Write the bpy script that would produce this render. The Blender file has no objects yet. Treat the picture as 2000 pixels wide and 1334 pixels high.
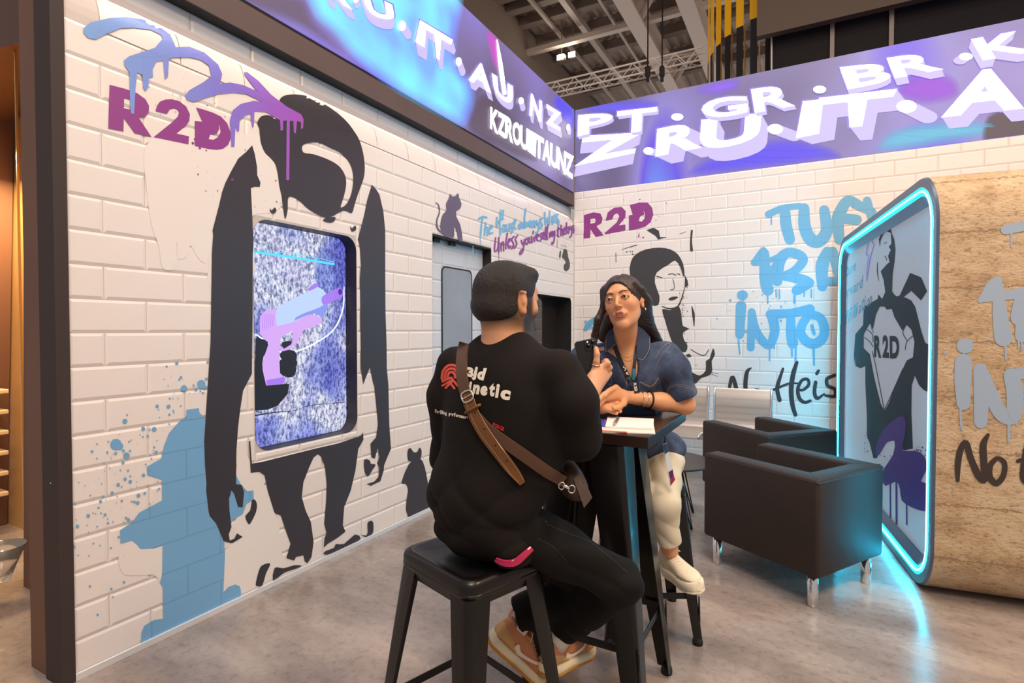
import bpy, bmesh, math, random
import numpy as np
from mathutils import Vector, Matrix
from mathutils.geometry import tessellate_polygon
from mathutils.bvhtree import BVHTree
random.seed(7)
S = bpy.context.scene
COL = S.collection
# ------------------------------------------------------------------ camera
H = 1.33; FPX = 1064.07; YAW = math.radians(28.454); PIT = math.radians(-1.268)
cam_d = bpy.data.cameras.new('camera'); cam = bpy.data.objects.new('camera', cam_d); COL.objects.link(cam)
cam_d.sensor_width = 36; cam_d.lens = FPX/2000*36; cam_d.clip_start = .05; cam_d.clip_end = 200
cam.location = (0, 0, H); cam.rotation_euler = (math.pi/2+PIT, 0, YAW)
S.camera = cam
# ------------------------------------------------------------------ world, lights, exposure
S.view_settings.view_transform = 'Standard'; S.view_settings.look = 'None'
S.view_settings.gamma = 1; S.view_settings.use_curve_mapping = False
S.view_settings.exposure = 0.0
w = bpy.data.worlds.new('hall_air'); S.world = w; w.use_nodes = True
w.node_tree.nodes['Background'].inputs[0].default_value = (.80, .72, .70, 1)
w.node_tree.nodes['Background'].inputs[1].default_value = .52
def area(name, loc, target, size, power, col, sy=None, spread=None):
    l = bpy.data.lights.new(name, 'AREA'); l.energy = power; l.color = col; l.size = size
    if sy: l.shape = 'RECTANGLE'; l.size_y = sy
    if spread: l.spread = spread
    o = bpy.data.objects.new(name, l); COL.objects.link(o); o.location = loc
    o.rotation_euler = (Vector(target)-Vector(loc)).to_track_quat('-Z', 'Y').to_euler()
    return o
area('hall_light', (1.5, -1.5, 6.5), (-.8, 3.0, .5), 2.0, 270, (1, .85, .72))
area('hall_light', (-.6, 2.4, 7.2), (-.6, 2.6, 0), 2.2, 190, (1, .90, .82))
area('hall_light', (3.2, 1.8, 5.0), (-.4, 2.6, 1.0), 1.0, 150, (1, .70, .42))

# ------------------------------------------------------------------ pixel rays (photo frame 2000 x 1334) -> points on real planes
_f = Vector((-math.sin(YAW)*math.cos(PIT), math.cos(YAW)*math.cos(PIT), math.sin(PIT)))
_r = Vector((math.cos(YAW), math.sin(YAW), 0)); _u = _r.cross(_f); CAM = Vector((0, 0, H))
def ray(x, y): return _f + _r*((x-1000)/FPX) - _u*((y-667)/FPX)
def onX(x, y, X): d = ray(x, y); return CAM + d*(X/d.x)
def onY(x, y, Y): d = ray(x, y); return CAM + d*(Y/d.y)
def onZ(x, y, Z): d = ray(x, y); return CAM + d*((Z-H)/d.z)
def at(x, y, D): return CAM + ray(x, y)*D
XL = -2.4215; YB = 6.0
# ------------------------------------------------------------------ materials
def lin(c):
    return tuple((v/12.92 if v <= .04045 else ((v+.055)/1.055)**2.4) for v in c)
def hexc(h): return lin(tuple(int(h[i:i+2], 16)/255 for i in (0, 2, 4)))
def mat(name, col, rough=.5, metal=0, emis=None, es=0, bump=None, var=None, alpha=None, spec=None, coat=0, trans=0, sheen=0):
    """bump=(scale,strength[,detail]) var=(scale,amount)"""
    m = bpy.data.materials.new(name); m.use_nodes = True; nt = m.node_tree; b = nt.nodes['Principled BSDF']
    if isinstance(col, str): col = hexc(col)
    b.inputs['Base Color'].default_value = (*col, 1); b.inputs['Roughness'].default_value = rough
    b.inputs['Metallic'].default_value = metal
    if spec is not None: b.inputs['Specular IOR Level'].default_value = spec
    if coat: b.inputs['Coat Weight'].default_value = coat; b.inputs['Coat Roughness'].default_value = .1
    if trans: b.inputs['Transmission Weight'].default_value = trans
    if sheen: b.inputs['Sheen Weight'].default_value = sheen
    if emis is not None:
        if isinstance(emis, str): emis = hexc(emis)
        b.inputs['Emission Color'].default_value = (*emis, 1); b.inputs['Emission Strength'].default_value = es
    if bump or var:
        tc = nt.nodes.new('ShaderNodeTexCoord')
    if bump:
        n = nt.nodes.new('ShaderNodeTexNoise'); n.inputs['Scale'].default_value = bump[0]
        n.inputs['Detail'].default_value = bump[2] if len(bump) > 2 else 3
        bp = nt.nodes.new('ShaderNodeBump'); bp.inputs['Strength'].default_value = bump[1]; bp.inputs['Distance'].default_value = .01
        nt.links.new(tc.outputs['Object'], n.inputs['Vector']); nt.links.new(n.outputs['Fac'], bp.inputs['Height'])
        nt.links.new(bp.outputs['Normal'], b.inputs['Normal'])
    if var:
        n = nt.nodes.new('ShaderNodeTexNoise'); n.inputs['Scale'].default_value = var[0]; n.inputs['Detail'].default_value = 5
        mr = nt.nodes.new('ShaderNodeMapRange'); mr.inputs[3].default_value = 1-var[1]; mr.inputs[4].default_value = 1+var[1]
        mr.inputs[1].default_value = .3; mr.inputs[2].default_value = .7
        vm = nt.nodes.new('ShaderNodeVectorMath'); vm.operation = 'SCALE'; vm.inputs[0].default_value = col
        nt.links.new(tc.outputs['Object'], n.inputs['Vector']); nt.links.new(n.outputs['Fac'], mr.inputs[0])
        nt.links.new(mr.outputs[0], vm.inputs['Scale']); nt.links.new(vm.outputs[0], b.inputs['Base Color'])
    return m
def N(m, t, **kw):
    n = m.node_tree.nodes.new(t)
    for k, v in kw.items():
        if k.startswith('i_'): n.inputs[k[2:].replace('_', ' ')].default_value = v
        else: setattr(n, k, v)
    return n
def L(m, a, b): m.node_tree.links.new(a, b)
def bsdf(m): return m.node_tree.nodes['Principled BSDF']
def ramp(m, stops):
    r = m.node_tree.nodes.new('ShaderNodeValToRGB'); e = r.color_ramp.elements
    while len(e) < len(stops): e.new(.5)
    for i, (p, c) in enumerate(stops):
        e[i].position = p; e[i].color = (*(hexc(c) if isinstance(c, str) else c), 1)
    return r
# ------------------------------------------------------------------ objects
def link(name, me, m=None, parent=None, smooth=False):
    o = bpy.data.objects.new(name, me); COL.objects.link(o)
    if m is not None:
        for mm in (m if isinstance(m, (list, tuple)) else [m]): me.materials.append(mm)
    if smooth:
        for p in me.polygons: p.use_smooth = True
    if parent is not None: o.parent = parent
    return o
def tag(o, label=None, cat=None, group=None, kind=None):
    if label: o['label'] = label
    if cat: o['category'] = cat
    if group: o['group'] = group
    if kind: o['kind'] = kind
    return o
def empty(name, loc, rz=0):
    o = bpy.data.objects.new(name, None); COL.objects.link(o); o.location = loc; o.rotation_euler = (0, 0, rz)
    o.empty_display_size = .1
    return o
class MB:
    """collects shapes into one mesh"""
    def __init__(s): s.bm = bmesh.new()
    def box(s, c, d, rot=None, bev=0, seg=2):
        t = bmesh.new(); bmesh.ops.create_cube(t, size=1)
        bmesh.ops.scale(t, vec=d, verts=t.verts)
        if bev: bmesh.ops.bevel(t, geom=t.edges[:]+t.verts[:], offset=bev, segments=seg, profile=.5, affect='EDGES')
        M = Matrix.Translation(c)
        if rot is not None: M = M @ (rot.to_4x4() if isinstance(rot, Matrix) else Matrix.Rotation(rot, 4, 'Z'))
        t.transform(M); s._add(t); return s
    def _add(s, t):
        me = bpy.data.meshes.new('t'); t.to_mesh(me); s.bm.from_mesh(me); bpy.data.meshes.remove(me); t.free()
    def prism(s, pts, z0, z1, M=None, bev=0):
        t = bmesh.new(); a = [t.verts.new((p[0], p[1], z0)) for p in pts]; f = t.faces.new(a)
        r = bmesh.ops.extrude_face_region(t, geom=[f]); v = [e for e in r['geom'] if isinstance(e, bmesh.types.BMVert)]
        bmesh.ops.translate(t, vec=(0, 0, z1-z0), verts=v)
        bmesh.ops.recalc_face_normals(t, faces=t.faces)
        if bev: bmesh.ops.bevel(t, geom=t.edges[:], offset=bev, segments=2, profile=.5, affect='EDGES')
        if M is not None: t.transform(M)
        s._add(t); return s
    def tube(s, pts, r, n=10, closed=False, cap=True):
        pts = [Vector(p) for p in pts]; K = len(pts); rr = r if isinstance(r, (list, tuple)) else [r]*K
        rings = []; up = None
        for i, p in enumerate(pts):
            if closed: t = pts[(i+1) % K]-pts[i-1]
            else: t = pts[min(i+1, K-1)]-pts[max(i-1, 0)]
            if t.length < 1e-9: t = Vector((0, 0, 1))
            t.normalize()
            if up is None:
                up = Vector((0, 0, 1)) if abs(t.z) < .9 else Vector((1, 0, 0))
            up = (up - t*up.dot(t)); up.normalize(); sd = t.cross(up)
            rings.append([s.bm.verts.new(p+(up*math.cos(2*math.pi*k/n)+sd*math.sin(2*math.pi*k/n))*rr[i]) for k in range(n)])
        R = range(K if closed else K-1)
        for i in R:
            a, b = rings[i], rings[(i+1) % K]
            for k in range(n): s.bm.faces.new((a[k], a[(k+1) % n], b[(k+1) % n], b[k]))
        if cap and not closed:
            s.bm.faces.new(rings[0][::-1]); s.bm.faces.new(rings[-1])
        return s
    def lathe(s, prof, c=(0, 0, 0), n=24):
        rings = []
        for (r, z) in prof:
            rings.append([s.bm.verts.new((c[0]+max(r, 1e-4)*math.cos(2*math.pi*k/n), c[1]+max(r, 1e-4)*math.sin(2*math.pi*k/n), c[2]+z)) for k in range(n)])
        for i in range(len(prof)-1):
            a, b = rings[i], rings[i+1]
            for k in range(n): s.bm.faces.new((a[k], a[(k+1) % n], b[(k+1) % n], b[k]))
        return s
    def face(s, pts): s.bm.faces.new([s.bm.verts.new(p) for p in pts]); return s
    def loft(s, secs, closed=True, caps=True):
        rings = [[s.bm.verts.new(p) for p in q] for q in secs]; n = len(rings[0])
        for i in range(len(rings)-1):
            a, b = rings[i], rings[i+1]
            for k in range(n if closed else n-1):
                s.bm.faces.new((a[k], a[(k+1) % n], b[(k+1) % n], b[k]))
        if caps and closed: s.bm.faces.new(rings[0][::-1]); s.bm.faces.new(rings[-1])
        return s
    def mesh(s, name, norm=True):
        if norm: bmesh.ops.recalc_face_normals(s.bm, faces=s.bm.faces)
        me = bpy.data.meshes.new(name); s.bm.to_mesh(me); s.bm.free(); return me
    def build(s, name, m, parent=None, smooth=False, norm=True):
        return link(name, s.mesh(name, norm), m, parent, smooth)
def auto_smooth(o, ang=40):
    me = o.data
    for p in me.polygons: p.use_smooth = True
    bm = bmesh.new(); bm.from_mesh(me)
    for e in bm.edges:
        if len(e.link_faces) == 2 and e.calc_face_angle(0) > math.radians(ang): e.smooth = False
    bm.to_mesh(me); bm.free(); return o
def catmull(pts, k=4, closed=False):
    P = [Vector((*p, 0)) if len(p) == 2 else Vector(p) for p in pts]; n = len(P); out = []
    R = range(n if closed else n-1)
    for i in R:
        if closed: p0, p1, p2, p3 = P[i-1], P[i], P[(i+1) % n], P[(i+2) % n]
        else: p0, p1, p2, p3 = P[max(i-1, 0)], P[i], P[i+1], P[min(i+2, n-1)]
        for j in range(k):
            t = j/k
            out.append(.5*((2*p1)+(p2-p0)*t+(2*p0-5*p1+4*p2-p3)*t*t+(3*p1-p0-3*p2+p3)*t**3))
    if not closed: out.append(P[-1])
    return out
# flat printed art: 2-D outlines in a picture frame, laid onto a real plane by fn(x, y)
class Decal:
    def __init__(s, fn): s.fn = fn; s.V = []; s.F = []; s.K = []
    def poly(s, pts, holes=(), sm=0):
        loops = [pts]+list(holes)
        if sm: loops = [[(q.x, q.y) for q in catmull(l, sm, True)] for l in loops]
        vl = [[Vector((p[0], p[1], 0)) for p in l] for l in loops]
        tris = tessellate_polygon(vl); b = len(s.V)
        for l in loops:
            for p in l: s.V.append((p[0], p[1]))
        for t in tris: s.F.append(tuple(b+i for i in t))
        return s
    def dot(s, x, y, r, ry=None, n=14):
        ry = ry or r
        return s.poly([(x+r*math.cos(2*math.pi*k/n), y+ry*math.sin(2*math.pi*k/n)) for k in range(n)])
    def stroke(s, pts, wd, sm=5, cap=True):
        n = len(pts); ww = list(wd) if isinstance(wd, (list, tuple)) else [wd]*n
        q = catmull([(p[0], p[1], ww[i]) for i, p in enumerate(pts)], sm) if sm else [Vector((p[0], p[1], ww[i])) for i, p in enumerate(pts)]
        Lf, Rt = [], []
        for i, p in enumerate(q):
            t = q[min(i+1, len(q)-1)]-q[max(i-1, 0)]; t.z = 0; t.normalize(); nn = Vector((-t.y, t.x))
            Lf.append((p.x+nn.x*p.z/2, p.y+nn.y*p.z/2)); Rt.append((p.x-nn.x*p.z/2, p.y-nn.y*p.z/2))
        b = len(s.V)
        for a, c in zip(Lf, Rt): s.V += [a, c]
        for i in range(len(q)-1): s.F += [(b+2*i, b+2*i+1, b+2*i+3), (b+2*i, b+2*i+3, b+2*i+2)]
        if cap:
            for (i0, i1, c, sg) in ((b, b+1, q[0], -1), (b+2*len(q)-2, b+2*len(q)-1, q[-1], 1)):
                p0 = s.V[i0]; a0 = math.atan2(p0[1]-c.y, p0[0]-c.x); ids = [i0]
                for j in range(1, 6):
                    a = a0-sg*math.pi*j/6; ids.append(len(s.V)); s.V.append((c.x+c.z/2*math.cos(a), c.y+c.z/2*math.sin(a)))
                ids.append(i1)
                for j in range(1, 6): s.F.append((ids[0], ids[j], ids[j+1]))
        return s
    def splat(s, cx, cy, sx, sy, n, rmin, rmax, seed=1):
        R = random.Random(seed)
        for i in range(n):
            r = rmin+(rmax-rmin)*R.random()**3
            x, y = R.gauss(cx, sx), R.gauss(cy, sy); k = 7
            s.poly([(x+r*(.75+.5*R.random())*math.cos(2*math.pi*j/k), y+r*(.75+.5*R.random())*math.sin(2*math.pi*j/k)) for j in range(k)])
        return s
    def glyph(s, ch, quad, bold=.0):
        vs, fs = glyph(ch, bold); tl, tr, br, bl = quad; b = len(s.V)
        for (u, v) in vs:
            t = (tl[0]+(tr[0]-tl[0])*u, tl[1]+(tr[1]-tl[1])*u); o = (bl[0]+(br[0]-bl[0])*u, bl[1]+(br[1]-bl[1])*u)
            s.V.append((o[0]+(t[0]-o[0])*v, o[1]+(t[1]-o[1])*v))
        for f in fs:
            for i in range(1, len(f)-1): s.F.append((b+f[0], b+f[i], b+f[i+1]))
        return s
    def refine(s, when, mx):
        F, out, mid = list(s.F), [], {}
        def m(a, c):
            k = (min(a, c), max(a, c))
            if k not in mid: mid[k] = len(s.V); s.V.append(((s.V[a][0]+s.V[c][0])/2, (s.V[a][1]+s.V[c][1])/2))
            return mid[k]
        while F:
            f = F.pop(); P = [s.V[i] for i in f]
            if not any(when(*p) for p in P): out.append(f); continue
            d = [math.dist(P[i], P[(i+1) % 3]) for i in range(3)]; j = d.index(max(d))
            if d[j] < mx: out.append(f); continue
            a, c, e = f[j], f[(j+1) % 3], f[(j+2) % 3]; q = m(a, c)
            F += [(a, q, e), (q, c, e)]
        s.F = out; return s
    def build(s, name, m, parent=None):
        # every stroke lies a hair above the one before it, as layers of ink do
        par = list(range(len(s.V)))
        def find(a):
            while par[a] != a: par[a] = par[par[a]]; a = par[a]
            return a
        for f in s.F:
            for i in f[1:]:
                a, b = find(f[0]), find(i)
                if a != b: par[max(a, b)] = min(a, b)
        ids = {}
        V = []
        for i, p in enumerate(s.V):
            k = ids.setdefault(find(i), len(ids)); q = s.fn(*p)
            V.append(None if q is None else q+(CAM-q)*(min(k, 110)*5e-6+(i % 500)*3e-7))
        ok = [f for f in s.F if all(V[i] is not None for i in f)]
        V = [v if v is not None else Vector((0, 0, 0)) for v in V]
        me = bpy.data.meshes.new(name); me.from_pydata([tuple(v) for v in V], [], ok)
        # face the viewer's side of the plane
        bm = bmesh.new(); bm.from_mesh(me); bm.normal_update()
        for f in bm.faces:
            if f.normal.dot(CAM-f.calc_center_median()) < 0: f.normal_flip()
        bmesh.ops.delete(bm, geom=[v for v in bm.verts if not v.link_faces], context='VERTS')
        bm.to_mesh(me); bm.free()
        return link(name, me, m, parent)
_gc = {}
def glyph(ch, bold=0):
    k = (ch, bold)
    if k in _gc: return _gc[k]
    c = bpy.data.curves.new('g', 'FONT'); c.body = ch; c.offset = bold; c.resolution_u = 4
    o = bpy.data.objects.new('g', c); COL.objects.link(o)
    dg = bpy.context.evaluated_depsgraph_get(); me = o.evaluated_get(dg).to_mesh()
    vs = [(v.co.x, v.co.y) for v in me.vertices]; fs = [tuple(p.vertices) for p in me.polygons]
    o.evaluated_get(dg).to_mesh_clear(); bpy.data.objects.remove(o); bpy.data.curves.remove(c)
    x0 = min(v[0] for v in vs); x1 = max(v[0] for v in vs); y0 = min(v[1] for v in vs); y1 = max(v[1] for v in vs)
    vs = [((x-x0)/max(x1-x0, 1e-6), (y-y0)/max(y1-y0, 1e-6)) for x, y in vs]
    _gc[k] = (vs, fs); return _gc[k]
def Z(ox, oy, sc):
    """list of crop coordinates -> photo frame"""
    return lambda *p: [(ox+a/sc, oy+b/sc) for a, b in p]
def rrect(x0, y0, x1, y1, r, n=6):
    out = []
    for cx, cy, a in ((x1-r, y1-r, 0), (x0+r, y1-r, 90), (x0+r, y0+r, 180), (x1-r, y0+r, 270)):
        for k in range(n+1):
            t = math.radians(a+90*k/n); out.append((cx+r*math.cos(t), cy+r*math.sin(t)))
    return out
# ================================================================== SETTING
TZ0, TP, TY0, TQ = 1.3167, .1299, 1.118, .3095        # left wall tile grid
BZ0, BP, BX0, BQ = 1.600, .1392, -1.0516, .3143       # back wall tile grid
m_tile = mat('white_tile', 'e9e0dc', .32, var=(2.5, .025))
m_tile2 = mat('led_tinted_tile', 'd3d8e2', .32)  # white tile with the LED light's bluish cast put into its colour
m_grout = mat('grout', 'c9bdb7', .7)
m_black = mat('black_panel', '1b1718', .6)
m_brown = mat('brown_fascia', '5b4a48', .6, var=(3, .05))
m_dpil = mat('dark_pillar', '382b29', .7, var=(2, .06))
m_alu = mat('brushed_aluminium', (.92, .92, .93), .38, .55, bump=(80, .05))
m_chrome = mat('chrome', (.82, .82, .83), .12, 1)
# floor
m_floor = mat('concrete_floor', '9a8f8c', .3)
tc = N(m_floor, 'ShaderNodeTexCoord'); n1 = N(m_floor, 'ShaderNodeTexNoise', i_Scale=1.3, i_Detail=9, i_Roughness=.62)
n2 = N(m_floor, 'ShaderNodeTexNoise', i_Scale=28, i_Detail=8, i_Roughness=.7)
mp = N(m_floor, 'ShaderNodeMapping'); mp.inputs['Scale'].default_value = (1, 2.2, 1); mp.inputs['Rotation'].default_value = (0, 0, .5)
L(m_floor, tc.outputs['Object'], mp.inputs[0]); L(m_floor, mp.outputs[0], n1.inputs['Vector']); L(m_floor, tc.outputs['Object'], n2.inputs['Vector'])
r1 = ramp(m_floor, [(.32, '7c716b'), (.5, '998c85'), (.68, 'b5a79d')])
r2 = ramp(m_floor, [(.3, 'b0a8a6'), (.5, 'ffffff'), (.8, 'ffffff')])
mx = N(m_floor, 'ShaderNodeMix', data_type='RGBA', blend_type='MULTIPLY'); mx.inputs[0].default_value = .55
L(m_floor, n1.outputs['Fac'], r1.inputs[0]); L(m_floor, n2.outputs['Fac'], r2.inputs[0])
L(m_floor, r1.outputs[0], mx.inputs[6]); L(m_floor, r2.outputs[0], mx.inputs[7]); L(m_floor, mx.outputs[2], bsdf(m_floor).inputs['Base Color'])
rr = N(m_floor, 'ShaderNodeMapRange'); rr.inputs[1].default_value = .3; rr.inputs[2].default_value = .7; rr.inputs[3].default_value = .17; rr.inputs[4].default_value = .32
L(m_floor, n1.outputs['Fac'], rr.inputs[0]); L(m_floor, rr.outputs[0], bsdf(m_floor).inputs['Roughness'])
bp = N(m_floor, 'ShaderNodeBump', i_Strength=.12, i_Distance=.004); L(m_floor, n2.outputs['Fac'], bp.inputs['Height']); L(m_floor, bp.outputs[0], bsdf(m_floor).inputs['Normal'])
tag(MB().box((2, 3.5, -.05), (16, 17, .1)).build('floor', m_floor), kind='structure')

# ---- left wall: a shell with real openings
NI = (1.775, .71, 2.478, 1.888)      # niche for the portrait screen  (y0 z0 y1 z1)
DO = (3.248, .03, 4.095, 2.035)      # sliding door recess
WI = (4.56, .80, 5.922, 1.693)       # dark window recess
WY0, WZ1 = .998, 2.488
def loopX(l, X): return [Vector((X, a, b)) for a, b in l]
holes = [rrect(*NI[:2], *NI[2:], .085, 8), [(DO[0], DO[1]), (DO[2], DO[1]), (DO[2], DO[3]), (DO[0], DO[3])], rrect(*WI[:2], *WI[2:], .07, 6)]
outer = [(WY0, 0), (YB, 0), (YB, WZ1), (WY0, WZ1)]
loops = [outer]+holes
tri = tessellate_polygon([[Vector((a, b, 0)) for a, b in l] for l in loops]); flat = [p for l in loops for p in l]
me = bpy.data.meshes.new('wall_left'); V = [(XL-.003, a, b) for a, b in flat]; Fc = [t for t in tri]
nb = len(V); V += [(XL-.3, WY0, 0), (XL-.3, YB, 0), (XL-.3, YB, WZ1), (XL-.3, WY0, WZ1)]
Fc += [(nb, nb+1, nb+2, nb+3), (0, 3, nb+3, nb), (3, 2, nb+2, nb+3), (0, 1, nb+1, nb)]
me.from_pydata(V, [], Fc)
wall_left = tag(link('wall_left', me, m_grout), kind='structure')
def liner(name, l, X0, X1, m, parent):
    mb = MB(); mb.loft([[Vector((X0, a, b)) for a, b in l], [Vector((X1, a, b)) for a, b in l]], True, False); return auto_smooth(mb.build(name, m, parent), 50)
m_lin = mat('niche_liner', '2a2526', .45)
liner('niche_liner', holes[0], XL-.0005, XL-.095, m_lin, wall_left)
# tiles
def tile_mesh(w, h, kind):
    b = min(.011, w*.3, h*.3); g = .0016; V = []
    for (i, d) in ((0, 0), (b, .0038)):
        for (a, c) in ((g+i, g+i), (w-g-i, g+i), (w-g-i, h-g-i), (g+i, h-g-i)):
            V.append((d, a, c) if kind == 'x' else (a, -d, c))
    F = [(4, 5, 6, 7)]+[(k, (k+1) % 4, 4+(k+1) % 4, 4+k) for k in range(4)]
    if kind != 'x': F = [f for f in F]
    me = bpy.data.meshes.new('tile'); me.from_pydata(V, [], F); me.materials.append(m_tile)
    bm = bmesh.new(); bm.from_mesh(me); bmesh.ops.recalc_face_normals(bm, faces=bm.faces); bm.normal_update()
    bm.faces.ensure_lookup_table(); n = bm.faces[0].normal; ref = Vector((1, 0, 0)) if kind == 'x' else Vector((0, -1, 0))
    if n.dot(ref) < 0: bmesh.ops.reverse_faces(bm, faces=bm.faces)
    bm.to_mesh(me); bm.free(); return me
def rect_minus(r, h):
    x0, y0, x1, y1 = r; a0, b0, a1, b1 = h
    if a0 >= x1 or a1 <= x0 or b0 >= y1 or b1 <= y0: return [r]
    o = []
    if a0 > x0: o.append((x0, y0, a0, y1))
    if a1 < x1: o.append((a1, y0, x1, y1))
    m0, m1 = max(x0, a0), min(x1, a1)
    if b0 > y0: o.append((m0, y0, m1, b0))
    if b1 < y1: o.append((m0, b1, m1, y1))
    return o
def lay_tiles(parent, kind, u0, u1, z0, z1, Zb, P, U0, Q, holes, plane, keyfn, maxn=290):
    rects = []
    k = math.floor((z0-Zb)/P)-1
    while Zb+k*P < z1:
        za, zb = max(Zb+k*P, z0), min(Zb+(k+1)*P, z1); off = U0 if (k % 2) else U0+Q/2
        if zb-za > .012:
            j = math.floor((u0-off)/Q)-1
            while off+j*Q < u1:
                a, b = max(off+j*Q, u0), min(off+(j+1)*Q, u1)
                if b-a > .012:
                    rs = [(a, za, b, zb)]
                    for h in holes: rs = [q for r in rs for q in rect_minus(r, h)]
                    rects += [r for r in rs if r[2]-r[0] > .012 and r[3]-r[1] > .012]
                j += 1
        k += 1
    rects.sort(key=keyfn); cache = {}; rest = MB()
    for i, r in enumerate(rects):
        w, h = round(r[2]-r[0], 4), round(r[3]-r[1], 4)
        if (w, h) not in cache: cache[(w, h)] = tile_mesh(w, h, kind)
        loc = (plane, r[0], r[1]) if kind == 'x' else (r[0], plane, r[1])
        if i < maxn:
            o = bpy.data.objects.new('tile', cache[(w, h)]); COL.objects.link(o); o.parent = parent; o.location = loc
        else:
            t = bmesh.new(); t.from_mesh(cache[(w, h)]); t.transform(Matrix.Translation(loc)); rest._add(t)
    if len(rects) > maxn: tag(rest.build('tile_field', m_tile, parent, norm=False), kind='stuff')
    return len(rects)
ex = .004
lay_tiles(wall_left, 'x', WY0, YB, .028, WZ1, TZ0, TP, TY0, TQ, [NI, DO, WI], XL-.003, lambda r: (r[0]))
# cove above, lit ledge, upper band
def cove_pt(t): a = t*math.pi/2; return (XL-.075*(1-math.cos(a)), WZ1+.158*math.sin(a))
y = TY0-TQ*.5+.155
while y < YB:
    a, b = max(y+.0018, WY0), min(y+TQ-.0018, YB)
    if b-a > .02:
        mb = MB(); mb.loft([[Vector((cove_pt(t/7)[0], a, cove_pt(t/7)[1]+.001)), Vector((cove_pt(t/7)[0], b, cove_pt(t/7)[1]+.001))] for t in range(8)], False, False)
        o = mb.build('tile', m_tile, wall_left, smooth=True)
        q = tile_mesh(b-a, .135, 'x'); q.materials[0] = m_tile2; o2 = bpy.data.objects.new('tile', q); COL.objects.link(o2); o2.parent = wall_left; o2.location = (XL-.078, a+.09, 2.645)
    y += TQ
mb = MB(); mb.loft([[Vector((cove_pt(t/7)[0]-.003, WY0, cove_pt(t/7)[1])), Vector((cove_pt(t/7)[0]-.003, YB, cove_pt(t/7)[1]))] for t in range(8)], False, False)
mb.build('cove_backing', m_grout, wall_left)
MB().box((XL-.15, (WY0+YB)/2, 2.72), (.143, YB-WY0, .16)).build('upper_band', m_grout, wall_left)
m_ledge = mat('grey_ledge', 'b9b0b0', .5)
MB().box((XL-.060, (WY0+YB)/2, 2.668), (.036, YB-WY0, .020), bev=.004).build('light_ledge', m_ledge, wall_left)
m_strip = mat('warm_led_strip', 'fff0d8', .5, emis=(1, .80, .52), es=24)
MB().box((XL-.0435, (WY0+YB)/2, 2.651), (.004, YB-WY0, .020), bev=.001).build('ledge_lip', m_ledge, wall_left)
MB().box((XL-.068, (WY0+YB)/2, 2.6570), (.008, YB-WY0-.02, .002)).build('led_strip', m_strip, wall_left)
# fascia + black underside (trim), aluminium baseboard
tag(MB().box((XL-.16, (WY0+YB)/2-.0, 2.846), (.32, YB-WY0, .138)).build('trim_1', m_brown), kind='structure')
tag(MB().box((XL-.155, (WY0+YB)/2, 2.778), (.315, YB-WY0, .004)).build('trim_2', m_black), kind='structure')
tag(MB().box((XL-.17, (WY0+YB)/2, 2.926), (.32, YB-WY0, .022)).build('trim_3', m_black), kind='structure')
tag(MB().box((XL+.004, (WY0+YB)/2, .014), (.012, YB-WY0, .028), bev=.002).build('baseboard_left', m_alu), kind='structure')
# end pillar and brown side panel
tag(MB().box((-2.474, .976, 2.0), (.124, .044, 4.0)).build('trim_4', m_dpil), kind='structure')
m_side = mat('brown_side_panel', '6e4d3c', .6, var=(2, .08))
tag(MB().box((-2.609, .980, 2.0), (.140, .036, 4.0)).build('trim_5', m_side), kind='structure')

# ---- back wall
WX1 = 4.5
wall_back = tag(MB().box(((XL+WX1)/2, YB+.103, 1.467), (WX1-XL, .2, 2.934)).build('wall_back', m_grout), kind='structure')
lay_tiles(wall_back, 'y', XL, WX1, .02, 2.937, BZ0, BP, BX0, BQ, [], YB+.003,
          lambda r: (0 if (r[0] < .45 and r[1] > .45) or r[1] > 2.25 else 1, r[0]))
tag(MB().box(((XL+WX1)/2, YB-.002, .01), (WX1-XL, .008, .02)).build('baseboard_back', m_alu), kind='structure')

# ---- LED screens
def led_mat(name, axis):
    m = bpy.data.materials.new(name); m.use_nodes = True; b = bsdf(m); b.inputs['Base Color'].default_value = (.02, .02, .02, 1); b.inputs['Roughness'].default_value = .4
    tc = N(m, 'ShaderNodeTexCoord'); mp = N(m, 'ShaderNodeMapping'); mp.inputs['Scale'].default_value = (.8, .8, .55)
    if axis == 'y': mp.inputs['Location'].default_value = (3.1, 1.0, .4)
    nz = N(m, 'ShaderNodeTexNoise', i_Scale=.95, i_Detail=1.0, i_Distortion=.5)
    L(m, tc.outputs['Object'], mp.inputs[0]); L(m, mp.outputs[0], nz.inputs['Vector'])
    r = ramp(m, [(.25, '5d5078'), (.38, '7d6fa6'), (.50, '9183cc'), (.58, '6a50e2'), (.66, '6a86ee'), (.76, '5fb6dd')] if axis == 'y' else
             [(.25, '5c4f70'), (.42, '8070a2'), (.52, '8f7ed0'), (.60, '7352e4'), (.68, '6f7fe8'), (.78, '63b5d6')])
    L(m, nz.outputs['Fac'], r.inputs[0])
    wv = N(m, 'ShaderNodeTexWave', i_Scale=60); L(m, tc.outputs['Object'], wv.inputs['Vector'])
    L(m, r.outputs[0], b.inputs['Emission Color']); b.inputs['Emission Strength'].default_value = 1.0
    return m
LZ0, LZ1 = 2.937, 3.893
led_left = MB().box((XL-.15, (.39+YB)/2, (LZ0+LZ1)/2), (.3, YB-.41, LZ1-LZ0)).build('led_screen', led_mat('led_left_image', 'x'))
tag(led_left, 'long purple and blue video screen above the left mural wall', 'screen')
led_back = MB().box(((XL+WX1)/2+.005, YB+.152, (LZ0+LZ1)/2), (WX1-XL-.012, .3, LZ1-LZ0-.004)).build('led_screen', led_mat('led_back_image', 'y'))
tag(led_back, 'long purple video screen above the back wall, starting PT GR BR', 'screen')
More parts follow.
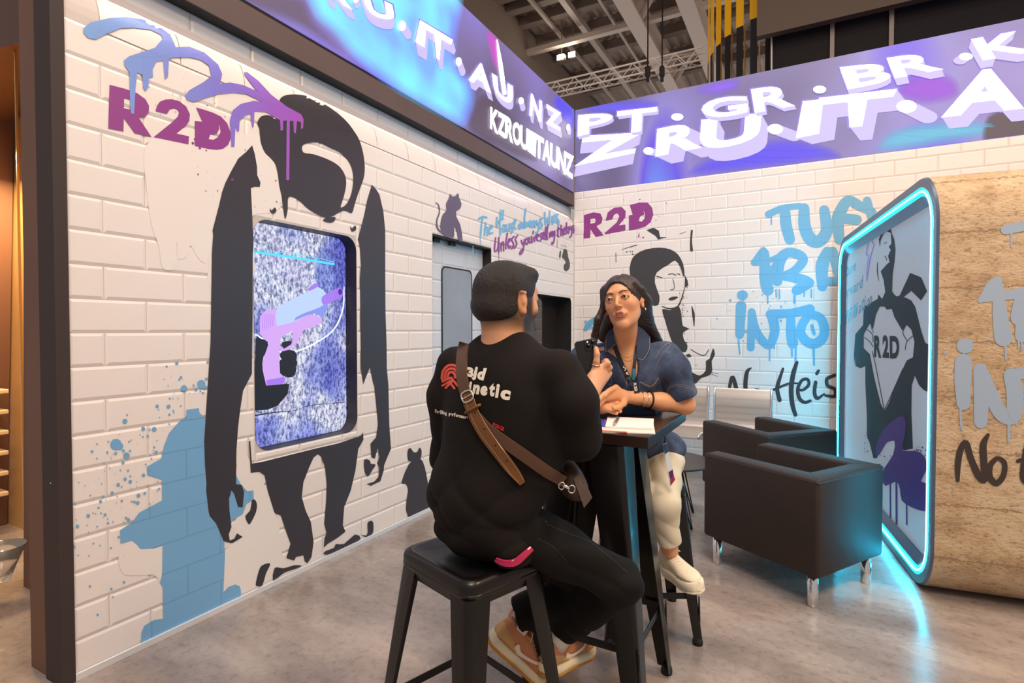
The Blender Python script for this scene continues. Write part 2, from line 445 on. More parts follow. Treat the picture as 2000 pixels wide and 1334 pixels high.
# ================================================================== PRINTED ART
def wl(off):
    def fn(x, y):
        p = onX(x, y, XL+off)
        if p.z <= WZ1: return p
        lo, hi = 0.0, 1.0
        def g(t): cx, cz = cove_pt(t); return onX(x, y, cx+off).z-cz
        if g(1.0) > 0:
            q = onX(x, y, XL-.075+off); q.z = min(q.z, 2.655); return q
        for _ in range(24):
            md = (lo+hi)/2
            if g(md) > 0: lo = md
            else: hi = md
        cx, cz = cove_pt(hi); return onX(x, y, cx+off)
    return fn
def on_cove(x, y): return onX(x, y, XL).z > WZ1-.01
def wb(off): return lambda x, y: onY(x, y, YB-off)
def wrapped(d): return d.refine(on_cove, 9)
# painted-print materials: pale joints of the tile pattern still read through the coloured ink
def ink(name, col, wall, dark=.82, rough=.38, grad=None):
    m = mat(name, col, rough); c = hexc(col) if isinstance(col, str) else col
    g = N(m, 'ShaderNodeNewGeometry'); sp = N(m, 'ShaderNodeSeparateXYZ'); L(m, g.outputs['Position'], sp.inputs[0])
    u = sp.outputs['Y'] if wall == 'left' else sp.outputs['X']; z = sp.outputs['Z']
    z0, P, u0, Q = (TZ0, TP, TY0, TQ) if wall == 'left' else (BZ0, BP, BX0, BQ)
    def M(op, a, b=None):
        n = N(m, 'ShaderNodeMath', operation=op)
        for i, v in enumerate((a, b)):
            if v is None: continue
            if isinstance(v, (int, float)): n.inputs[i].default_value = v
            else: L(m, v, n.inputs[i])
        return n.outputs[0]
    zr = M('DIVIDE', M('SUBTRACT', z, z0), P); row = M('FLOOR', zr); fz = M('SUBTRACT', zr, row)
    par = M('MODULO', M('ADD', row, 100), 2)                    # odd rows start at u0
    ur = M('SUBTRACT', M('DIVIDE', M('SUBTRACT', u, u0), Q), M('MULTIPLY', M('SUBTRACT', 1, par), .5))
    fu = M('SUBTRACT', ur, M('FLOOR', ur))
    ez = M('LESS_THAN', M('MULTIPLY', M('MINIMUM', fz, M('SUBTRACT', 1, fz)), P), .0026)
    eu = M('LESS_THAN', M('MULTIPLY', M('MINIMUM', fu, M('SUBTRACT', 1, fu)), Q), .0026)
    e = M('MAXIMUM', ez, eu)
    mx = N(m, 'ShaderNodeMix', data_type='RGBA'); L(m, e, mx.inputs[0])
    if grad:
        mr = N(m, 'ShaderNodeMapRange'); mr.inputs[1].default_value = grad[0]; mr.inputs[2].default_value = grad[1]
        L(m, u, mr.inputs[0]); r = ramp(m, grad[2]); L(m, mr.outputs[0], r.inputs[0])
        L(m, r.outputs[0], mx.inputs[6])
        mm = N(m, 'ShaderNodeMix', data_type='RGBA', blend_type='MULTIPLY'); mm.inputs[0].default_value = 1; L(m, r.outputs[0], mm.inputs[6]); mm.inputs[7].default_value = (dark, dark, dark, 1)
        L(m, mm.outputs[2], mx.inputs[7])
    else:
        mx.inputs[6].default_value = (*c, 1); mx.inputs[7].default_value = (*(k*dark for k in c), 1)
    L(m, mx.outputs[2], bsdf(m).inputs['Base Color']); return m
m_ink = mat('black_ink', '39343a', .42); m_inkb = mat('charcoal_ink', '3c3a3d', .45)
m_white = mat('white_overprint', 'e9e1dc', .4)
m_hyd = ink('blue_ink_left', '76abd6', 'left', .80)
m_blueb = ink('blue_ink_back', '6fb2da', 'back', .80)
m_pur = mat('purple_ink', '8f3f8c', .4); m_purb = mat('purple_ink_back', '8f3a86', .4)
m_tag = ink('fading_spray_ink', '6f8fd8', 'left', .96, grad=(1.05, 2.2, [(0, '77a2dc'), (.25, '7e93dc'), (.5, '8278d2'), (.75, '9a5fc4'), (1, 'a84fb4')]))
m_script1 = mat('light_blue_script_ink', '6fb4de', .4); m_script2 = mat('violet_script_ink', '8a3f96', .4)

# white overprinted areas where the tile drawing fades out
d = Decal(wl(.0018))
q = Z(0, 0, 1)
d.poly(q((283, 288), (330, 260), (372, 250), (430, 268), (500, 262), (545, 300), (548, 405), (500, 418), (492, 440), (492, 560), (410, 560), (410, 505), (400, 513), (388, 505), (372, 480), (365, 500), (348, 505), (346, 470), (342, 520), (330, 528), (316, 520), (310, 480), (296, 440), (288, 380)), sm=3)
d.poly(q((468, 860), (487, 900), (505, 925), (522, 960), (536, 1000), (546, 1040), (520, 1090), (470, 1060), (455, 1030), (470, 990), (462, 940)), sm=3)
d.poly(q((316, 985), (316, 1125), (300, 1122), (280, 1124), (262, 1124), (240, 1120), (232, 1085), (262, 1040)), sm=3)
d.poly(q((430, 1080), (520, 1040), (555, 1090), (560, 1110), (520, 1135), (440, 1165)), sm=2)
d.build('overprint', m_white, wall_left)
# tiny drips and splashes
# ---- blue hydrant
d = Decal(wl(.0024)); z3, z4 = Z(0, 600, 3.994), Z(0, 934, 3.333)
d.poly(z3((1455, 800), (1552, 787), (1556, 820), (1580, 850), (1640, 885)) + [(440, 850), (446, 900), (470, 945)] + z4((1600, 75), (1610, 85), (1650, 80), (1652, 140), (1605, 170), (1580, 235), (1512, 275), (1460, 420), (1465, 500), (1455, 740), (1490, 706), (1530, 692), (1560, 702), (1568, 730), (1570, 768), (920, 1072), (920, 1010), (940, 960), (1005, 922), (1062, 915), (1060, 710), (1040, 680), (1055, 640), (1058, 440), (1000, 458), (915, 462), (890, 432), (860, 408), (785, 425), (782, 338), (860, 288), (905, 225), (1055, 145), (1055, 10)) + z3((1150, 1310), (1145, 1245), (1258, 1180), (1280, 1080), (1320, 980), (1390, 900), (1440, 862), (1455, 850)))
d.build('hydrant_print', m_hyd, wall_left)
d = Decal(wl(.0024))
for (x, y, a) in [(1570, 600, 34), (1600, 625, 16), (1435, 633, 26), (1412, 548, 12), (1398, 565, 8), (1380, 438, 13), (1300, 462, 9), (1620, 430, 10), (1610, 560, 12), (1510, 610, 9), (1530, 642, 12), (1583, 668, 9), (1563, 655, 7), (1325, 712, 8), (1315, 775, 16), (1226, 772, 14), (1237, 798, 6), (1352, 806, 7), (1357, 823, 6), (1322, 838, 9), (1245, 860, 5), (992, 840, 8), (975, 890, 20), (1117, 948, 16), (1203, 952, 19), (1167, 955, 7), (1152, 1005, 10), (1115, 1012, 7), (1092, 997, 5), (905, 1070, 45), (935, 1085, 28), (987, 1158, 26), (963, 1120, 12), (1015, 1120, 9), (1008, 1048, 8), (1025, 1035, 5), (845, 1047, 7), (758, 1067, 7), (719, 1125, 11), (838, 1132, 9), (902, 1140, 12), (756, 1179, 7), (960, 1214, 12), (812, 1216, 6), (1000, 1274, 9), (1203, 1092, 9), (1218, 1130, 12), (1120, 1310, 14), (1182, 1181, 7), (532, 1243, 7), (1137, 1226, 7), (1225, 1040, 5), (1320, 912, 7), (1017, 1318, 7), (1410, 770, 7)]:
    p = z3((x, y))[0]; d.dot(p[0], p[1], a/3.994, n=9)
for (x, y, a) in [(815, 5, 11), (848, 22, 12), (770, 42, 12), (792, 55, 6), (730, 95, 11), (902, 112, 13), (942, 98, 9), (655, 151, 10), (793, 147, 8), (897, 160, 12), (875, 154, 9), (857, 151, 6), (487, 163, 7), (645, 192, 6), (575, 244, 12), (684, 238, 10), (658, 227, 6), (623, 233, 5), (703, 292, 8), (735, 284, 5), (836, 270, 12), (820, 258, 8), (806, 287, 5), (504, 313, 12), (633, 315, 6), (576, 353, 4), (773, 382, 8), (478, 446, 13), (608, 424, 6), (722, 453, 6), (651, 438, 5), (510, 501, 5), (580, 504, 5), (452, 541, 6), (585, 703, 8), (807, 676, 8), (725, 720, 8), (735, 773, 6), (636, 888, 8), (458, 838, 5), (963, 50, 6), (1036, 68, 7), (672, 120, 7)]:
    p = z4((x, y))[0]; d.dot(p[0], p[1], a/3.333, n=9)
d.splat(270, 905, 32, 40, 90, .3, 1.6, 3); d.splat(205, 990, 38, 38, 70, .3, 1.6, 4); d.splat(345, 770, 30, 35, 60, .3, 1.4, 5)
d.build('splash_print', m_hyd, wall_left)

# ---- dark standing figure in a long coat, hood up, arms hanging (stencil print)
A, B5, C6 = Z(380, 150, 4), Z(380, 420, 4), Z(380, 750, 3.08)
d = Decal(wl(.0032))
d.poly(A((450, 535), (400, 590), (340, 640), (330, 660), (285, 740), (240, 830), (215, 900), (190, 1010), (140, 1200), (145, 1240), (138, 1332)) + B5((135, 300), (130, 700), (125, 1000), (112, 1190), (105, 1310)) +
       C6((75, 80), (66, 220), (58, 340), (62, 480), (72, 600), (70, 640), (85, 770), (92, 795), (130, 840), (175, 945), (225, 958), (290, 920), (255, 898), (240, 930), (212, 942), (206, 905), (222, 860), (210, 760), (208, 690), (222, 640), (238, 660), (262, 740), (290, 742), (298, 650), (285, 608), (250, 602), (250, 520), (252, 400), (262, 260), (275, 150), (292, 40)) + B5((440, 1320), (412, 1270), (385, 1332)) [0:0] + B5((448, 1240), (455, 700), (455, 300)) + A((460, 1332), (452, 1100), (440, 870), (470, 858), (510, 860), (515, 825), (490, 770), (488, 700), (470, 600)))
# right sleeve
d.poly(A((1385, 843), (1420, 880), (1445, 920), (1475, 1050), (1490, 1200), (1490, 1332)) + B5((1490, 500), (1492, 760), (1500, 1000), (1502, 1190), (1515, 1332)) +
       C6((1168, 100), (1172, 250), (1182, 390), (1160, 440), (1140, 490), (1138, 520), (1118, 585), (1085, 600), (1062, 612), (1035, 602), (1080, 588), (1105, 560), (1112, 500), (1098, 478), (1112, 440), (1102, 385), (1085, 448), (1064, 440), (1058, 360), (1092, 320), (1104, 240), (1092, 120), (1080, 0)) + B5((1400, 1332), (1370, 1190), (1318, 1322), (1300, 1200), (1298, 1000), (1295, 700), (1292, 500), (1300, 400), (1290, 230), (1275, 190), (1300, 100)) + A((1325, 1080), (1350, 960)))
# hood and plain shaded face
d.poly(A((665, 180), (700, 148), (760, 137), (820, 140), (900, 155), (1000, 205), (1100, 270), (1190, 350), (1250, 430), (1290, 500), (1318, 600), (1330, 700), (1322, 790), (1290, 880), (1262, 960), (1245, 1020), (1225, 1065), (1160, 1045), (1040, 1100), (900, 1040), (810, 960), (735, 940), (728, 1040), (708, 1110), (692, 1020), (680, 930), (662, 850), (650, 760), (630, 680), (590, 630), (550, 590), (520, 520), (510, 450), (505, 400), (490, 360), (520, 310), (580, 300), (630, 330), (655, 300), (662, 240)),
       holes=[A((850, 530), (960, 512), (1060, 555), (1150, 600), (1215, 680), (1240, 780), (1228, 900), (1190, 990), (1140, 1020), (1165, 940), (1185, 840), (1172, 760), (1120, 690), (1030, 640), (930, 605), (850, 590))], sm=3)
d.poly(A((1000, 1120), (1040, 1100), (1100, 1095), (1090, 1130), (1050, 1140)), sm=2)
d.poly(A((590, 1025), (602, 1045), (625, 1020), (640, 1040), (630, 1062), (605, 1066), (590, 1050)), sm=2)
d.poly(A((1215, 1165), (1230, 1185), (1252, 1160), (1265, 1185), (1250, 1205), (1225, 1206)), sm=2)
# trousers and boots
d.poly(C6((327, 345), (335, 342), (345, 478), (400, 470), (560, 430), (720, 390), (860, 358), (1000, 312), (1014, 290), (1016, 335), (985, 390), (968, 520), (940, 640), (900, 740), (892, 850), (908, 888), (860, 925), (800, 962), (778, 985), (782, 925), (795, 900), (780, 840), (792, 700), (795, 600), (785, 500), (762, 435), (742, 422), (716, 442), (690, 500), (655, 590), (645, 680), (668, 760), (700, 830), (716, 950), (704, 1040), (680, 1078), (664, 1068), (655, 1030), (610, 1040), (600, 1062), (552, 1046), (578, 960), (552, 890), (520, 792), (480, 772), (440, 640), (422, 550), (392, 528), (338, 534)))
d.poly(C6((368, 1205), (385, 1130), (405, 1092), (455, 1080), (430, 1140), (408, 1210), (380, 1215)), sm=3)
d.poly(C6((472, 1182), (480, 1110), (505, 1104), (540, 1108), (600, 1090), (646, 1094), (600, 1115), (540, 1135)), sm=2)
d.poly(C6((775, 1022), (790, 1004), (840, 985), (850, 962), (900, 962), (965, 905), (1000, 930), (940, 975), (860, 1005), (800, 1026)), sm=2)
d.poly(C6((1000, 905), (1030, 912), (1042, 890), (1040, 840), (1055, 824), (1074, 830), (1076, 885), (1060, 912), (1030, 922)), sm=2)
d.poly(C6((305, 795), (335, 760), (345, 700), (362, 696), (375, 720), (370, 770), (335, 840), (320, 835)), sm=2)
d.poly(C6((1020, 455), (1055, 460), (1060, 480), (1090, 485), (1068, 520), (1045, 555), (1024, 530)), sm=2)
wrapped(d).build('coat_figure_print', m_ink, wall_left)
d = Decal(wl(.0032)); d.splat(520, 330, 40, 40, 40, .3, 1.3, 8); d.build('ink_specks', m_ink, wall_left)

# ---- small sitting cat prints in place of other small stencils
m_inkl = mat('slate_ink', '5f5570', .42); mk = Z(800, 330, 4.94)
d = Decal(wl(.0032))
d.poly(mk((375, 290), (392, 240), (412, 268), (440, 262), (470, 232), (478, 280), (500, 330), (490, 380), (450, 410), (455, 470), (490, 540), (512, 690), (470, 690), (455, 600), (430, 560), (432, 640), (410, 662), (330, 640), (300, 600), (298, 520), (320, 440), (355, 400), (350, 340)), sm=2)
d.stroke(mk((330, 630), (275, 580), (262, 500), (288, 420), (280, 350), (255, 325)), [2.5, 3.5, 3, 2.6, 2.2, 1.6])
d.build('cat_print', m_inkl, wall_left)
d = Decal(wl(.0032))
d.poly(mk((1490, 770), (1520, 790), (1530, 850), (1545, 900), (1545, 950), (1520, 985), (1492, 975), (1488, 930), (1510, 900), (1490, 870), (1470, 850), (1480, 810)), sm=2)
d.poly(mk((1450, 790), (1462, 800), (1455, 860), (1443, 850)), sm=2); d.splat(mk((1495, 740))[0][0], mk((1495, 740))[0][1], 3, 4, 14, .4, 1.5, 9)
d.build('ink_blot', m_inkb, wall_left)
d = Decal(wl(.0032))
d.poly(C6((1290, 480), (1330, 462), (1362, 452), (1385, 500), (1405, 600), (1420, 690), (1418, 740), (1285, 800), (1275, 700), (1285, 640), (1270, 600), (1245, 590)), sm=2)
d.poly(C6((1285, 460), (1282, 400), (1300, 385), (1318, 410), (1340, 408), (1352, 382), (1366, 400), (1360, 450), (1330, 462)), sm=2)
d.build('cat_print', m_ink, wall_left)

# ---- R2D wordmarks
RR = Z(100, 0, 4.169)
def r2d_left(d):
    d.poly(RR((476, 690), (600, 722), (700, 758), (768, 808), (797, 862), (795, 915), (765, 950), (715, 962), (818, 1116), (680, 1085), (592, 962), (588, 1070), (465, 1046)), [RR((594, 800), (645, 812), (675, 835), (682, 862), (668, 885), (635, 890), (592, 880))])
    d.poly(RR((850, 905), (862, 860), (885, 828), (930, 810), (985, 808), (1045, 825), (1100, 868), (1130, 930), (1124, 985), (1095, 1025), (1020, 1087), (1122, 1110), (1118, 1175), (835, 1116), (985, 995), (1030, 950), (1042, 915), (1030, 892), (1000, 882), (965, 890), (942, 927)))
    zz = Z(0, 0, 3.994)
    d.poly(zz((1530, 838), (1590, 855), (1665, 880), (1725, 910), (1772, 960), (1798, 1030), (1800, 1080), (1780, 1130), (1740, 1160), (1690, 1168), (1620, 1160), (1520, 1138), (1520, 942), (1580, 950)), [zz((1628, 1085), (1640, 1050), (1690, 1045), (1712, 1000), (1700, 960), (1716, 985), (1722, 1030), (1700, 1070), (1665, 1090))])
    d.splat(395, 278, 14, 14, 26, .4, 3, 11); d.splat(360, 205, 40, 28, 60, .3, 1.4, 12); d.splat(420, 330, 20, 30, 12, .5, 2.5, 17)
d = Decal(wl(.0028)); r2d_left(d); wrapped(d).build('wordmark_r2d', m_pur, wall_left)
bz = Z(1100, 350, 2.965)
d = Decal(wb(.0024))
d.poly(bz((120, 208), (175, 192), (215, 198), (228, 225), (222, 255), (192, 272), (235, 325), (188, 335), (158, 290), (156, 340), (118, 344)), [bz((158, 230), (182, 226), (190, 240), (182, 254), (157, 258))])
d.poly(bz((245, 240), (258, 192), (295, 165), (338, 160), (362, 185), (360, 220), (322, 268), (360, 262), (360, 296), (243, 320), (240, 312), (310, 250), (325, 215), (315, 198), (295, 205), (284, 232)))
d.poly(bz((385, 150), (440, 135), (488, 135), (515, 165), (522, 205), (505, 250), (475, 275), (430, 288), (380, 296), (380, 210), (402, 205)), [bz((438, 242), (445, 215), (470, 205), (464, 180), (474, 200), (470, 228), (455, 246))])
c = bz((420, 90), (550, 180), (435, 335)); d.splat(c[0][0], c[0][1], 12, 10, 22, .3, 1.3, 13); d.splat(c[1][0], c[1][1], 10, 12, 22, .3, 1.2, 14); d.splat(c[2][0], c[2][1], 6, 6, 8, .6, 1.8, 15)
d.build('wordmark_r2d', m_purb, wall_back)

# ---- spray tag running from blue to violet
d = Decal(wl(.0038))
d.poly([(163, 55), (176, 44), (215, 35), (246, 33), (278, 38), (308, 50), (333, 68), (341, 86), (343, 92), (370, 91), (400, 103), (426, 126), (434, 144), (430, 163), (450, 161), (475, 166), (502, 178), (494, 168), (478, 147), (477, 141), (483, 141), (505, 158), (530, 185), (560, 208), (588, 223), (593, 233), (592, 250), (588, 252), (588, 239), (580, 236), (578, 260), (574, 260), (573, 236), (566, 236), (565, 352), (559, 352), (560, 235), (553, 236), (553, 254), (548, 255), (547, 235), (520, 219), (497, 217), (496, 245), (493, 250), (489, 222), (478, 226), (468, 236), (467, 256), (463, 256), (460, 246), (458, 286), (452, 287), (449, 235), (455, 215), (470, 203), (495, 197), (512, 199), (482, 184), (455, 181), (425, 184), (400, 192), (377, 199), (365, 195), (362, 186), (370, 176), (398, 160), (413, 148), (408, 128), (392, 117), (372, 112), (340, 112), (330, 115), (328, 150), (322, 155), (319, 118), (305, 120), (298, 136), (299, 150), (291, 152), (290, 170), (284, 178), (280, 172), (278, 146), (268, 142), (265, 170), (263, 205), (262, 222), (256, 222), (254, 200), (253, 142), (243, 127), (242, 118), (252, 110), (285, 99), (303, 93), (318, 75), (315, 68), (295, 58), (262, 54), (235, 55), (210, 65), (187, 77), (172, 74), (163, 64)])
wrapped(d).build('spray_tag', m_tag, wall_left)

# ---- handwritten slogan on the left wall
d = Decal(wl(.0032))
T = mk
def wr(d, pts, w): d.stroke(T(*pts), w/4.94*1.15, 4)
for pts in [((665, 485), (700, 462), (745, 468)), ((705, 470), (692, 560), (685, 640)), ((735, 520), (722, 640)), ((722, 580), (750, 560), (748, 640)), ((765, 590), (800, 560), (790, 545), (768, 575), (772, 620), (800, 615)),
            ((842, 470), (838, 560), (842, 545)), ((880, 400), (870, 520), (875, 640)), ((835, 520), (905, 480)), ((905, 400), (895, 480)), ((905, 540), (895, 600), (920, 600), (925, 550), (905, 540)), ((935, 540), (935, 590), (958, 580), (962, 530)), ((962, 530), (965, 590)), ((1000, 520), (975, 545), (995, 590), (980, 620)), ((1000, 560), (1028, 490), (1010, 500), (1005, 560), (1025, 575)),
            ((1075, 520), (1052, 550), (1062, 580), (1085, 520), (1090, 570)), ((1120, 385), (1108, 480), (1110, 570)), ((1120, 510), (1130, 560), (1145, 510), (1160, 560), (1165, 500)), ((1195, 500), (1175, 530), (1185, 565), (1205, 500), (1210, 560)), ((1225, 500), (1240, 545), (1262, 480)), ((1255, 500), (1240, 600), (1215, 615)), ((1275, 480), (1262, 510), (1280, 540), (1262, 570)),
            ((1305, 420), (1310, 540), (1330, 470), (1345, 540), (1352, 410)), ((1375, 460), (1378, 530)), ((1375, 385), (1395, 390)), ((1392, 450), (1395, 510)), ((1392, 470), (1412, 440), (1420, 510)), ((1430, 430), (1420, 470), (1440, 500), (1435, 540))]:
    wr(d, pts, 15)
d.stroke(T((685, 640), (686, 735)), .9, 2); d.stroke(T((612, 742), (612, 880)), 1.4, 2)
wrapped(d).build('slogan_script', m_script1, wall_left)
d = Decal(wl(.0036))
for pts in [((830, 665), (820, 790), (850, 770), (862, 660)), ((862, 700), (862, 800)), ((882, 720), (885, 790)), ((885, 740), (905, 700), (908, 790)), ((945, 620), (930, 700), (930, 770)), ((945, 720), (975, 680), (960, 675), (948, 720), (960, 765), (975, 745)), ((1010, 650), (985, 680), (1005, 730), (985, 770)), ((1042, 640), (1020, 680), (1035, 720), (1012, 765)),
            ((1078, 690), (1095, 730), (1110, 680)), ((1108, 690), (1095, 790), (1068, 825), (1068, 800), (1100, 760)), ((1130, 670), (1115, 700), (1130, 730), (1145, 690), (1130, 670)), ((1155, 660), (1155, 710), (1175, 700), (1178, 650)), ((1178, 660), (1182, 710)), ((1195, 600), (1190, 625)), ((1200, 660), (1205, 700)), ((1203, 670), (1220, 640)), ((1225, 670), (1245, 640), (1230, 630), (1222, 670), (1240, 690)),
            ((1275, 620), (1258, 640), (1275, 670), (1258, 695)), ((1285, 660), (1300, 620), (1288, 615), (1282, 660), (1298, 675)), ((1315, 560), (1308, 640), (1312, 680)), ((1335, 540), (1325, 640), (1330, 680)), ((1350, 620), (1350, 660)), ((1362, 610), (1364, 650)), ((1364, 625), (1378, 600), (1380, 650)), ((1400, 600), (1388, 620), (1398, 640), (1402, 600), (1395, 690), (1375, 730), (1375, 710)),
            ((1435, 560), (1430, 640), (1440, 655)), ((1424, 590), (1450, 575)), ((1462, 545), (1460, 640)), ((1462, 600), (1478, 580), (1480, 640)), ((1490, 600), (1505, 575), (1492, 575), (1490, 620), (1505, 630)), ((1515, 520), (1512, 620)), ((1512, 590), (1530, 560)), ((1515, 595), (1532, 620)), ((1538, 590), (1550, 560), (1540, 560), (1538, 610)), ((1552, 560), (1560, 590), (1570, 550)), ((1570, 560), (1562, 640), (1545, 660)), ((1585, 545), (1578, 570), (1590, 590), (1580, 615))]:
    wr(d, pts, 13)
d.stroke(T((862, 800), (862, 930)), .9, 2); d.stroke(T((1424, 680), (1424, 760)), .7, 2)
wrapped(d).build('slogan_script', m_script2, wall_left)

# ---- back wall lettering
d = Decal(wb(.0024))
def st(pts, w): d.stroke(bz(*pts), [v/2.965 for v in w] if isinstance(w, (list, tuple)) else w/2.965)
st(((1188, 204), (1270, 168), (1370, 155)), [42, 38, 36]); st(((1205, 215), (1205, 262)), 9)
st(((1285, 185), (1290, 260), (1312, 348)), [60, 66, 62])
st(((1395, 170), (1398, 270), (1430, 345), (1480, 360), (1525, 300), (1512, 180)), [62, 72, 74, 72, 70, 60])
st(((1600, 350), (1590, 240), (1625, 150), (1660, 125), (1720, 155), (1790, 190)), [60, 74, 66, 60, 56, 50])
st(((1610, 225), (1700, 235)), 60); st(((1760, 125), (1790, 240)), 50)
st(((1100, 484), (1150, 430), (1160, 410)), [30, 50, 36]); st(((1105, 485), (1165, 480), (1240, 450)), [34, 30, 30]); st(((1165, 430), (1170, 560), (1185, 640)), [56, 66, 70]); st(((1184, 670), (1184, 718)), 10); st(((1232, 640), (1234, 685)), 9); st(((1252, 640), (1253, 692)), 9)
st(((1230, 560), (1225, 520)), 60); st(((1240, 590), (1250, 480), (1300, 425), (1370, 440), (1388, 475), (1340, 530), (1280, 560)), [60, 70, 55, 56, 56, 50, 50])
st(((1280, 562), (1350, 572), (1410, 590)), [50, 60, 60]); st(((1425, 600), (1390, 622), (1350, 645)), [60, 60, 56]); st(((1340, 660), (1339, 715)), 14); st(((1395, 650), (1395, 680)), 9); st(((1437, 640), (1437, 685)), 9)
st(((1500, 620), (1500, 500), (1530, 420)), [60, 76, 60]); st(((1520, 590), (1600, 590)), 50); st(((1560, 420), (1600, 560)), 60)
c = bz((1038, 672))[0]; d.dot(c[0], c[1], 11, 10)
st(((1030, 735), (1022, 900)), [62, 52]); st(((1015, 930), (1022, 1010)), 10); st(((1090, 768), (1086, 975)), [42, 46])
st(((1092, 770), (1110, 860), (1150, 930), (1195, 960), (1225, 880), (1212, 800)), [46, 50, 50, 50, 56, 60]); st(((1050, 885), (1090, 880)), 14); st(((1196, 970), (1195, 1050)), 10); st(((1222, 950), (1222, 980)), 9)
st(((1200, 782), (1320, 775), (1430, 752)), [56, 50, 56]); st(((1318, 800), (1320, 890), (1330, 950)), [50, 60, 64]); st(((1323, 960), (1325, 1025)), 12); st(((1347, 960), (1346, 1050)), 12)
st(((1415, 795), (1385, 840), (1376, 890), (1410, 940), (1460, 952), (1505, 915), (1512, 860), (1490, 805), (1450, 785)), [50, 52, 54, 56, 58, 56, 56, 52, 48]); st(((1440, 850), (1452, 895)), 22); st(((1452, 980), (1452, 1075)), 12)
for (x, y, r) in [(967, 702, 8), (890, 808, 5), (1148, 836, 5), (1262, 738, 7), (1260, 820, 7), (1043, 938, 5), (1152, 670, 5), (873, 863, 3), (1100, 650, 4), (1200, 735, 4)]:
    c = bz((x, y))[0]; d.dot(c[0], c[1], r/2.965, n=9)
c = bz((1230, 710))[0]; dsp = Decal(wb(.0016)); dsp.splat(c[0], c[1], 24, 9, 40, .3, 1.4, 21); dsp.splat(*bz((960, 750))[0], 24, 20, 24, .3, .9, 22); dsp.build('blue_specks', m_blueb, wall_back)
d.stroke([(1144, 642), (1152, 632), (1166, 622)], [9, 12, 10]); d.splat(1150, 636, 5, 5, 24, .6, 2.6, 23)
d.build('blue_lettering', m_blueb, wall_back)
bk = Z(1340, 560, 4.447)
d = Decal(wb(.0028))
def sb(pts, w): d.stroke(bk(*pts), [v/4.447 for v in w] if isinstance(w, (list, tuple)) else w/4.447)
sb(((372, 985), (380, 860), (405, 785), (440, 900), (470, 990), (520, 1000), (515, 850), (530, 740), (565, 706)), [26, 30, 34, 38, 34, 38, 38, 34, 12])
sb(((600, 930), (580, 1010), (620, 1060), (670, 1010), (650, 920), (610, 895)), 30)
sb(((842, 712), (800, 840), (792, 900), (812, 985)), [22, 34, 36, 38]); sb(((962, 658), (930, 760), (912, 900), (925, 1030), (950, 1112)), [30, 42, 42, 40, 34]); sb(((760, 895), (820, 870), (900, 840), (985, 840)), [24, 22, 20, 14])
sb(((975, 895), (1020, 895), (1065, 850), (1055, 805), (1005, 815), (970, 890), (985, 970), (1030, 1005), (1080, 990)), [24, 26, 28, 28, 28, 32, 34, 30, 24])
sb(((1150, 730), (1135, 755)), [26, 30]); sb(((1125, 830), (1115, 920), (1140, 970), (1200, 930)), [32, 34, 32, 14])
sb(((1290, 770), (1225, 800), (1230, 860), (1290, 890), (1290, 950), (1210, 945)), [28, 32, 32, 32, 32, 22])
d.build('black_script', m_inkb, wall_back)
# plain stencilled portrait of a woman with a dark bob (stand-in), and a cat
pz = Z(1130, 420, 3.924)
d = Decal(wb(.0024))
d.poly(pz((395, 470), (400, 360), (440, 300), (520, 262), (620, 250), (700, 262), (760, 300), (800, 370), (812, 450), (800, 470), (780, 400), (740, 350), (690, 380), (600, 440), (585, 520), (620, 620), (610, 690), (560, 690), (520, 640), (470, 560)), sm=2)
d.poly(pz((800, 440), (815, 480), (812, 560), (842, 540), (835, 500), (820, 470)), sm=1)
d.stroke(pz((690, 455), (720, 450), (745, 462)), 1.8); d.stroke(pz((755, 450), (775, 455)), 1.8); d.stroke(pz((640, 480), (600, 470)), 2)
d.stroke(pz((722, 490), (735, 545), (725, 570), (705, 572)), 1.4); d.poly(pz((690, 640), (725, 625), (765, 628), (735, 650), (700, 655)), sm=2)
d.stroke(pz((812, 560), (790, 640), (760, 700), (700, 718), (640, 700)), [1.5, 2.4, 3, 2.6, 1.5])
d.poly(pz((640, 720), (700, 730), (770, 700), (790, 780), (800, 850), (850, 870), (800, 900), (810, 960), (835, 1000), (820, 1050), (760, 1040), (720, 980), (690, 900), (660, 800)), sm=2)
d.stroke(pz((868, 700), (880, 760), (886, 850)), [1.5, 5, 1.5]); d.stroke(pz((868, 120), (862, 200), (866, 268)), [4, 4, 6])
d.poly(pz((520, 115), (575, 98), (615, 120), (625, 170), (680, 168), (610, 188), (590, 160)), sm=0); d.stroke(pz((325, 265), (445, 230)), [.6, 1.8]); d.stroke(pz((286, 290), (287, 360)), 1.2); d.stroke(pz((775, 145), (822, 128)), .8)
d.splat(*pz((440, 300))[0], 9, 9, 40, .3, 1.5, 31); d.splat(*pz((800, 680))[0], 5, 16, 60, .3, 1.2, 32); d.splat(*pz((780, 900))[0], 6, 20, 50, .3, 1.3, 33)
d.build('portrait_print', m_inkb, wall_back)
d = Decal(wb(.0024))
d.poly(pz((830, 1190), (880, 1210), (930, 1230), (975, 1190), (975, 1120), (1005, 1100), (1030, 1020), (1046, 1070), (1020, 1120), (1025, 1190), (1000, 1230), (940, 1250), (900, 1290), (860, 1290), (835, 1240)), sm=2)
d.stroke(pz((862, 1030), (910, 1060), (965, 1075), (998, 1032)), 1.6); d.stroke(pz((975, 1200), (1070, 1215)), .8); d.stroke(pz((985, 1205), (1065, 1237)), .8); d.dot(*pz((900, 1150))[0], 1); d.poly(pz((822, 1070), (850, 1062), (868, 1085), (835, 1092)), sm=1)
d.build('cat_print', m_inkb, wall_back)
d = Decal(wb(.0026)); d.splat(*pz((525, 645))[0], 2.5, 3, 16, .8, 2.6, 41); d.build('violet_speck', m_purb, wall_back)
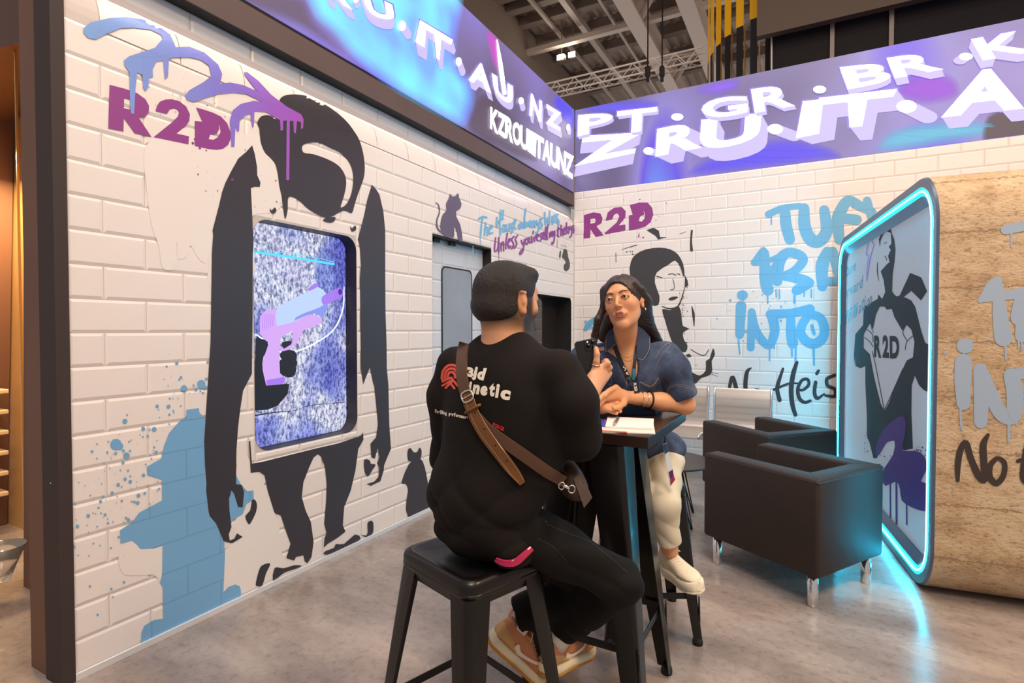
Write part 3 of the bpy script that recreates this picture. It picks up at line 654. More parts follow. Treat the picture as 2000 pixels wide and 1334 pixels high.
m_dimblue = mat('floor_level_print', '34a3c4', .5)

# ---- LED lettering (bright strokes on the screens)
m_led = mat('led_white', 'ffffff', .5, emis='f4f0ff', es=2.6)
m_led2 = mat('led_lilac', '1c1828', .5, emis='d3c6f7', es=1.0)
m_ledh = mat('led_halo', '1c1828', .5, emis='a58ef0', es=.85)
def extr(d, d2, ch, quad, dx, dy, n=8, bold=.03):
    cx_, cy_ = sum(p[0] for p in quad)/4, sum(p[1] for p in quad)/4; hq = [(cx_+(a-cx_)*1.03+(2 if a > cx_ else -2), cy_+(b-cy_)*1.03+(2 if b > cy_ else -2)) for a, b in quad]
    dh.glyph(ch, hq, bold+.04)
    for i in range(n, 0, -1): d2.glyph(ch, [(a+dx*i/n, b+dy*i/n) for a, b in quad], bold)
    d.glyph(ch, quad, bold)
zz = Z(1100, 0, 2.2222)
dh = Decal(wb(.0015)); d = Decal(wb(.0140)); d2 = Decal(wb(.0095)); d3 = Decal(wb(.0082)); d4 = Decal(wb(.0040))
for ch, q, e in [('P', ((65, 500), (215, 488), (212, 555), (62, 592)), (3, 6)), ('T', ((235, 484), (408, 464), (400, 560), (232, 585)), (3, 6)), ('G', ((598, 432), (800, 412), (800, 492), (604, 520)), (4, 8)), ('R', ((815, 388), (990, 362), (1005, 458), (832, 490)), (4, 7)),
                 ('B', ((1200, 292), (1410, 268), (1424, 352), (1236, 388)), (2, 10)), ('R', ((1404, 252), (1600, 222), (1650, 300), (1440, 340)), (4, 14)), ('K', ((1770, 170), (1990, 130), (2060, 220), (1822, 262)), (-5, 16)), ('R', ((2080, 110), (2280, 80), (2300, 170), (2100, 200)), (-5, 16))]:
    extr(d, d2, ch, zz(*q), e[0], e[1])
for (x, y, rx, ry, ex, ey) in [(495, 507, 26, 15, 0, 3), (1113, 388, 28, 16, 0, 3), (1748, 245, 30, 16, -30, 22), (22, 552, 12, 18, 0, 0)]:
    p = zz((x, y))[0]
    for i in range(6): d2.dot(p[0]+ex*i/6/2.2, p[1]+ey*i/6/2.2, rx/2.22, ry/2.22)
    d.dot(p[0], p[1], rx/2.22, ry/2.22)
for ch, q, e in [('Z', ((60, 592), (345, 575), (325, 660), (50, 720)), (-4, 22)), ('R', ((408, 560), (600, 520), (600, 640), (400, 680)), (30, 14)), ('U', ((600, 520), (860, 490), (850, 610), (590, 660)), (14, 26)),
                 ('I', ((1040, 440), (1130, 430), (1110, 580), (1010, 600)), (30, 12)), ('T', ((1110, 425), (1450, 385), (1370, 540), (1170, 560)), (20, 26)), ('A', ((1720, 315), (1960, 285), (2000, 470), (1640, 510)), (14, 22)), ('U', ((2010, 290), (2260, 260), (2260, 430), (2010, 470)), (14, 22))]:
    extr(d3, d4, ch, zz(*q), e[0], e[1], 10, .04)
for (x, y, rx, ry, ex, ey) in [(920, 560, 34, 22, 90, 34), (1490, 462, 44, 28, 100, 50), (370, 655, 22, 16, 20, 6)]:
    p = zz((x, y))[0]
    for i in range(10): d4.dot(p[0]+ex*i/10/2.2, p[1]+ey*i/10/2.2, rx/2.22, ry/2.22)
    d3.dot(p[0], p[1], rx/2.22, ry/2.22)
dh.build('screen_halo', m_ledh, led_back); d.build('screen_letters', m_led, led_back); d2.build('screen_letter_sides', m_led2, led_back); d3.build('screen_letters', m_led, led_back); d4.build('screen_letter_sides', m_led2, led_back)
zz = Z(480, 0, 3.077); dh = Decal(lambda x, y: onX(x, y, XL+.0022))
d = Decal(wl(0)); d.fn = lambda x, y: onX(x, y, XL+.012); d2 = Decal(lambda x, y: onX(x, y, XL+.004)); d3 = Decal(lambda x, y: onX(x, y, XL+.014))
for ch, q, e in [('R', ((420, -190), (600, -90), (640, 60), (480, -30)), (8, 22)), ('U', ((688, -70), (880, 30), (900, 130), (740, 90)), (0, 20)), ('I', ((1048, 120), (1085, 145), (1075, 285), (1020, 250)), (4, 26)), ('T', ((1065, 130), (1245, 240), (1190, 380), (1120, 330)), (6, 20)), ('A', ((1385, 365), (1445, 400), (1475, 560), (1340, 480)), (4, 16)), ('U', ((1480, 440), (1605, 520), (1600, 640), (1495, 560)), (2, 14)), ('N', ((1715, 560), (1780, 610), (1775, 735), (1705, 690)), (3, 14)), ('Z', ((1800, 620), (1895, 680), (1895, 790), (1805, 740)), (3, 14))]:
    extr(d, d2, ch, zz(*q), e[0], e[1])
for (x, y, rx, ry, ex, ey) in [(940, 155, 22, 30, 40, 60), (1280, 370, 18, 26, 26, 70), (1655, 605, 16, 20, 12, 50), (1938, 765, 12, 20, 6, 30), (660, -10, 18, 26, 10, 40)]:
    p = zz((x, y))[0]
    for i in range(8): d2.dot(p[0]+ex*i/8/3.08, p[1]+ey*i/8/3.08, rx/3.08, ry/3.08)
    d.dot(p[0], p[1], rx/3.08, ry/3.08)
jn = 'KZROUITAUNZ'
for i, ch in enumerate(jn):
    x = 1470+i*45; y = 640+i*27; d3.glyph(ch, zz((x, y), (x+52, y+30), (x+46, y+170), (x-2, y+130)), .04)
ds = Decal(lambda x, y: onX(x, y, XL+.009)); ds.stroke(zz((1510, 240), (1530, 380), (1555, 560)), [2, 8, 8]); ds.build('screen_streak', m_led, led_left)
dh.build('screen_halo', m_ledh, led_left); d.build('screen_letters', m_led, led_left); d2.build('screen_letter_sides', m_led2, led_left); d3.build('screen_letters', m_led, led_left)
# big glowing shapes on the left screen
m_orb = mat('led_orb', '5fa8e8', .5, emis='66a8ee', es=1.0)
tcx = N(m_orb, 'ShaderNodeTexCoord'); nz = N(m_orb, 'ShaderNodeTexNoise', i_Scale=2.2, i_Detail=1.5); r = ramp(m_orb, [(.38, '5a4be6'), (.5, '5f9af0'), (.62, '62c0d8')])
L(m_orb, tcx.outputs['Object'], nz.inputs['Vector']); L(m_orb, nz.outputs['Fac'], r.inputs[0]); L(m_orb, r.outputs[0], bsdf(m_orb).inputs['Emission Color'])
d = Decal(lambda x, y: onX(x, y, XL+.0015))
orb = [(p.x, p.y) for p in catmull(zz((330, -300), (380, 60), (520, 210), (620, 330), (760, 455), (900, 560), (1040, 640), (1180, 715), (1315, 775), (1360, 700), (1385, 600), (1370, 480), (1270, 330), (1250, -200)), 4, True)]
d.poly(orb); d.refine(lambda x, y: True, 14)
def soften(o, outline, feather, m):
    at2 = o.data.color_attributes.new('soft', 'FLOAT_COLOR', 'POINT')
    for i, v in enumerate(o.data.vertices):
        q = v.co-CAM; s1_ = q.dot(_f); x = 1000+FPX*q.dot(_r)/s1_; y = 667-FPX*q.dot(_u)/s1_; m_ = 9e9
        for (ax, ay), (bx, by) in zip(outline, outline[1:]+outline[:1]):
            vx, vy = bx-ax, by-ay; t = max(0, min(1, ((x-ax)*vx+(y-ay)*vy)/(vx*vx+vy*vy+1e-9))); m_ = min(m_, math.hypot(x-ax-t*vx, y-ay-t*vy))
        k = min(1, m_/feather); at2.data[i].color = (k, k, k, 1)
    nt = m.node_tree; tr_n = nt.nodes.new('ShaderNodeBsdfTransparent'); mxn = nt.nodes.new('ShaderNodeMixShader'); an = nt.nodes.new('ShaderNodeAttribute'); an.attribute_name = 'soft'
    nt.links.new(an.outputs['Fac'], mxn.inputs[0]); nt.links.new(tr_n.outputs[0], mxn.inputs[1]); nt.links.new(bsdf(m).outputs[0], mxn.inputs[2]); nt.links.new(mxn.outputs[0], nt.nodes['Material Output'].inputs[0])
soften(d.build('screen_orb', m_orb, led_left), orb, 26, m_orb)
def blob(pts, c, fn, parent, feather, e=1.0):
    ol = [(p.x, p.y) for p in catmull(pts, 4, True)]; m = mat('led_glow', (.02, .02, .02), .5, emis=c, es=e)
    def fz(x, y):
        p = fn(x, y); p.z = min(max(p.z, LZ0+.003), LZ1-.003); return p
    b = Decal(fz); b.poly(ol); b.refine(lambda x, y: True, 9); soften(b.build('screen_glow', m, parent), ol, feather, m)
zr = Z(1100, 0, 2.2222)
blob(zr((540, 768), (600, 690), (760, 640), (950, 590), (1150, 630), (1220, 690), (1100, 712), (820, 748)), '5a48f0', wb(.0008), led_back, 20)
blob(zr((1350, 650), (1420, 560), (1600, 520), (1840, 520), (1870, 590), (1650, 630), (1450, 665)), '5fb8dc', wb(.0009), led_back, 20)
blob(zr((1440, 380), (1560, 300), (1700, 330), (1720, 420), (1600, 460), (1480, 440)), '9a48d8', wb(.0010), led_back, 22)
blob(zr((1830, 640), (1840, 500), (1990, 470), (2010, 600)), '50404f', wb(.0011), led_back, 9)
blob(zr((60, 475), (140, 440), (380, 430), (420, 460), (330, 490), (200, 500)), '6658ee', wb(.0010), led_back, 12)
blob(zr((560, 400), (640, 350), (760, 335), (760, 390), (660, 420)), '8a58ee', wb(.0010), led_back, 16)
fl = lambda o: (lambda x, y: onX(x, y, XL+o))
blob(zz((1330, 780), (1380, 600), (1470, 560), (1560, 640), (1700, 800), (1760, 960), (1700, 970), (1500, 880)), '5c4a60', fl(.0012), led_left, 14)
blob(zz((1440, 190), (1500, 210), (1530, 260), (1520, 420), (1480, 380)), 'd050c8', fl(.0013), led_left, 8)
blob(zz((1840, 620), (1880, 560), (1975, 650), (1975, 780), (1900, 720)), '5a50f0', fl(.0012), led_left, 10)
blob(zz((-10, -40), (330, -30), (420, 110), (520, 215), (620, 340), (560, 320), (300, 160), (0, 20)), '6d5a78', fl(.0008), led_left, 16)
# ================================================================== RECESSES
# portrait screen in the niche
XS = XL-.088
m_scr = bpy.data.materials.new('screen_backdrop'); m_scr.use_nodes = True; b_ = bsdf(m_scr); b_.inputs['Base Color'].default_value = (.02, .02, .02, 1); b_.inputs['Roughness'].default_value = .25
tcs = N(m_scr, 'ShaderNodeTexCoord'); mps = N(m_scr, 'ShaderNodeMapping'); mps.inputs['Scale'].default_value = (1, 1, .55)
n1 = N(m_scr, 'ShaderNodeTexNoise', i_Scale=70, i_Detail=7, i_Roughness=.72); n2 = N(m_scr, 'ShaderNodeTexNoise', i_Scale=2.6, i_Detail=2)
L(m_scr, tcs.outputs['Object'], mps.inputs[0]); L(m_scr, mps.outputs[0], n1.inputs['Vector']); L(m_scr, tcs.outputs['Object'], n2.inputs['Vector'])
ra = ramp(m_scr, [(.34, '2b2d55'), (.45, '8488ae'), (.54, 'd2d5e2'), (.66, 'f2f3f7')]); rb = ramp(m_scr, [(.36, '4b51d8'), (.47, '9aa4ee'), (.56, 'ffffff'), (.66, 'e9ddf2')])
L(m_scr, n1.outputs['Fac'], ra.inputs[0]); L(m_scr, n2.outputs['Fac'], rb.inputs[0])
mxs = N(m_scr, 'ShaderNodeMix', data_type='RGBA', blend_type='MULTIPLY'); mxs.inputs[0].default_value = .85; L(m_scr, ra.outputs[0], mxs.inputs[6]); L(m_scr, rb.outputs[0], mxs.inputs[7])
L(m_scr, mxs.outputs[2], b_.inputs['Emission Color']); b_.inputs['Emission Strength'].default_value = 1.15
scr = empty('wall_screen', (XS-.02, 2.1, 1.3)); tag(scr, 'tall rounded portrait screen sunk in the mural wall, showing a lilac toy pistol', 'screen')
def child(o, p): o.parent = p; o.matrix_parent_inverse = p.matrix_world.inverted() if p.matrix_world != Matrix.Identity(4) else Matrix.Translation(-p.location); return o
def world_of(o):
    M = Matrix.LocRotScale(o.location, o.rotation_euler, o.scale)
    return M if o.parent is None else world_of(o.parent) @ o.matrix_parent_inverse @ M
def attach(o, p):
    """parent keeping the world place"""
    o.parent = p; o.matrix_parent_inverse = world_of(p).inverted(); return o
lp = rrect(NI[0]+.004, NI[1]+.004, NI[2]-.004, NI[3]-.004, .08, 8)
mb = MB(); mb.prism([(a, b) for a, b in lp], 0, .012, Matrix(((0, 0, 1, XS-.012), (1, 0, 0, 0), (0, 1, 0, 0), (0, 0, 0, 1))))
attach(mb.build('display_panel', m_scr), scr)
def em(name, c, s=1.0): return mat(name, (.02, .02, .02), .3, emis=c, es=s)
fs = lambda o: (lambda x, y: onX(x, y, XS+o))
E_ = em('image_white', 'eef2ff', 1.1); d = Decal(fs(.0006))
d.stroke([(498, 660), (503, 655), (560, 690), (640, 655), (668, 610), (672, 560)], [2, 3, 3, 3, 3, 2]); attach(d.build('image_halo', E_), scr)
m_cy = em('image_cyan', '4cc8ee', 1.3); d = Decal(fs(.0010)); d.stroke([(498, 492), (560, 501), (652, 516)], [4, 5, 4], 2); d.stroke([(498, 487), (600, 500), (652, 512)], [1.2, 1.2, 1.2], 2); attach(d.build('image_cyan_line', m_cy), scr)
m_hand = em('image_dark', '14121e', 1); d = Decal(fs(.0014))
d.poly(B5((475, 980), (510, 965), (570, 990), (575, 1060), (540, 1100), (530, 1200), (560, 1332), (540, 1400), (480, 1440), (470, 1440)), sm=2)
for p in [((690, 1060), (760, 1055), (795, 1080), (790, 1130), (700, 1135), (665, 1100)), ((670, 1130), (790, 1125), (798, 1180), (750, 1195), (665, 1195)), ((665, 1190), (790, 1180), (780, 1250), (730, 1270), (660, 1230)), ((680, 1000), (720, 985), (765, 990), (760, 1030), (700, 1045))]: d.poly(B5(*p), sm=2)
d.poly(C6((362, 0), (570, 0), (560, 60), (500, 130), (440, 155), (362, 160)), sm=0); d.stroke(C6((362, 190), (470, 172), (600, 160), (700, 128), (905, 110)), [3, 2, 1, 1, 1]); attach(d.build('image_glove', m_hand), scr)
m_g1, m_g2, m_g3, m_g4 = em('image_sky', 'bcd0fa', 1.05), em('image_pink', 'd9a9f6', 1.0), em('image_violet', 'a878f0', 1.0), em('image_shade', '8e9af2', .95)
d = Decal(fs(.0018)); d.poly(B5((512, 790), (560, 740), (640, 740), (650, 865), (780, 822), (900, 775), (995, 800), (995, 845), (900, 880), (850, 900), (800, 1000), (740, 1050), (690, 1065), (665, 1045), (662, 1120), (668, 1240), (705, 1275), (700, 1320), (560, 1332), (540, 1250), (530, 1150), (560, 1060), (580, 1000), (540, 960), (510, 930)), [B5((670, 960), (700, 940), (765, 905), (770, 960), (755, 1010), (700, 1045), (668, 1020))])
attach(d.build('image_pistol_grip', m_g2), scr)
d = Decal(fs(.0022)); d.poly(B5((638, 740), (700, 690), (800, 640), (890, 595), (940, 560), (1000, 580), (1040, 640), (1042, 720), (1000, 790), (930, 765), (860, 790), (800, 825), (660, 865), (640, 850)), sm=2); attach(d.build('image_pistol_slide', m_g1), scr)
d = Decal(fs(.0026)); d.poly(B5((790, 800), (860, 765), (930, 740), (980, 720), (1042, 680), (1040, 730), (1000, 800), (930, 768), (860, 790), (780, 826)), sm=0); attach(d.build('image_shading', m_g4), scr)
d = Decal(fs(.003)); d.poly(B5((995, 640), (1060, 600), (1130, 565), (1158, 590), (1155, 640), (1090, 670), (1025, 700), (998, 690)), sm=2); d.poly(B5((885, 580), (940, 535), (975, 548), (960, 562), (900, 592)), sm=2)
for k in range(6): d.stroke(B5((535+16*k, 775), (530+16*k, 900-6*k)), .9, 0, False)
d.poly(B5((560, 1290), (700, 1265), (712, 1290), (690, 1320), (565, 1328)), sm=0); attach(d.build('image_barrel', m_g3), scr)
d = Decal(fs(.0034)); d.dot(*B5((1138, 600))[0], 4, 6); attach(d.build('image_muzzle', em('image_bore', '5038b0', .8)), scr)

# sliding door recess
m_glassgrey = mat('grey_blue_glass', '8f9aa8', .18, var=(1.5, .12), spec=.6)
m_pan = mat('pale_door_panel', 'dfe5ea', .35)
door = tag(empty('door_1', (XL-.1, (DO[0]+DO[2])/2, 0)), kind='structure')
PX = XL-.086
attach(MB().box((PX-.015, (DO[0]+DO[2])/2, 1.03), (.03, DO[2]-DO[0], 2.0)).build('door_panel', m_grout), door)
wy = onX(862, 520, PX); wy2 = onX(920, 527, PX)
WH = (wy.y, .62, wy2.y, wy.z)
pane = [(a, b) for a, b in rrect(WH[0], WH[1], WH[2], WH[3], .05, 6)]
TM = lambda X: Matrix(((0, 0, 1, X), (1, 0, 0, 0), (0, 1, 0, 0), (0, 0, 0, 1)))
attach(MB().prism(pane, 0, .006, TM(PX+.001)).build('pane', m_glassgrey), door)
fr = MB(); inner = [Vector((0, a, b)) for a, b in rrect(WH[0]+.0, WH[1], WH[2], WH[3], .05, 6)]
fr.tube([Vector((PX+.006, v.y, v.z)) for v in inner], .006, 6, closed=True); attach(fr.build('window_gasket', m_black, smooth=True), door)
attach(MB().box((XL-.045, DO[2]-.004, 1.03), (.085, .008, 2.0)).box((XL-.045, (DO[0]+DO[2])/2, DO[3]-.008), (.085, DO[2]-DO[0], .012)).build('door_jamb', m_black), door)
attach(MB().box((PX+.03, DO[0]+.12, DO[3]-.03), (.02, .08, .03), bev=.005).build('door_runner', m_black), door)
attach(MB().box((PX+.03, DO[0]+.33, DO[3]-.03), (.02, .08, .03), bev=.005).build('door_runner', m_black), door)
_mt = m_tile; m_tile = m_tile2
lay_tiles(door, 'x', DO[0]+.002, DO[2]-.01, .03, DO[3]-.02, TZ0, TP, TY0+.05, TQ, [WH], PX, lambda r: r[0])
m_tile = _mt
for o in door.children:
    if o.name.startswith('tile'): o.matrix_parent_inverse = Matrix.Translation(-door.location)
# dark window recess near the corner
win = tag(empty('window_1', (XL-.1, 5.2, 1.2)), kind='structure')
m_dg = mat('tinted_glass', '2e2624', .06, spec=.8)
lw = rrect(WI[0], WI[1], WI[2], WI[3], .07, 6)
attach(MB().prism(lw, 0, .01, TM(XL-.20)).build('pane', m_dg), win)
mb = MB(); mb.loft([[Vector((XL-.0015, a, b)) for a, b in lw], [Vector((XL-.20, a, b)) for a, b in lw]], True, False); attach(auto_smooth(mb.build('window_reveal', m_black), 50), win)

# ================================================================== DISPLAY POD
Dn = 2.61; pn = CAM + _f.to_2d().to_3d()*0
def cw(lat, dep, z):                      # sideways / ahead of the camera on the ground plan -> world
    c, s_ = math.cos(YAW), math.sin(YAW)
    return Vector((lat*c-dep*s_, lat*s_+dep*c, z))
PN = cw(.782*Dn, Dn, 0); pa = (cw(.363, .932, 0)).normalized(); pb = Vector((pa.y, -pa.x, 0)); PLn = .938*Dn; PH = 2.115; PR = .27
pod = empty('display_pod', PN); tag(pod, 'rounded walk-in pod wrapped in board-marked concrete print with cyan neon front', 'pod')
def pw(s_, z, o=0.0): return PN + pa*s_ + Vector((0, 0, z)) - pb*o       # o = out of the front
m_conc = mat('board_concrete_print', 'c9a680', .6)
tcp = N(m_conc, 'ShaderNodeNewGeometry'); mpp = N(m_conc, 'ShaderNodeMapping'); mpp.inputs['Scale'].default_value = (1, 1, 1.7)
na = N(m_conc, 'ShaderNodeTexNoise', i_Scale=5, i_Detail=10, i_Roughness=.7); nb_ = N(m_conc, 'ShaderNodeTexNoise', i_Scale=45, i_Detail=6, i_Roughness=.7)
L(m_conc, tcp.outputs['Position'], mpp.inputs[0]); L(m_conc, mpp.outputs[0], na.inputs['Vector']); L(m_conc, mpp.outputs[0], nb_.inputs['Vector'])
rc = ramp(m_conc, [(.3, 'a38665'), (.47, 'c6a884'), (.6, 'd6bd9c'), (.72, 'bb9b76')]); L(m_conc, na.outputs['Fac'], rc.inputs[0])
rd = ramp(m_conc, [(.36, '5f4a38'), (.47, 'ffffff')]); L(m_conc, nb_.outputs['Fac'], rd.inputs[0])
sp = N(m_conc, 'ShaderNodeSeparateXYZ'); L(m_conc, tcp.outputs['Position'], sp.inputs[0])
zz_ = N(m_conc, 'ShaderNodeMath', operation='MULTIPLY_ADD'); L(m_conc, nb_.outputs['Fac'], zz_.inputs[0]); zz_.inputs[1].default_value = .06; L(m_conc, sp.outputs['Z'], zz_.inputs[2])
md_ = N(m_conc, 'ShaderNodeMath', operation='PINGPONG'); L(m_conc, zz_.outputs[0], md_.inputs[0]); md_.inputs[1].default_value = .13
lt = N(m_conc, 'ShaderNodeMath', operation='LESS_THAN'); L(m_conc, md_.outputs[0], lt.inputs[0]); lt.inputs[1].default_value = .0035
m1 = N(m_conc, 'ShaderNodeMix', data_type='RGBA', blend_type='MULTIPLY'); m1.inputs[0].default_value = .45; L(m_conc, rc.outputs[0], m1.inputs[6]); L(m_conc, rd.outputs[0], m1.inputs[7])
m2 = N(m_conc, 'ShaderNodeMix', data_type='RGBA'); L(m_conc, lt.outputs[0], m2.inputs[0]); L(m_conc, m1.outputs[2], m2.inputs[6]); m2.inputs[7].default_value = (*hexc('94795c'), 1)
L(m_conc, m2.outputs[2], bsdf(m_conc).inputs['Base Color'])
bpc = N(m_conc, 'ShaderNodeBump', i_Strength=.7, i_Distance=.012); L(m_conc, nb_.outputs['Fac'], bpc.inputs['Height']); L(m_conc, bpc.outputs[0], bsdf(m_conc).inputs['Normal'])
out = rrect(0, 0, PLn, PH, PR, 14)
def ringp(ins, o):
    r = max(PR-ins, .05); return [pw(a, b, o) for a, b in rrect(ins, ins, PLn-ins, PH-ins, r, 14)]
mb = MB(); mb.loft([ringp(0, 0), [p+pb*2.2 for p in ringp(0, 0)]], True, False)
mb.bm.faces.new([mb.bm.verts.new(p+pb*2.2) for p in ringp(0, 0)])
attach(auto_smooth(mb.build('pod_shell', m_conc), 50), pod)
m_rim = mat('slate_rim', '56647a', .35)
mb = MB(); mb.loft([ringp(0, 0), ringp(.006, .012), ringp(.05, .012), ringp(.052, -.004), ringp(.085, -.004), ringp(.092, .004), ringp(.145, -.03)], True, False)
attach(auto_smooth(mb.build('pod_rim', m_rim), 60), pod)
m_neon = mat('cyan_neon', '9fe9ff', .4, emis=(.0012, .46, .70), es=95)
mb = MB(); mb.tube(ringp(.069, .006), .0085, 8, closed=True); attach(mb.build('neon_tube', m_neon, smooth=True), pod)
m_core = mat('neon_core', 'ffffff', .4, emis=(.40, .88, 1.0), es=3.2)
mb = MB(); mb.tube(ringp(.069, .0140), .0034, 6, closed=True); attach(mb.build('neon_core', m_core, smooth=True), pod)
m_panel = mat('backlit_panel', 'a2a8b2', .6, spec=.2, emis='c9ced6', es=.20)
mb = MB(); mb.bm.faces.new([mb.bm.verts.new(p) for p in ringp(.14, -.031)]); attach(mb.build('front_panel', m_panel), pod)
def plane_fn(P0, n):
    def fn(x, y):
        d_ = ray(x, y); return CAM+d_*((P0-CAM).dot(n)/d_.dot(n))
    return fn
pf = lambda o: plane_fn(pw(0, 0, -.031+o), pb)
Q1, Q2 = Z(1600, 320, 3.335), Z(1600, 700, 2.667)
m_st = mat('dark_stencil', '24262d', .6, spec=.2)
d = Decal(pf(.0015))
d.poly(Q1((400, 500), (395, 545), (388, 490), (410, 440), (425, 405), (447, 397), (466, 420), (475, 460), (488, 490), (497, 560), (490, 640), (478, 720), (475, 830), (488, 850), (500, 860), (560, 870), (600, 890), (625, 930), (645, 1010), (665, 1090), (690, 1165), (718, 1182), (720, 1334)) + Q2((574, 180), (545, 165), (520, 140), (498, 90), (482, 140), (480, 280), (488, 470), (440, 480), (410, 420), (340, 440), (300, 520), (282, 520), (262, 440), (248, 400), (248, 300), (240, 130), (240, 40), (215, 52), (190, 40), (186, 0)) +
       Q1((235, 1330), (225, 1250), (235, 1110), (285, 1050), (290, 930), (380, 880), (385, 850), (410, 880), (430, 835), (420, 760), (400, 700), (440, 655), (458, 640), (448, 600), (466, 560), (452, 540), (470, 520), (466, 450), (440, 440), (418, 458)),
       [Q1((425, 930), (440, 950), (470, 940), (490, 1000), (540, 1085), (570, 1050), (600, 1080), (620, 1160), (610, 1260), (570, 1280), (545, 1334), (500, 1430), (452, 1560), (425, 1610), (400, 1560), (360, 1400), (330, 1240), (290, 1200), (290, 1110), (330, 1040), (350, 1080), (370, 980), (395, 930))])
d.poly(Q1((430, 905), (480, 885), (525, 855), (592, 710), (665, 740), (703, 830), (663, 890), (600, 828), (560, 860), (510, 905), (470, 945), (440, 950)))
d.stroke(Q1((380, 640), (378, 700), (388, 760)), [1, 2, 1]); d.stroke(Q1((428, 600), (440, 625)), 1.6); d.stroke(Q1((422, 520), (440, 510)), 1.4)
for pts, w_ in [(((300, 1070), (345, 1110), (350, 1160)), 1.6), (((295, 1130), (330, 1160), (350, 1190)), 1.6), (((560, 1060), (545, 1100), (570, 1150)), 1.6), (((610, 1120), (570, 1160), (560, 1210)), 1.5), (((350, 960), (340, 1060), (355, 1100)), 1.2), (((500, 950), (540, 1070)), 2), (((345, 1220), (370, 1330), (425, 1610)), 1.6), (((545, 1334), (480, 1480), (425, 1600)), 1.6)]: d.stroke(Q1(*pts), w_)
attach(d.build('stencil_print', m_st), pod)
d = Decal(pf(.002))
d.glyph('R', Q1((357, 1120), (402, 1112), (405, 1265), (357, 1258)), .05); d.glyph('2', Q1((412, 1115), (450, 1115), (455, 1265), (412, 1262)), .05); d.glyph('D', Q1((458, 1122), (522, 1118), (520, 1272), (460, 1268)), .05)
attach(d.build('chest_wordmark', m_st), pod)
m_bl = mat('slate_blue_script', '3d6486', .4); d = Decal(pf(.0015))
def word(d, txt, p0, p1, h, bold=.0, sl=.25):
    n = len(txt)
    for i, ch in enumerate(txt):
        if ch == ' ': continue
        a = (p0[0]+(p1[0]-p0[0])*i/n, p0[1]+(p1[1]-p0[1])*i/n); b = (p0[0]+(p1[0]-p0[0])*(i+.86)/n, p0[1]+(p1[1]-p0[1])*(i+.86)/n)
        up, dn = (h, 0)
        if ch in 'acemnorsuvwxz': up = h*.62
        if ch in 'gpqyj': up, dn = h*.62, h*.32
        if ch == 'i': b = (a[0]+(b[0]-a[0])*.45, a[1]+(b[1]-a[1])*.45)
        d.glyph(ch, ((a[0]+sl*up*.3, a[1]-up), (b[0]+sl*up*.3, b[1]-up), (b[0], b[1]+dn), (a[0], a[1]+dn)), bold)
q = Q1((135, 770), (240, 690), (138, 900), (285, 790), (150, 1010), (338, 900))
for wd_, a_, b_, h_ in (('future', q[0], q[1], 24), ('forward', (1641, 590), (1685, 561), 25), ('affiliation', (1645, 640), (1703, 592), 27)):
    d = Decal(pf(.0015)); word(d, wd_, a_, b_, h_, .012); attach(d.build('handwritten_print', m_bl), pod)
m_bo = mat('violet_bolt', '8a4fb8', .4); d = Decal(pf(.0015))
bl = Q1((335, 445), (355, 445), (345, 510), (358, 525), (335, 600), (308, 765), (312, 660), (325, 600), (305, 590), (318, 520), (330, 450))
for i in range(len(bl)-1): d.stroke([bl[i], bl[i+1]], 1.8, 0)
attach(d.build('bolt_print', m_bo), pod)
m_vi = mat('violet_spray', '54307c', .6, spec=.2); d = Decal(pf(.0022))
d.poly(Q2((295, 500), (300, 440), (335, 370), (380, 330), (430, 300), (452, 330), (447, 400), (435, 480), (500, 480), (548, 510), (560, 580), (530, 640), (576, 665), (576, 780), (540, 795), (480, 775), (430, 740), (420, 680), (400, 640), (345, 665), (325, 620), (340, 570), (385, 500), (392, 430), (350, 440), (315, 500)), sm=2)
for x, y0, y1, w_ in [(370, 650, 860, 3), (402, 640, 862, 4), (455, 740, 865, 3), (560, 780, 985, 5)]: d.stroke(Q2((x, y0), (x+1, y1)), w_, 0)
d.splat(*Q2((510, 500))[0], 12, 8, 60, .4, 2, 51); d.splat(*Q2((350, 560))[0], 7, 22, 60, .4, 1.8, 52); d.splat(*Q2((250, 430))[0], 4, 16, 50, .3, 1.4, 53)
attach(d.build('violet_spray_print', m_vi), pod)
# print on the pod's long side
sd = lambda o: plane_fn(PN-pa*o, pa)
m_pbl = mat('dusty_blue_ink', '9db0c6', .5); d = Decal(sd(.002))
def s1(pts, w_): d.stroke(Q1(*pts), [v/3.335 for v in w_] if isinstance(w_, (list, tuple)) else w_/3.335)
def s2(pts, w_): d.stroke(Q2(*pts), [v/2.667 for v in w_] if isinstance(w_, (list, tuple)) else w_/2.667)
s1(((1212, 430), (1334, 405), (1500, 380), (1700, 360)), [60, 66, 64, 60]); s1(((1252, 450), (1252, 535)), 13); s1(((1420, 420), (1430, 640)), 80)
s1(((1050, 890), (1120, 800), (1165, 760)), [34, 70, 60]); s1(((1070, 880), (1180, 860), (1340, 840)), [44, 60, 70]); s1(((1165, 800), (1180, 1000), (1200, 1130)), [70, 100, 120]); s1(((1213, 1180), (1216, 1270)), 14)
s1(((1300, 1000), (1330, 870), (1400, 820)), [110, 100, 90]); s1(((1330, 900), (1320, 1120)), 90); s1(((1300, 1140), (1298, 1200)), 12); s1(((1320, 1140), (1322, 1210)), 12)
c = Q1((950, 1186))[0]; d.dot(c[0], c[1], 17, 15)
s1(((940, 1290), (935, 1400), (940, 1560)), [110, 110, 90]); s2(((736, 250), (738, 330), (744, 370)), 13); s2(((838, 60), (845, 180), (842, 330)), [70, 80, 70]); s2(((850, 80), (900, 200), (950, 290), (1010, 300), (1020, 180), (1000, 90)), [70, 76, 74, 80, 90, 80]); s2(((988, 320), (988, 430)), 16); s2(((1028, 300), (1030, 345)), 12); s2(((1000, 85), (1120, 70)), 60)
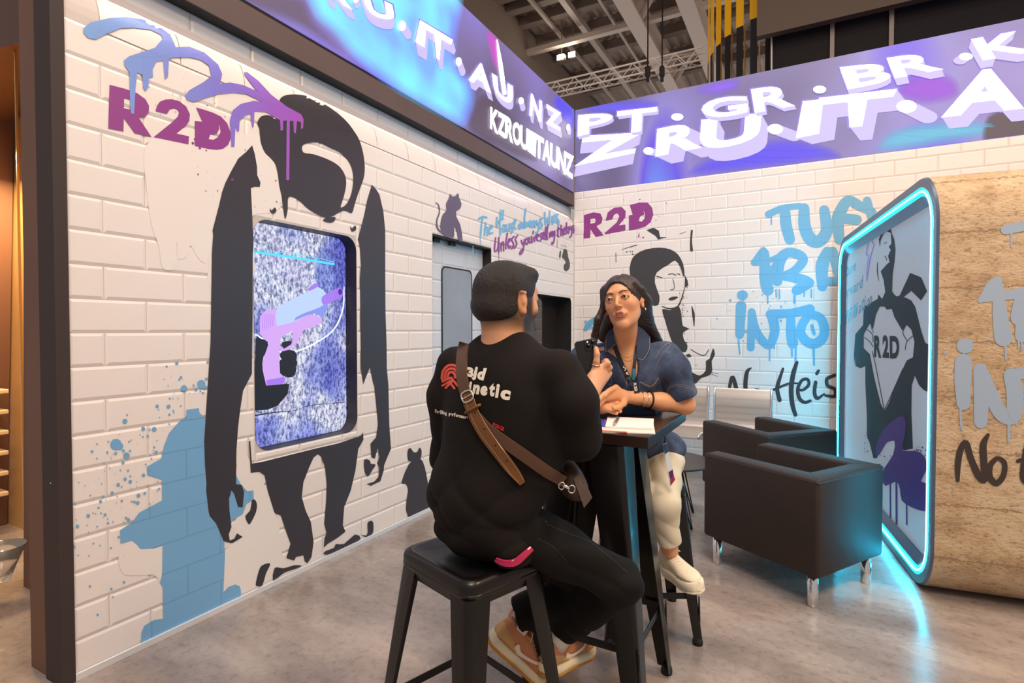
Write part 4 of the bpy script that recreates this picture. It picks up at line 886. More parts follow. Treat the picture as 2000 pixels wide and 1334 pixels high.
for x, y, r in [(820, 1228, 12), (1108, 1145, 8), (1240, 950, 7), (965, 950, 4), (1200, 1240, 6)]: c = Q1((x, y))[0]; d.dot(c[0], c[1], r/3.3, n=9)
attach(d.build('blue_lettering', m_pbl), pod)
m_pk = mat('dark_brown_ink', '3a302c', .5); d = Decal(sd(.003))
s2(((722, 635), (722, 560), (735, 480), (765, 440), (790, 520), (830, 610), (862, 630), (858, 540), (855, 450), (880, 398)), [20, 32, 34, 32, 34, 38, 36, 38, 36, 18])
s2(((925, 520), (890, 560), (890, 620), (925, 650), (960, 610), (965, 545), (935, 520)), [22, 32, 34, 32, 30, 28, 22]); s2(((1035, 535), (1120, 505)), 20); s2(((1075, 470), (1060, 620), (1100, 650)), [24, 30, 24])
attach(d.build('black_script', m_pk), pod)

# ================================================================== HALL ABOVE AND BEYOND
m_deck = mat('corrugated_deck', 'c4b5a8', .55, var=(1.5, .1)); m_steel = mat('painted_steel', 'd8c9bc', .5); m_steel2 = mat('pale_steel', 'ecdccd', .5); m_dk = mat('dark_steel', '9a8a7f', .6)
mb = MB(); x = -16.0; pr = []
while x < 12:
    pr += [(x, 9.32), (x+.05, 9.40), (x+.13, 9.40), (x+.18, 9.32)]; x += .25
mb.loft([[Vector((a, 4, b)) for a, b in pr], [Vector((a, 34, b)) for a, b in pr]], False, False)
ceil = tag(mb.build('ceiling', m_deck), kind='structure')
for (px, py) in [(930, 15), (960, 35), (993, 59), (1029, 93), (1062, 128), (1090, 165), (1108, 190)]:
    P = onZ(px, py, 9.1); attach(MB().box((-2, P.y, 9.18), (28, .12, .26)).box((-2, P.y, 9.06), (28, .22, .03)).build('purlin', m_dk), ceil)
P = onZ(1007, 110, 8.6); attach(MB().box((-2, P.y, 8.6), (28, .16, .12)).build('steel_beam', m_steel2), ceil)
for (px, py, wd, hh, z_) in [(1101, 0, .14, .16, 9.0), (1036, 0, .08, .08, 8.95), (1190, 30, .06, .06, 8.9)]:
    P = onZ(px, py, z_); attach(MB().box((P.x, 18, z_), (wd, 30, hh)).build('steel_beam', m_steel), ceil)
for (px, py) in [(1226, 10), (1345, 10)]:
    P = onZ(px, py, 8.4); attach(MB().box((P.x, 18, 8.3), (.34, 30, .05)).box((P.x, 18, 8.55), (.05, 30, .5)).box((P.x, 18, 8.8), (.34, 30, .05)).build('steel_girder', m_steel2), ceil)
P1, P2 = onZ(1226, 10, 8.4), onZ(1345, 10, 8.4)
for k in range(7):
    y0 = 9+k*1.8; attach(MB().tube([(P1.x, y0, 8.4), (P2.x, y0+(1.6 if k % 2 else -1.2), 9.1)], .07, 6).build('brace', m_steel), ceil)
P = onZ(926, 12, 8.2); attach(MB().box((P.x-.8, 19, 8.4), (1.1, 30, 1.6)).box((P.x-.1, 19, 7.75), (.3, 30, .2)).build('wall_beam', m_dk), ceil)
m_flood = mat('floodlight_glass', 'ffffff', .4, emis=(1, .88, .66), es=30)
for (px, py) in [(1097, 112), (1119, 107)]:
    P = at(px, py, 14); f = empty('floodlight', P); tag(f, 'bright floodlight under the hall roof, %s of the pair' % ('left' if px < 1100 else 'right'), 'floodlight', 'roof floodlights')
    attach(MB().box(P, (.20, .16, .12), bev=.02).build('lamp_body', m_dk), f)
    attach(MB().box(P+Vector((0, -.085, -.03)), (.18, .02, .12)).build('lamp_glass', m_flood), f)
    attach(MB().tube([P+Vector((0, 0, .05)), P+Vector((0, 0, .9))], .015, 6).build('hanger', m_dk), f)
# lighting truss
A1, A2 = at(1075, 183, 10.2), None
zt = A1.z; m_truss = mat('truss_aluminium', 'f3e8da', .4, .1)
yt = A1.y; xa, xb = A1.x, onY(1372, 117, yt).x
tr = empty('lighting_truss', (xa, yt, zt)); tag(tr, 'pale aluminium box truss hanging across the hall above the corner', 'truss')
for dy, dz in ((0, 0), (0, .2), (.2, 0), (.2, .2)): attach(MB().tube([(xa-1.5, yt+dy, zt+dz), (xb, yt+dy, zt+dz)], .018, 6).build('chord', m_truss, smooth=True), tr)
nb2 = int((xb-xa+1.5)/.18)
mb = MB()
for i in range(nb2):
    x0 = xa-1.5+i*.18; u_ = i % 2
    for dy in (0, .2): mb.tube([(x0, yt+dy, zt+.2*u_), (x0+.18, yt+dy, zt+.2*(1-u_))], .009, 4)
    mb.tube([(x0, yt+.2*u_, zt), (x0+.18, yt+.2*(1-u_), zt)], .008, 4)
tag(attach(mb.build('lacing', m_truss), tr), kind='stuff')
for px in (1265, 1293):
    P = onY(px, 140, yt-.05); t_ = empty('chain_hoist', P); tag(t_, 'black chain hoist hanging on the truss, %s one' % ('left' if px < 1280 else 'right'), 'hoist', 'chain hoists')
    attach(MB().box(P, (.08, .08, .18), bev=.02).box(P+Vector((0, 0, -.12)), (.05, .05, .1), bev=.01).build('hoist_body', m_black), t_)
    attach(MB().tube([P+Vector((0, 0, .08)), P+Vector((.0, 0, 1.2))], .012, 5).build('chain', m_black), t_)
# neighbouring stand: slat ring, brown header, black netting walls
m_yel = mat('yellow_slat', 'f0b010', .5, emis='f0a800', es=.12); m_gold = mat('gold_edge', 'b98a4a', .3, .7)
ring = empty('slat_ring', at(1500, 60, 9)); tag(ring, 'hanging ring of vertical yellow and black slats beyond the back screen', 'sign')
Rr = .93; cR = ring.location
for k in range(15):
    an = math.radians(168+k*13+math.degrees(YAW)); p = Vector((cR.x+Rr*math.cos(an), cR.y+Rr*math.sin(an), 0))
    px_z = lambda y: H+.0+(643-y)*9/FPX
    zs = px_z(112-5.2*k if k < 12 else 60)
    attach(MB().box((p.x, p.y, zs+.9), (.012, .12, 1.8), rot=an).build('slat', m_yel), ring)
    attach(MB().box((p.x, p.y, zs-.55), (.012, .10, 1.1), rot=an).build('slat', m_black), ring)
    p2 = Vector((cR.x+(Rr+.01)*math.cos(an+.09), cR.y+(Rr+.01)*math.sin(an+.09), 0)); attach(MB().box((p2.x, p2.y, zs-.55), (.01, .02, 1.1), rot=an).build('slat_edge', m_gold), ring)
m_net = mat('black_netting', '1d1717', .9, var=(.6, .3)); m_hd = mat('brown_header', '5d4c3e', .7)
st_ = empty('neighbour_stand', onY(1500, 200, 8.5)); tag(st_, 'tall black walled stand with a brown header behind the back screen', 'stand')
Pa, Pb = onY(1503, 50, 8.5), onY(1478, 72, 8.2)
attach(MB().box((Pa.x+4, 8.55, 3.5), (8, .1, 7)).build('netting_wall', m_net), st_)
attach(MB().box((Pb.x+5, 8.25, Pb.z+.9), (10, .12, 1.8)).build('header', m_hd), st_)
for px in (1625, 1740): P = onY(px, 100, 8.48); attach(MB().box((P.x, 8.47, 3.6), (.05, .05, 7)).build('upright', m_dk), st_)
attach(MB().tube([onY(1507, 66, 8.45), onY(1507, 160, 8.45)], .012, 6).build('upright', m_steel), st_)

# ---- warm booth at the left edge
m_gw = mat('golden_wall', 'c79a62', .45, var=(1.5, .08)); m_gi = mat('cream_arch', 'e9d2b8', .5); m_bw = mat('umber_wall', '6b4a38', .6)
nbk = empty('arch_booth', (-3.2, 1.5, 0)); tag(nbk, 'golden booth with a glowing arched alcove at the left edge', 'booth')
fn = lambda x, y: onY(x, y, 1.25)
al = [(46, 1334), (46, 95), (40, 84), (28, 84), (10, 90), (-40, 110), (-120, 200), (-130, 1334)]
oo = [(60, 1500), (60, -200), (-260, -200), (-260, 1500)]
t3 = tessellate_polygon([[Vector((*p, 0)) for p in oo], [Vector((*p, 0)) for p in al]]); allp = oo+al
mb = MB(); fr_ = [fn(*p) for p in allp]
vs = [mb.bm.verts.new(p) for p in fr_]
for t in t3: mb.bm.faces.new([vs[i] for i in t])
vb = [mb.bm.verts.new(p+Vector((0, .35, 0))) for p in fr_[4:]]
for i in range(len(al)): mb.bm.faces.new((vs[4+i], vs[4+(i+1) % len(al)], vb[(i+1) % len(al)], vb[i]))
attach(mb.build('alcove_front', m_bw), nbk)
attach(MB().box((-4.0, 1.64, 1.5), (2.4, .06, 4)).build('alcove_back', m_gw), nbk)
mb = MB(); ar = [onY(x, y, 1.58) for x, y in [(2, 760), (2, 300), (0, 150), (-12, 110), (-50, 80), (-120, 110), (-150, 760)]]
bm_ = mb.bm; f1 = bm_.faces.new([bm_.verts.new(p) for p in ar]); ex_ = bmesh.ops.extrude_face_region(bm_, geom=[f1]); bmesh.ops.translate(bm_, vec=(0, -.04, 0), verts=[v for v in ex_['geom'] if isinstance(v, bmesh.types.BMVert)])
attach(mb.build('arch_panel', m_gi), nbk)
m_sl = mat('cream_slat', 'e2c39a', .4)
for k in range(6):
    P = onY(8, 765+40*k, 1.5); attach(MB().box((P.x-.3, 1.5, P.z), (.6, .05, .028), bev=.006).build('slat', m_sl), nbk)
attach(MB().box((onY(40, 600, 1.30).x, 1.30, 1.5), (.008, .01, 4)).build('gold_trim', mat('gold_trim', 'e8b868', .3, .4)), nbk)
bl_ = bpy.data.lights.new('alcove_lamp', 'AREA'); bl_.energy = 60; bl_.color = (1, .66, .32); bl_.size = .5
blo = bpy.data.objects.new('alcove_lamp', bl_); COL.objects.link(blo); blo.location = (-4.1, 1.43, 2.3); blo.rotation_euler = (0, 0, 0)
gl = onY(6, 1085, 1.12); gv = empty('glass_vase', (gl.x-.03, 1.12, max(gl.z-.13, .0))); tag(gv, 'clear glass vase at the very left edge of the booth', 'vase')
gm = MB(); gm.lathe([(.0, 0), (.035, 0), (.045, .03), (.07, .10), (.10, .17), (.096, .17), (.066, .10), (.04, .035), (.0, .01)], n=28)
gm.build('bowl', mat('clear_glass', (.95, .93, .9), .05, trans=.9), gv, smooth=True)
# ================================================================== FURNITURE
m_metal = mat('black_painted_metal', '100d0c', .34, .1, coat=.15, spec=.4, bump=(300, .02))
m_rub = mat('black_rubber', '141212', .8)
def fold_leg(topc, footc, dx, dy, w0, w1, zt, r=.022, t=.004, zb=.0, n=10):
    """folded sheet-steel leg: an L section with a rounded outer corner, tapering to the foot. dx, dy = inward directions"""
    secs = []
    for k in range(n+1):
        s_ = k/n; z = zt+(zb-zt)*s_; c = Vector(topc).lerp(Vector(footc), s_); w_ = w0+(w1-w0)*s_
        rr_ = min(r, w_*.45)*(1-.3*s_); q = []
        q.append((w_, 0)); 
        for j in range(5): a = math.pi/2*j/4; q.append((rr_-rr_*math.sin(a), rr_-rr_*math.cos(a)))
        q.append((0, w_)); q.append((t, w_))
        ri = rr_-t*.6
        for j in range(5): a = math.pi/2*(4-j)/4; q.append((t+ri-ri*math.sin(a), t+ri-ri*math.cos(a)))
        q.append((w_, t))
        secs.append([Vector((c.x+dx[0]*a_+dy[0]*b_, c.y+dx[1]*a_+dy[1]*b_, z)) for a_, b_ in q])
    return MB().loft(secs)
def leg_set(root, hx, hy, fx, fy, w0, w1, zt, railz, rname='rail', zr2=None):
    for sx in (-1, 1):
        for sy in (-1, 1):
            mb = fold_leg((sx*hx, sy*hy, 0), (sx*fx, sy*fy, 0), (-sx, 0), (0, -sy), w0, w1, zt, zb=.015)
            lg = auto_smooth(mb.build('leg', m_metal, root), 35)
            MB().lathe([(.0, 0), (.021, 0), (.022, .012), (.018, .03), (.0, .03)], (sx*(fx-.018), sy*(fy-.018), 0), 14).build('foot_cap', m_rub, lg, smooth=True)
            # pressed rib near the foot
            k = .75; cx, cy = sx*(hx+(fx-hx)*k), sy*(hy+(fy-hy)*k)
            MB().tube([(cx-sx*.02+sx*.019, cy-sy*.001, zt*(1-k)+.05), (cx-sx*.004+sx*.006, cy-sy*.001, zt*(1-k)-.06)], .004, 6).build('pressed_rib', m_metal, lg, smooth=True)
    s_ = 1-railz/zt; rx, ry = hx+(fx-hx)*s_-.012, hy+(fy-hy)*s_-.012
    for a, b in (((-rx, -ry), (rx, -ry)), ((rx, -ry), (rx, ry)), ((rx, ry), (-rx, ry)), ((-rx, ry), (-rx, -ry))):
        mb = MB(); va = Vector((*a, railz)); vb_ = Vector((*b, railz)); dd = vb_-va
        mb.box((va+vb_)/2, (dd.length, .006, .026), math.atan2(dd.y, dd.x), bev=.002)
        mb.build(rname, m_metal, root)
def rr2(hx, hy, r, z, n=6): return [Vector((a, b, z)) for a, b in rrect(-hx, -hy, hx, hy, r, n)]
def stool(c, rz, h, hx, hy, fx, fy, label):
    root = empty('bar_stool', (c[0], c[1], 0), rz); tag(root, label, 'bar stool')
    mb = MB(); mb.loft([rr2(hx-.012, hy-.012, .035, h-.075), rr2(hx-.004, hy-.004, .04, h-.045), rr2(hx, hy, .045, h-.035), rr2(hx, hy, .045, h-.018), rr2(hx-.004, hy-.004, .043, h-.006), rr2(hx-.014, hy-.014, .04, h), rr2(hx-.03, hy-.03, .035, h-.002), rr2(hx-.05, hy-.05, .03, h-.010), rr2(hx*.4, hy*.4, .03, h-.013)], True, True)
    auto_smooth(mb.build('seat', m_metal, root), 60)
    mb = MB(); mb.loft([rr2(hx-.001, hy-.001, .046, h-.041), rr2(hx+.0012, hy+.0012, .046, h-.0385), rr2(hx-.001, hy-.001, .046, h-.036)], True, False)
    mb.build('seat_seam', m_metal, root)
    leg_set(root, hx-.006, hy-.006, fx, fy, .078, .038, h-.05, .20)
    return root
# the man's stool: seat corners read from the photo (left, near, right)
sc = cw(-.122, 1.625, 0); srot = math.atan2(-.105, .31)+0.0
man_stool = stool((sc.x, sc.y), srot, .665, .172, .150, .235, .21, 'black metal bar stool under the man in black, nearest the camera')
woman_stool = stool((-.647, 2.45), math.radians(28.4), .665, .155, .155, .205, .205, 'black metal bar stool under the woman in the denim shirt')
# bar table
TH = .975
tbl = empty('bar_table', (-.675, 1.925, 0)); tag(tbl, 'square dark-topped metal bar table between the man and the woman', 'table')
m_top = mat('dark_brown_tabletop', '2a1c18', .28, var=(6, .12)); m_edge = mat('tabletop_edge', '2a2120', .4)
mb = MB(); mb.box((-.455-.335+.675, 2.095-1.925, TH-.019), (.67, .635, .038), bev=.002); mb.build('tabletop', m_top, tbl)
leg_set(tbl, .135, .15, .228, .208, .128, .056, TH-.04, .265)
MB().box((0, 0, TH-.050), (.25, .29, .022), bev=.004).build('top_plate', m_metal, tbl)
MB().box((-.115, .17, TH-.045), (.60, .03, .012)).box((.11, .17, TH-.045), (.03, .56, .012)).build('support_bar', m_metal, tbl)

# armchairs
m_lea = mat('dark_brown_leather', '2d231e', .58, bump=(260, .12), var=(5, .08), spec=.4)
m_stitch = mat('leather_piping', '3a302c', .5)
def armchair(c, rz, label, w_=.60, d_=.68, h=.628, b=.155):
    """open front towards -x; back at +x"""
    root = empty('armchair', (c[0], c[1], 0), rz); tag(root, label, 'armchair', 'dark leather cube armchairs')
    t = .115; x0, x1, y1 = -d_/2, d_/2, w_/2
    U = [(x0, -y1), (x1, -y1), (x1, y1), (x0, y1), (x0, y1-t), (x1-t, y1-t), (x1-t, -y1+t), (x0, -y1+t)]
    sh = MB().prism(U, b, h, bev=.016).build('arms_and_back', m_lea, root); auto_smooth(sh, 50)
    for pts in ([(x0+.01, -y1+.001), (x1-.003, -y1+.001), (x1-.001, -y1+.006), (x1-.001, y1-.006), (x1-.003, y1-.001), (x0+.01, y1-.001)],):
        MB().tube([(p[0], p[1], h-.017) for p in pts], .0022, 5).build('piping', m_stitch, sh)
    for sy in (-1, 1): MB().tube([(x1-.012, sy*(y1-.012), h+.0005), (x1-t+.006, sy*(y1-t+.006), h+.0005)], .0016, 5).build('corner_seam', m_stitch, sh)
    MB().box((-t/2, 0, b+.11), (d_-t-.006, w_-2*t, .20), bev=.02, seg=3).build('seat_base', m_lea, root, smooth=True)
    auto_smooth(MB().box((-t/2-.002, 0, b+.265), (d_-t, w_-2*t-.006, .11), bev=.03, seg=4).build('seat_cushion', m_lea, root), 60)
    for sx in (-1, 1):
        for sy in (-1, 1):
            MB().lathe([(0, 0), (.022, 0), (.024, .004), (.024, b), (.0, b+.004)], (sx*(d_/2-.055), sy*(w_/2-.055), 0), 24).build('leg', m_chrome, root, smooth=True)
    return root
# chair 1: near corner N, left corner L, right corner R on the floor plan
cN, cL, cR_ = Vector((.061, 2.893)), Vector((-.505, 3.241)), Vector((.352, 3.400))
cc = (cL+cR_)/2; ang = math.atan2((cN-cL).y, (cN-cL).x)
armchair((cc.x, cc.y), ang, 'dark leather cube armchair nearest the camera, its back lit cyan by the neon', w_=.585, d_=.665)
cc2 = Vector((-.255, 4.40)); armchair((cc2.x, cc2.y), math.radians(-42), 'dark leather cube armchair standing behind the nearer one, by the steel bench', w_=.62, d_=.66)
# perforated steel bench
m_perf = mat('perforated_steel', 'b3a69c', .38, .55)
tcb = N(m_perf, 'ShaderNodeTexCoord'); vo = N(m_perf, 'ShaderNodeTexVoronoi', i_Scale=110, i_Randomness=0.0); L(m_perf, tcb.outputs['Object'], vo.inputs['Vector'])
rv = ramp(m_perf, [(.18, '6b605a'), (.30, 'bfb2a8')]); L(m_perf, vo.outputs['Distance'], rv.inputs[0]); L(m_perf, rv.outputs[0], bsdf(m_perf).inputs['Base Color'])
by = 5.35
bench = empty('waiting_bench', (-.9, by, 0)); tag(bench, 'perforated steel waiting bench with two backrests against the back wall', 'bench')
SEATS = [(onY(1396, 757, by).x, onY(1507, 765, by).x), (onY(1270, 757, by).x, onY(1383, 757, by).x)]
ztop = onY(1396, 757, by).z
for a, b in SEATS:
    prof = [(-.50, .395), (-.47, .412), (-.40, .415), (-.15, .40), (-.07, .405), (-.04, .43), (-.02, .50), (.0, .62), (.02, ztop-.01), (.03, ztop)]
    mb = MB(); mb.loft([[Vector((a-bench.location.x+.01, y_, z_)), Vector((b-bench.location.x-.01, y_, z_)), Vector((b-bench.location.x-.01, y_+.006, z_-.004)), Vector((a-bench.location.x+.01, y_+.006, z_-.004))] for y_, z_ in prof], True, True)
    st2 = auto_smooth(mb.build('seat_shell', m_perf, bench), 40)
    for xx in (a, b):
        MB().tube([(xx-bench.location.x, y_-.004, z_+.004) for y_, z_ in prof], .012, 8).build('side_rail', m_chrome, st2, smooth=True)
MB().box((-.0, -.22, .36), (1.35, .06, .05), bev=.005).build('beam', m_chrome, bench)
for xx in (-.55, .50):
    lg = MB().tube([(xx, -.22, .35), (xx, -.22, .04)], .025, 10).build('leg', m_chrome, bench, smooth=True)
    MB().box((xx, -.2, .02), (.05, .5, .03), bev=.01).build('foot_bar', m_chrome, lg)
# low round side table with wire legs
m_disk = mat('matt_black_top', '3b3432', .45)
rc_ = Vector((-.86, 3.86)); rt = empty('side_table', (rc_.x, rc_.y, 0)); tag(rt, 'low round black side table on wire legs, left of the armchairs', 'side table')
MB().lathe([(0, .405), (.30, .405), (.305, .41), (.305, .418), (.30, .422), (0, .422)], n=48).build('tabletop', m_disk, rt, smooth=False)
for k in range(4):
    a = math.radians(45+90*k+10); ca, sa = math.cos(a), math.sin(a)
    MB().tube([(.12*ca-.02*sa, .12*sa+.02*ca, .405), (.25*ca, .25*sa, .004), (.25*ca+.01*sa, .25*sa-.01*ca, .004), (.12*ca+.03*sa, .12*sa-.03*ca, .405)], .005, 6).build('wire_leg', m_metal, rt, smooth=True)

# ---- things on the bar table
m_ph = mat('black_phone_glass', '0d0c0e', .12, coat=.5); m_phf = mat('phone_case', '17161a', .4)
def phone(name_parent_loc, M_, label, lens=False):
    root = bpy.data.objects.new('smartphone', None); COL.objects.link(root); root.empty_display_size = .05
    root.matrix_world = M_; tag(root, label, 'phone')
    MB().prism(rrect(-.037, -.076, .037, .076, .011, 5), 0, .0095, bev=.0015).build('case', m_phf, root)
    MB().prism(rrect(-.034, -.073, .034, .073, .009, 5), .0095, .0102).build('screen', m_ph, root)
    if lens:
        ml = mat('camera_glass', '08080a', .08); cb = MB().prism(rrect(-.034, .037, .006, .073, .009, 4), -.0022, 0, bev=.0006).build('camera_plate', m_phf, root)
        for (x, y) in ((-.024, .063), (-.024, .045), (-.006, .054)):
            MB().lathe([(0, -.005), (.0065, -.005), (.0075, -.003), (.0075, -.001)], (x, y, 0), 18).build('lens', ml, cb, smooth=True)
        MB().lathe([(0, -.004), (.0025, -.004), (.0028, -.002)], (-.006, .067, 0), 10).build('flash', mat('flash_glass', 'f2e6c0', .3, emis='fff0c8', es=.8), cb)
    return root
pA = onZ(1216, 803, TH); ph2 = phone(None, Matrix.Translation((pA.x, pA.y, TH+.0005)) @ Matrix.Rotation(math.radians(-58), 4, 'Z'), 'black smartphone lying on the bar table under the woman\'s forearm')
m_paper = mat('white_paper', 'f0e8e2', .6); m_paper2 = mat('cream_page', 'e6dcd0', .6)
def quad_on(z, pts, t):   # slab on the tabletop from its four photo corners
    return [onZ(x, y, z) for x, y in pts]
cor = quad_on(TH, [(1172, 822), (1276, 828), (1280, 849), (1168, 845)], 0)
bro = empty('brochure', (cor[0].x, cor[0].y, TH)); tag(bro, 'glossy red, white and blue brochure lying under the notepad', 'brochure')
mb = MB(); mb.prism([(p.x-bro.location.x, p.y-bro.location.y) for p in cor], .0005, .004); mb.build('page_block', m_paper2, bro)
m_red = mat('red_print', 'd4483a', .35); m_blu = mat('blue_print', '3c4fae', .35)
bfn = lambda o: (lambda x, y: onZ(x, y, TH+.004+o))
d = Decal(bfn(.0004)); d.poly([(1174, 818), (1190, 818), (1184, 834), (1172, 834)]); attach(d.build('cover_print', m_blu), bro)
d = Decal(bfn(.0006)); d.poly([(1192, 821), (1274, 827), (1274, 831), (1190, 825)]); d.poly([(1172, 840), (1225, 843), (1225, 845), (1171, 842)]); d.dot(1184, 822, 4, 2); attach(d.build('cover_print', m_red), bro)
cor = quad_on(TH+.004, [(1187, 817), (1277, 821), (1276, 840), (1182, 836)], 0)
pad = empty('notepad', (cor[0].x, cor[0].y, TH+.0048)); tag(pad, 'small white notepad with a pen on it at the table front', 'notepad')
MB().prism([(p.x-pad.location.x, p.y-pad.location.y) for p in cor], 0, .006).build('sheets', m_paper, pad)
e1, e2 = onZ(1207, 817, TH+.017), onZ(1199, 829, TH+.017)
pen = empty('pen', e1); tag(pen, 'short grey pen lying on the white notepad', 'pen')
m_pen = mat('grey_pen', '5b5a66', .35); m_pt = mat('pen_tip', 'c9b8a6', .3, .6)
dv = e2-e1
MB().tube([(0, 0, 0), dv*.8], .0055, 12).build('barrel', m_pen, pen, smooth=True); MB().tube([dv*.8, dv*.93, dv], [.0055, .004, .0015], 12).build('tip', m_pt, pen, smooth=True)
MB().tube([Vector((0, 0, .008)), dv*.45+Vector((0, 0, .008))], .0012, 6).build('clip', m_pen, pen)
# ================================================================== ORGANIC SURFACES (smooth unions of tapered limbs, meshed once)
def rotm(fwd, up=(0, 0, 1)):
    f = Vector(fwd).normalized(); r = f.cross(Vector(up)).normalized(); u = r.cross(f)
    return np.array([[r.x, f.x, u.x], [r.y, f.y, u.y], [r.z, f.z, u.z]])     # columns right, forward, up
def cap(a, b, ra, rb, k=.02): return ('c', np.array(a, float), np.array(b, float), ra, rb, k)
def ell(c, r, R=None, k=.02): return ('e', np.array(c, float), np.array(r, float), np.eye(3) if R is None else np.array(R, float), None, k)
def sub(p): return ('-',)+p
def _sd(p, X):
    if p[0] == 'c':
        a, b, ra, rb = p[1:5]; ab = b-a; L2 = max(ab@ab, 1e-12); t = np.clip(((X-a)@ab)/L2, 0, 1)
        return np.linalg.norm(X-a-t[:, None]*ab, axis=1)-(ra+(rb-ra)*t)
    c, r, R = p[1:4]; Y = (X-c)@R; k0 = np.linalg.norm(Y/r, axis=1); k1 = np.linalg.norm(Y/(r*r), axis=1)
    return k0*(k0-1)/np.maximum(k1, 1e-9)
def sdf(prims, X, disp=None):
    d = np.full(len(X), 9.0)
    for p in prims:
        neg = p[0] == '-'; q = p[1:] if neg else p; e = _sd(q, X); k = q[-1]
        if neg:
            h_ = np.clip(.5-.5*(d+e)/k, 0, 1); d = d*(1-h_)-e*h_+k*h_*(1-h_)
        else:
            h_ = np.clip(.5+.5*(d-e)/k, 0, 1); d = d*(1-h_)+e*h_-k*h_*(1-h_)
    if disp is not None: d = d+disp(X)
    return d
def bounds(prims, pad):
    lo, hi = np.full(3, 9e9), np.full(3, -9e9)
    for p in prims:
        if p[0] == '-': continue
        if p[0] == 'c':
            r = max(p[3], p[4]); P = np.array([p[1]-r, p[2]-r, p[1]+r, p[2]+r])
        else: r = max(p[2]); P = np.array([p[1]-r, p[1]+r])
        lo = np.minimum(lo, P.min(0)); hi = np.maximum(hi, P.max(0))
    return lo-pad, hi+pad
def surf(prims, h, disp=None, pad=.02, B=12, clip=None):
    lo, hi = bounds(prims, pad); n = (np.ceil((hi-lo)/h/B).astype(int))*B+1
    D = np.full(n, 9.0, np.float32); nb = (n-1)//B
    cs = np.stack(np.meshgrid(*[np.arange(k) for k in nb], indexing='ij'), -1).reshape(-1, 3)
    dc = sdf(prims, lo+(cs*B+B/2)*h); rad = B*h*.5*1.733+.02+(pad if disp is not None else 0)
    off = np.stack(np.meshgrid(*[np.arange(B+1)]*3, indexing='ij'), -1).reshape(-1, 3)
    for c, dd in zip(cs, dc):
        s0 = c*B; sl = tuple(slice(s0[i], s0[i]+B+1) for i in range(3))
        if abs(dd) > rad:
            if dd < 0: D[sl] = np.minimum(D[sl], -9.0) if False else np.where(D[sl] == 9.0, -9.0, D[sl])
            continue
        X = lo+(s0+off)*h; ctr = lo+(s0+B/2)*h; R_ = B*h*.87
        pr = [p for p in prims if _sd(p[1:] if p[0] == '-' else p, ctr[None])[0] < R_+.06 or p[0] == '-']
        if not any(p[0] != '-' for p in pr): continue
        D[sl] = sdf(pr, X, disp).reshape((B+1,)*3)
    if clip is not None:
        g = lo+np.stack(np.meshgrid(*[np.arange(k) for k in n], indexing='ij'), -1)*h; D = clip(D, g)
    ins = D < 0; m = n-1
    # cell vertices
    cnt = np.zeros(m, np.int16); acc = np.zeros((*m, 3), np.float32)
    for ax in range(3):
        o = [0, 1, 2]; o.remove(ax)
        for u in (0, 1):
            for v in (0, 1):
                sa = [slice(0, m[i]) for i in range(3)]; sb = [slice(0, m[i]) for i in range(3)]
                for q, w_ in zip(o, (u, v)): sa[q] = slice(w_, w_+m[q]); sb[q] = slice(w_, w_+m[q])
                sb[ax] = slice(1, 1+m[ax]); A, Bv = D[tuple(sa)], D[tuple(sb)]; x = (A < 0) != (Bv < 0)
                t = np.where(x, A/np.where(x, A-Bv, 1), 0); t = np.clip(t, .02, .98); cnt += x
                acc[..., ax] += np.where(x, t, 0); acc[..., o[0]] += np.where(x, u, 0); acc[..., o[1]] += np.where(x, v, 0)
    act = cnt > 0; idx = np.full(m, -1, np.int64); idx[act] = np.arange(act.sum())
    cell = np.argwhere(act); V = lo+(cell+acc[act]/cnt[act][:, None])*h
    F = []
    for ax in range(3):
        b_, c_ = (ax+1) % 3, (ax+2) % 3
        sa = [slice(1, m[i]) for i in range(3)]; sb = [slice(1, m[i]) for i in range(3)]; sa[ax] = slice(0, m[ax]); sb[ax] = slice(1, m[ax]+1)
        A, Bv = ins[tuple(sa)], ins[tuple(sb)]; e = np.argwhere(A != Bv); 
        base = e.copy()
        for q in (b_, c_): base[:, q] += 1
        fl = A[tuple(e.T)]
        def ix(db, dc_):
            r = base.copy(); r[:, b_] -= db; r[:, c_] -= dc_; return idx[tuple(r.T)]
        Q = np.stack([ix(1, 1), ix(0, 1), ix(0, 0), ix(1, 0)], 1); Q[~fl] = Q[~fl][:, ::-1]; F.append(Q)
    F = np.concatenate(F); F = F[(F >= 0).all(1)]
    return V, F
def mesh_np(name, V, F, col=None):
    me = bpy.data.meshes.new(name); me.vertices.add(len(V)); me.vertices.foreach_set('co', np.ascontiguousarray(V, np.float32).ravel())
    me.loops.add(F.size); me.loops.foreach_set('vertex_index', F.astype(np.int32).ravel()); me.polygons.add(len(F))
    me.polygons.foreach_set('loop_start', np.arange(len(F), dtype=np.int32)*F.shape[1]); me.polygons.foreach_set('loop_total', np.full(len(F), F.shape[1], np.int32))
    me.polygons.foreach_set('use_smooth', np.ones(len(F), bool))
    if col is not None:
        a = me.color_attributes.new('col', 'FLOAT_COLOR', 'POINT'); c = np.ones((len(V), 4), np.float32); c[:, :3] = col; a.data.foreach_set('color', c.ravel())
    me.update(); me.validate(); return me
def relax(V, F, it=2, lam=.5):
    n = len(V); E = np.concatenate([F[:, [0, 1]], F[:, [1, 2]], F[:, [2, 3]], F[:, [3, 0]]]); V = V.copy()
    c = np.bincount(E[:, 0], minlength=n)+np.bincount(E[:, 1], minlength=n)
    for k in range(it):
        S_ = np.stack([np.bincount(E[:, 0], V[E[:, 1], i], n)+np.bincount(E[:, 1], V[E[:, 0], i], n) for i in range(3)], 1)
        V += (S_/c[:, None]-V)*lam
    return V
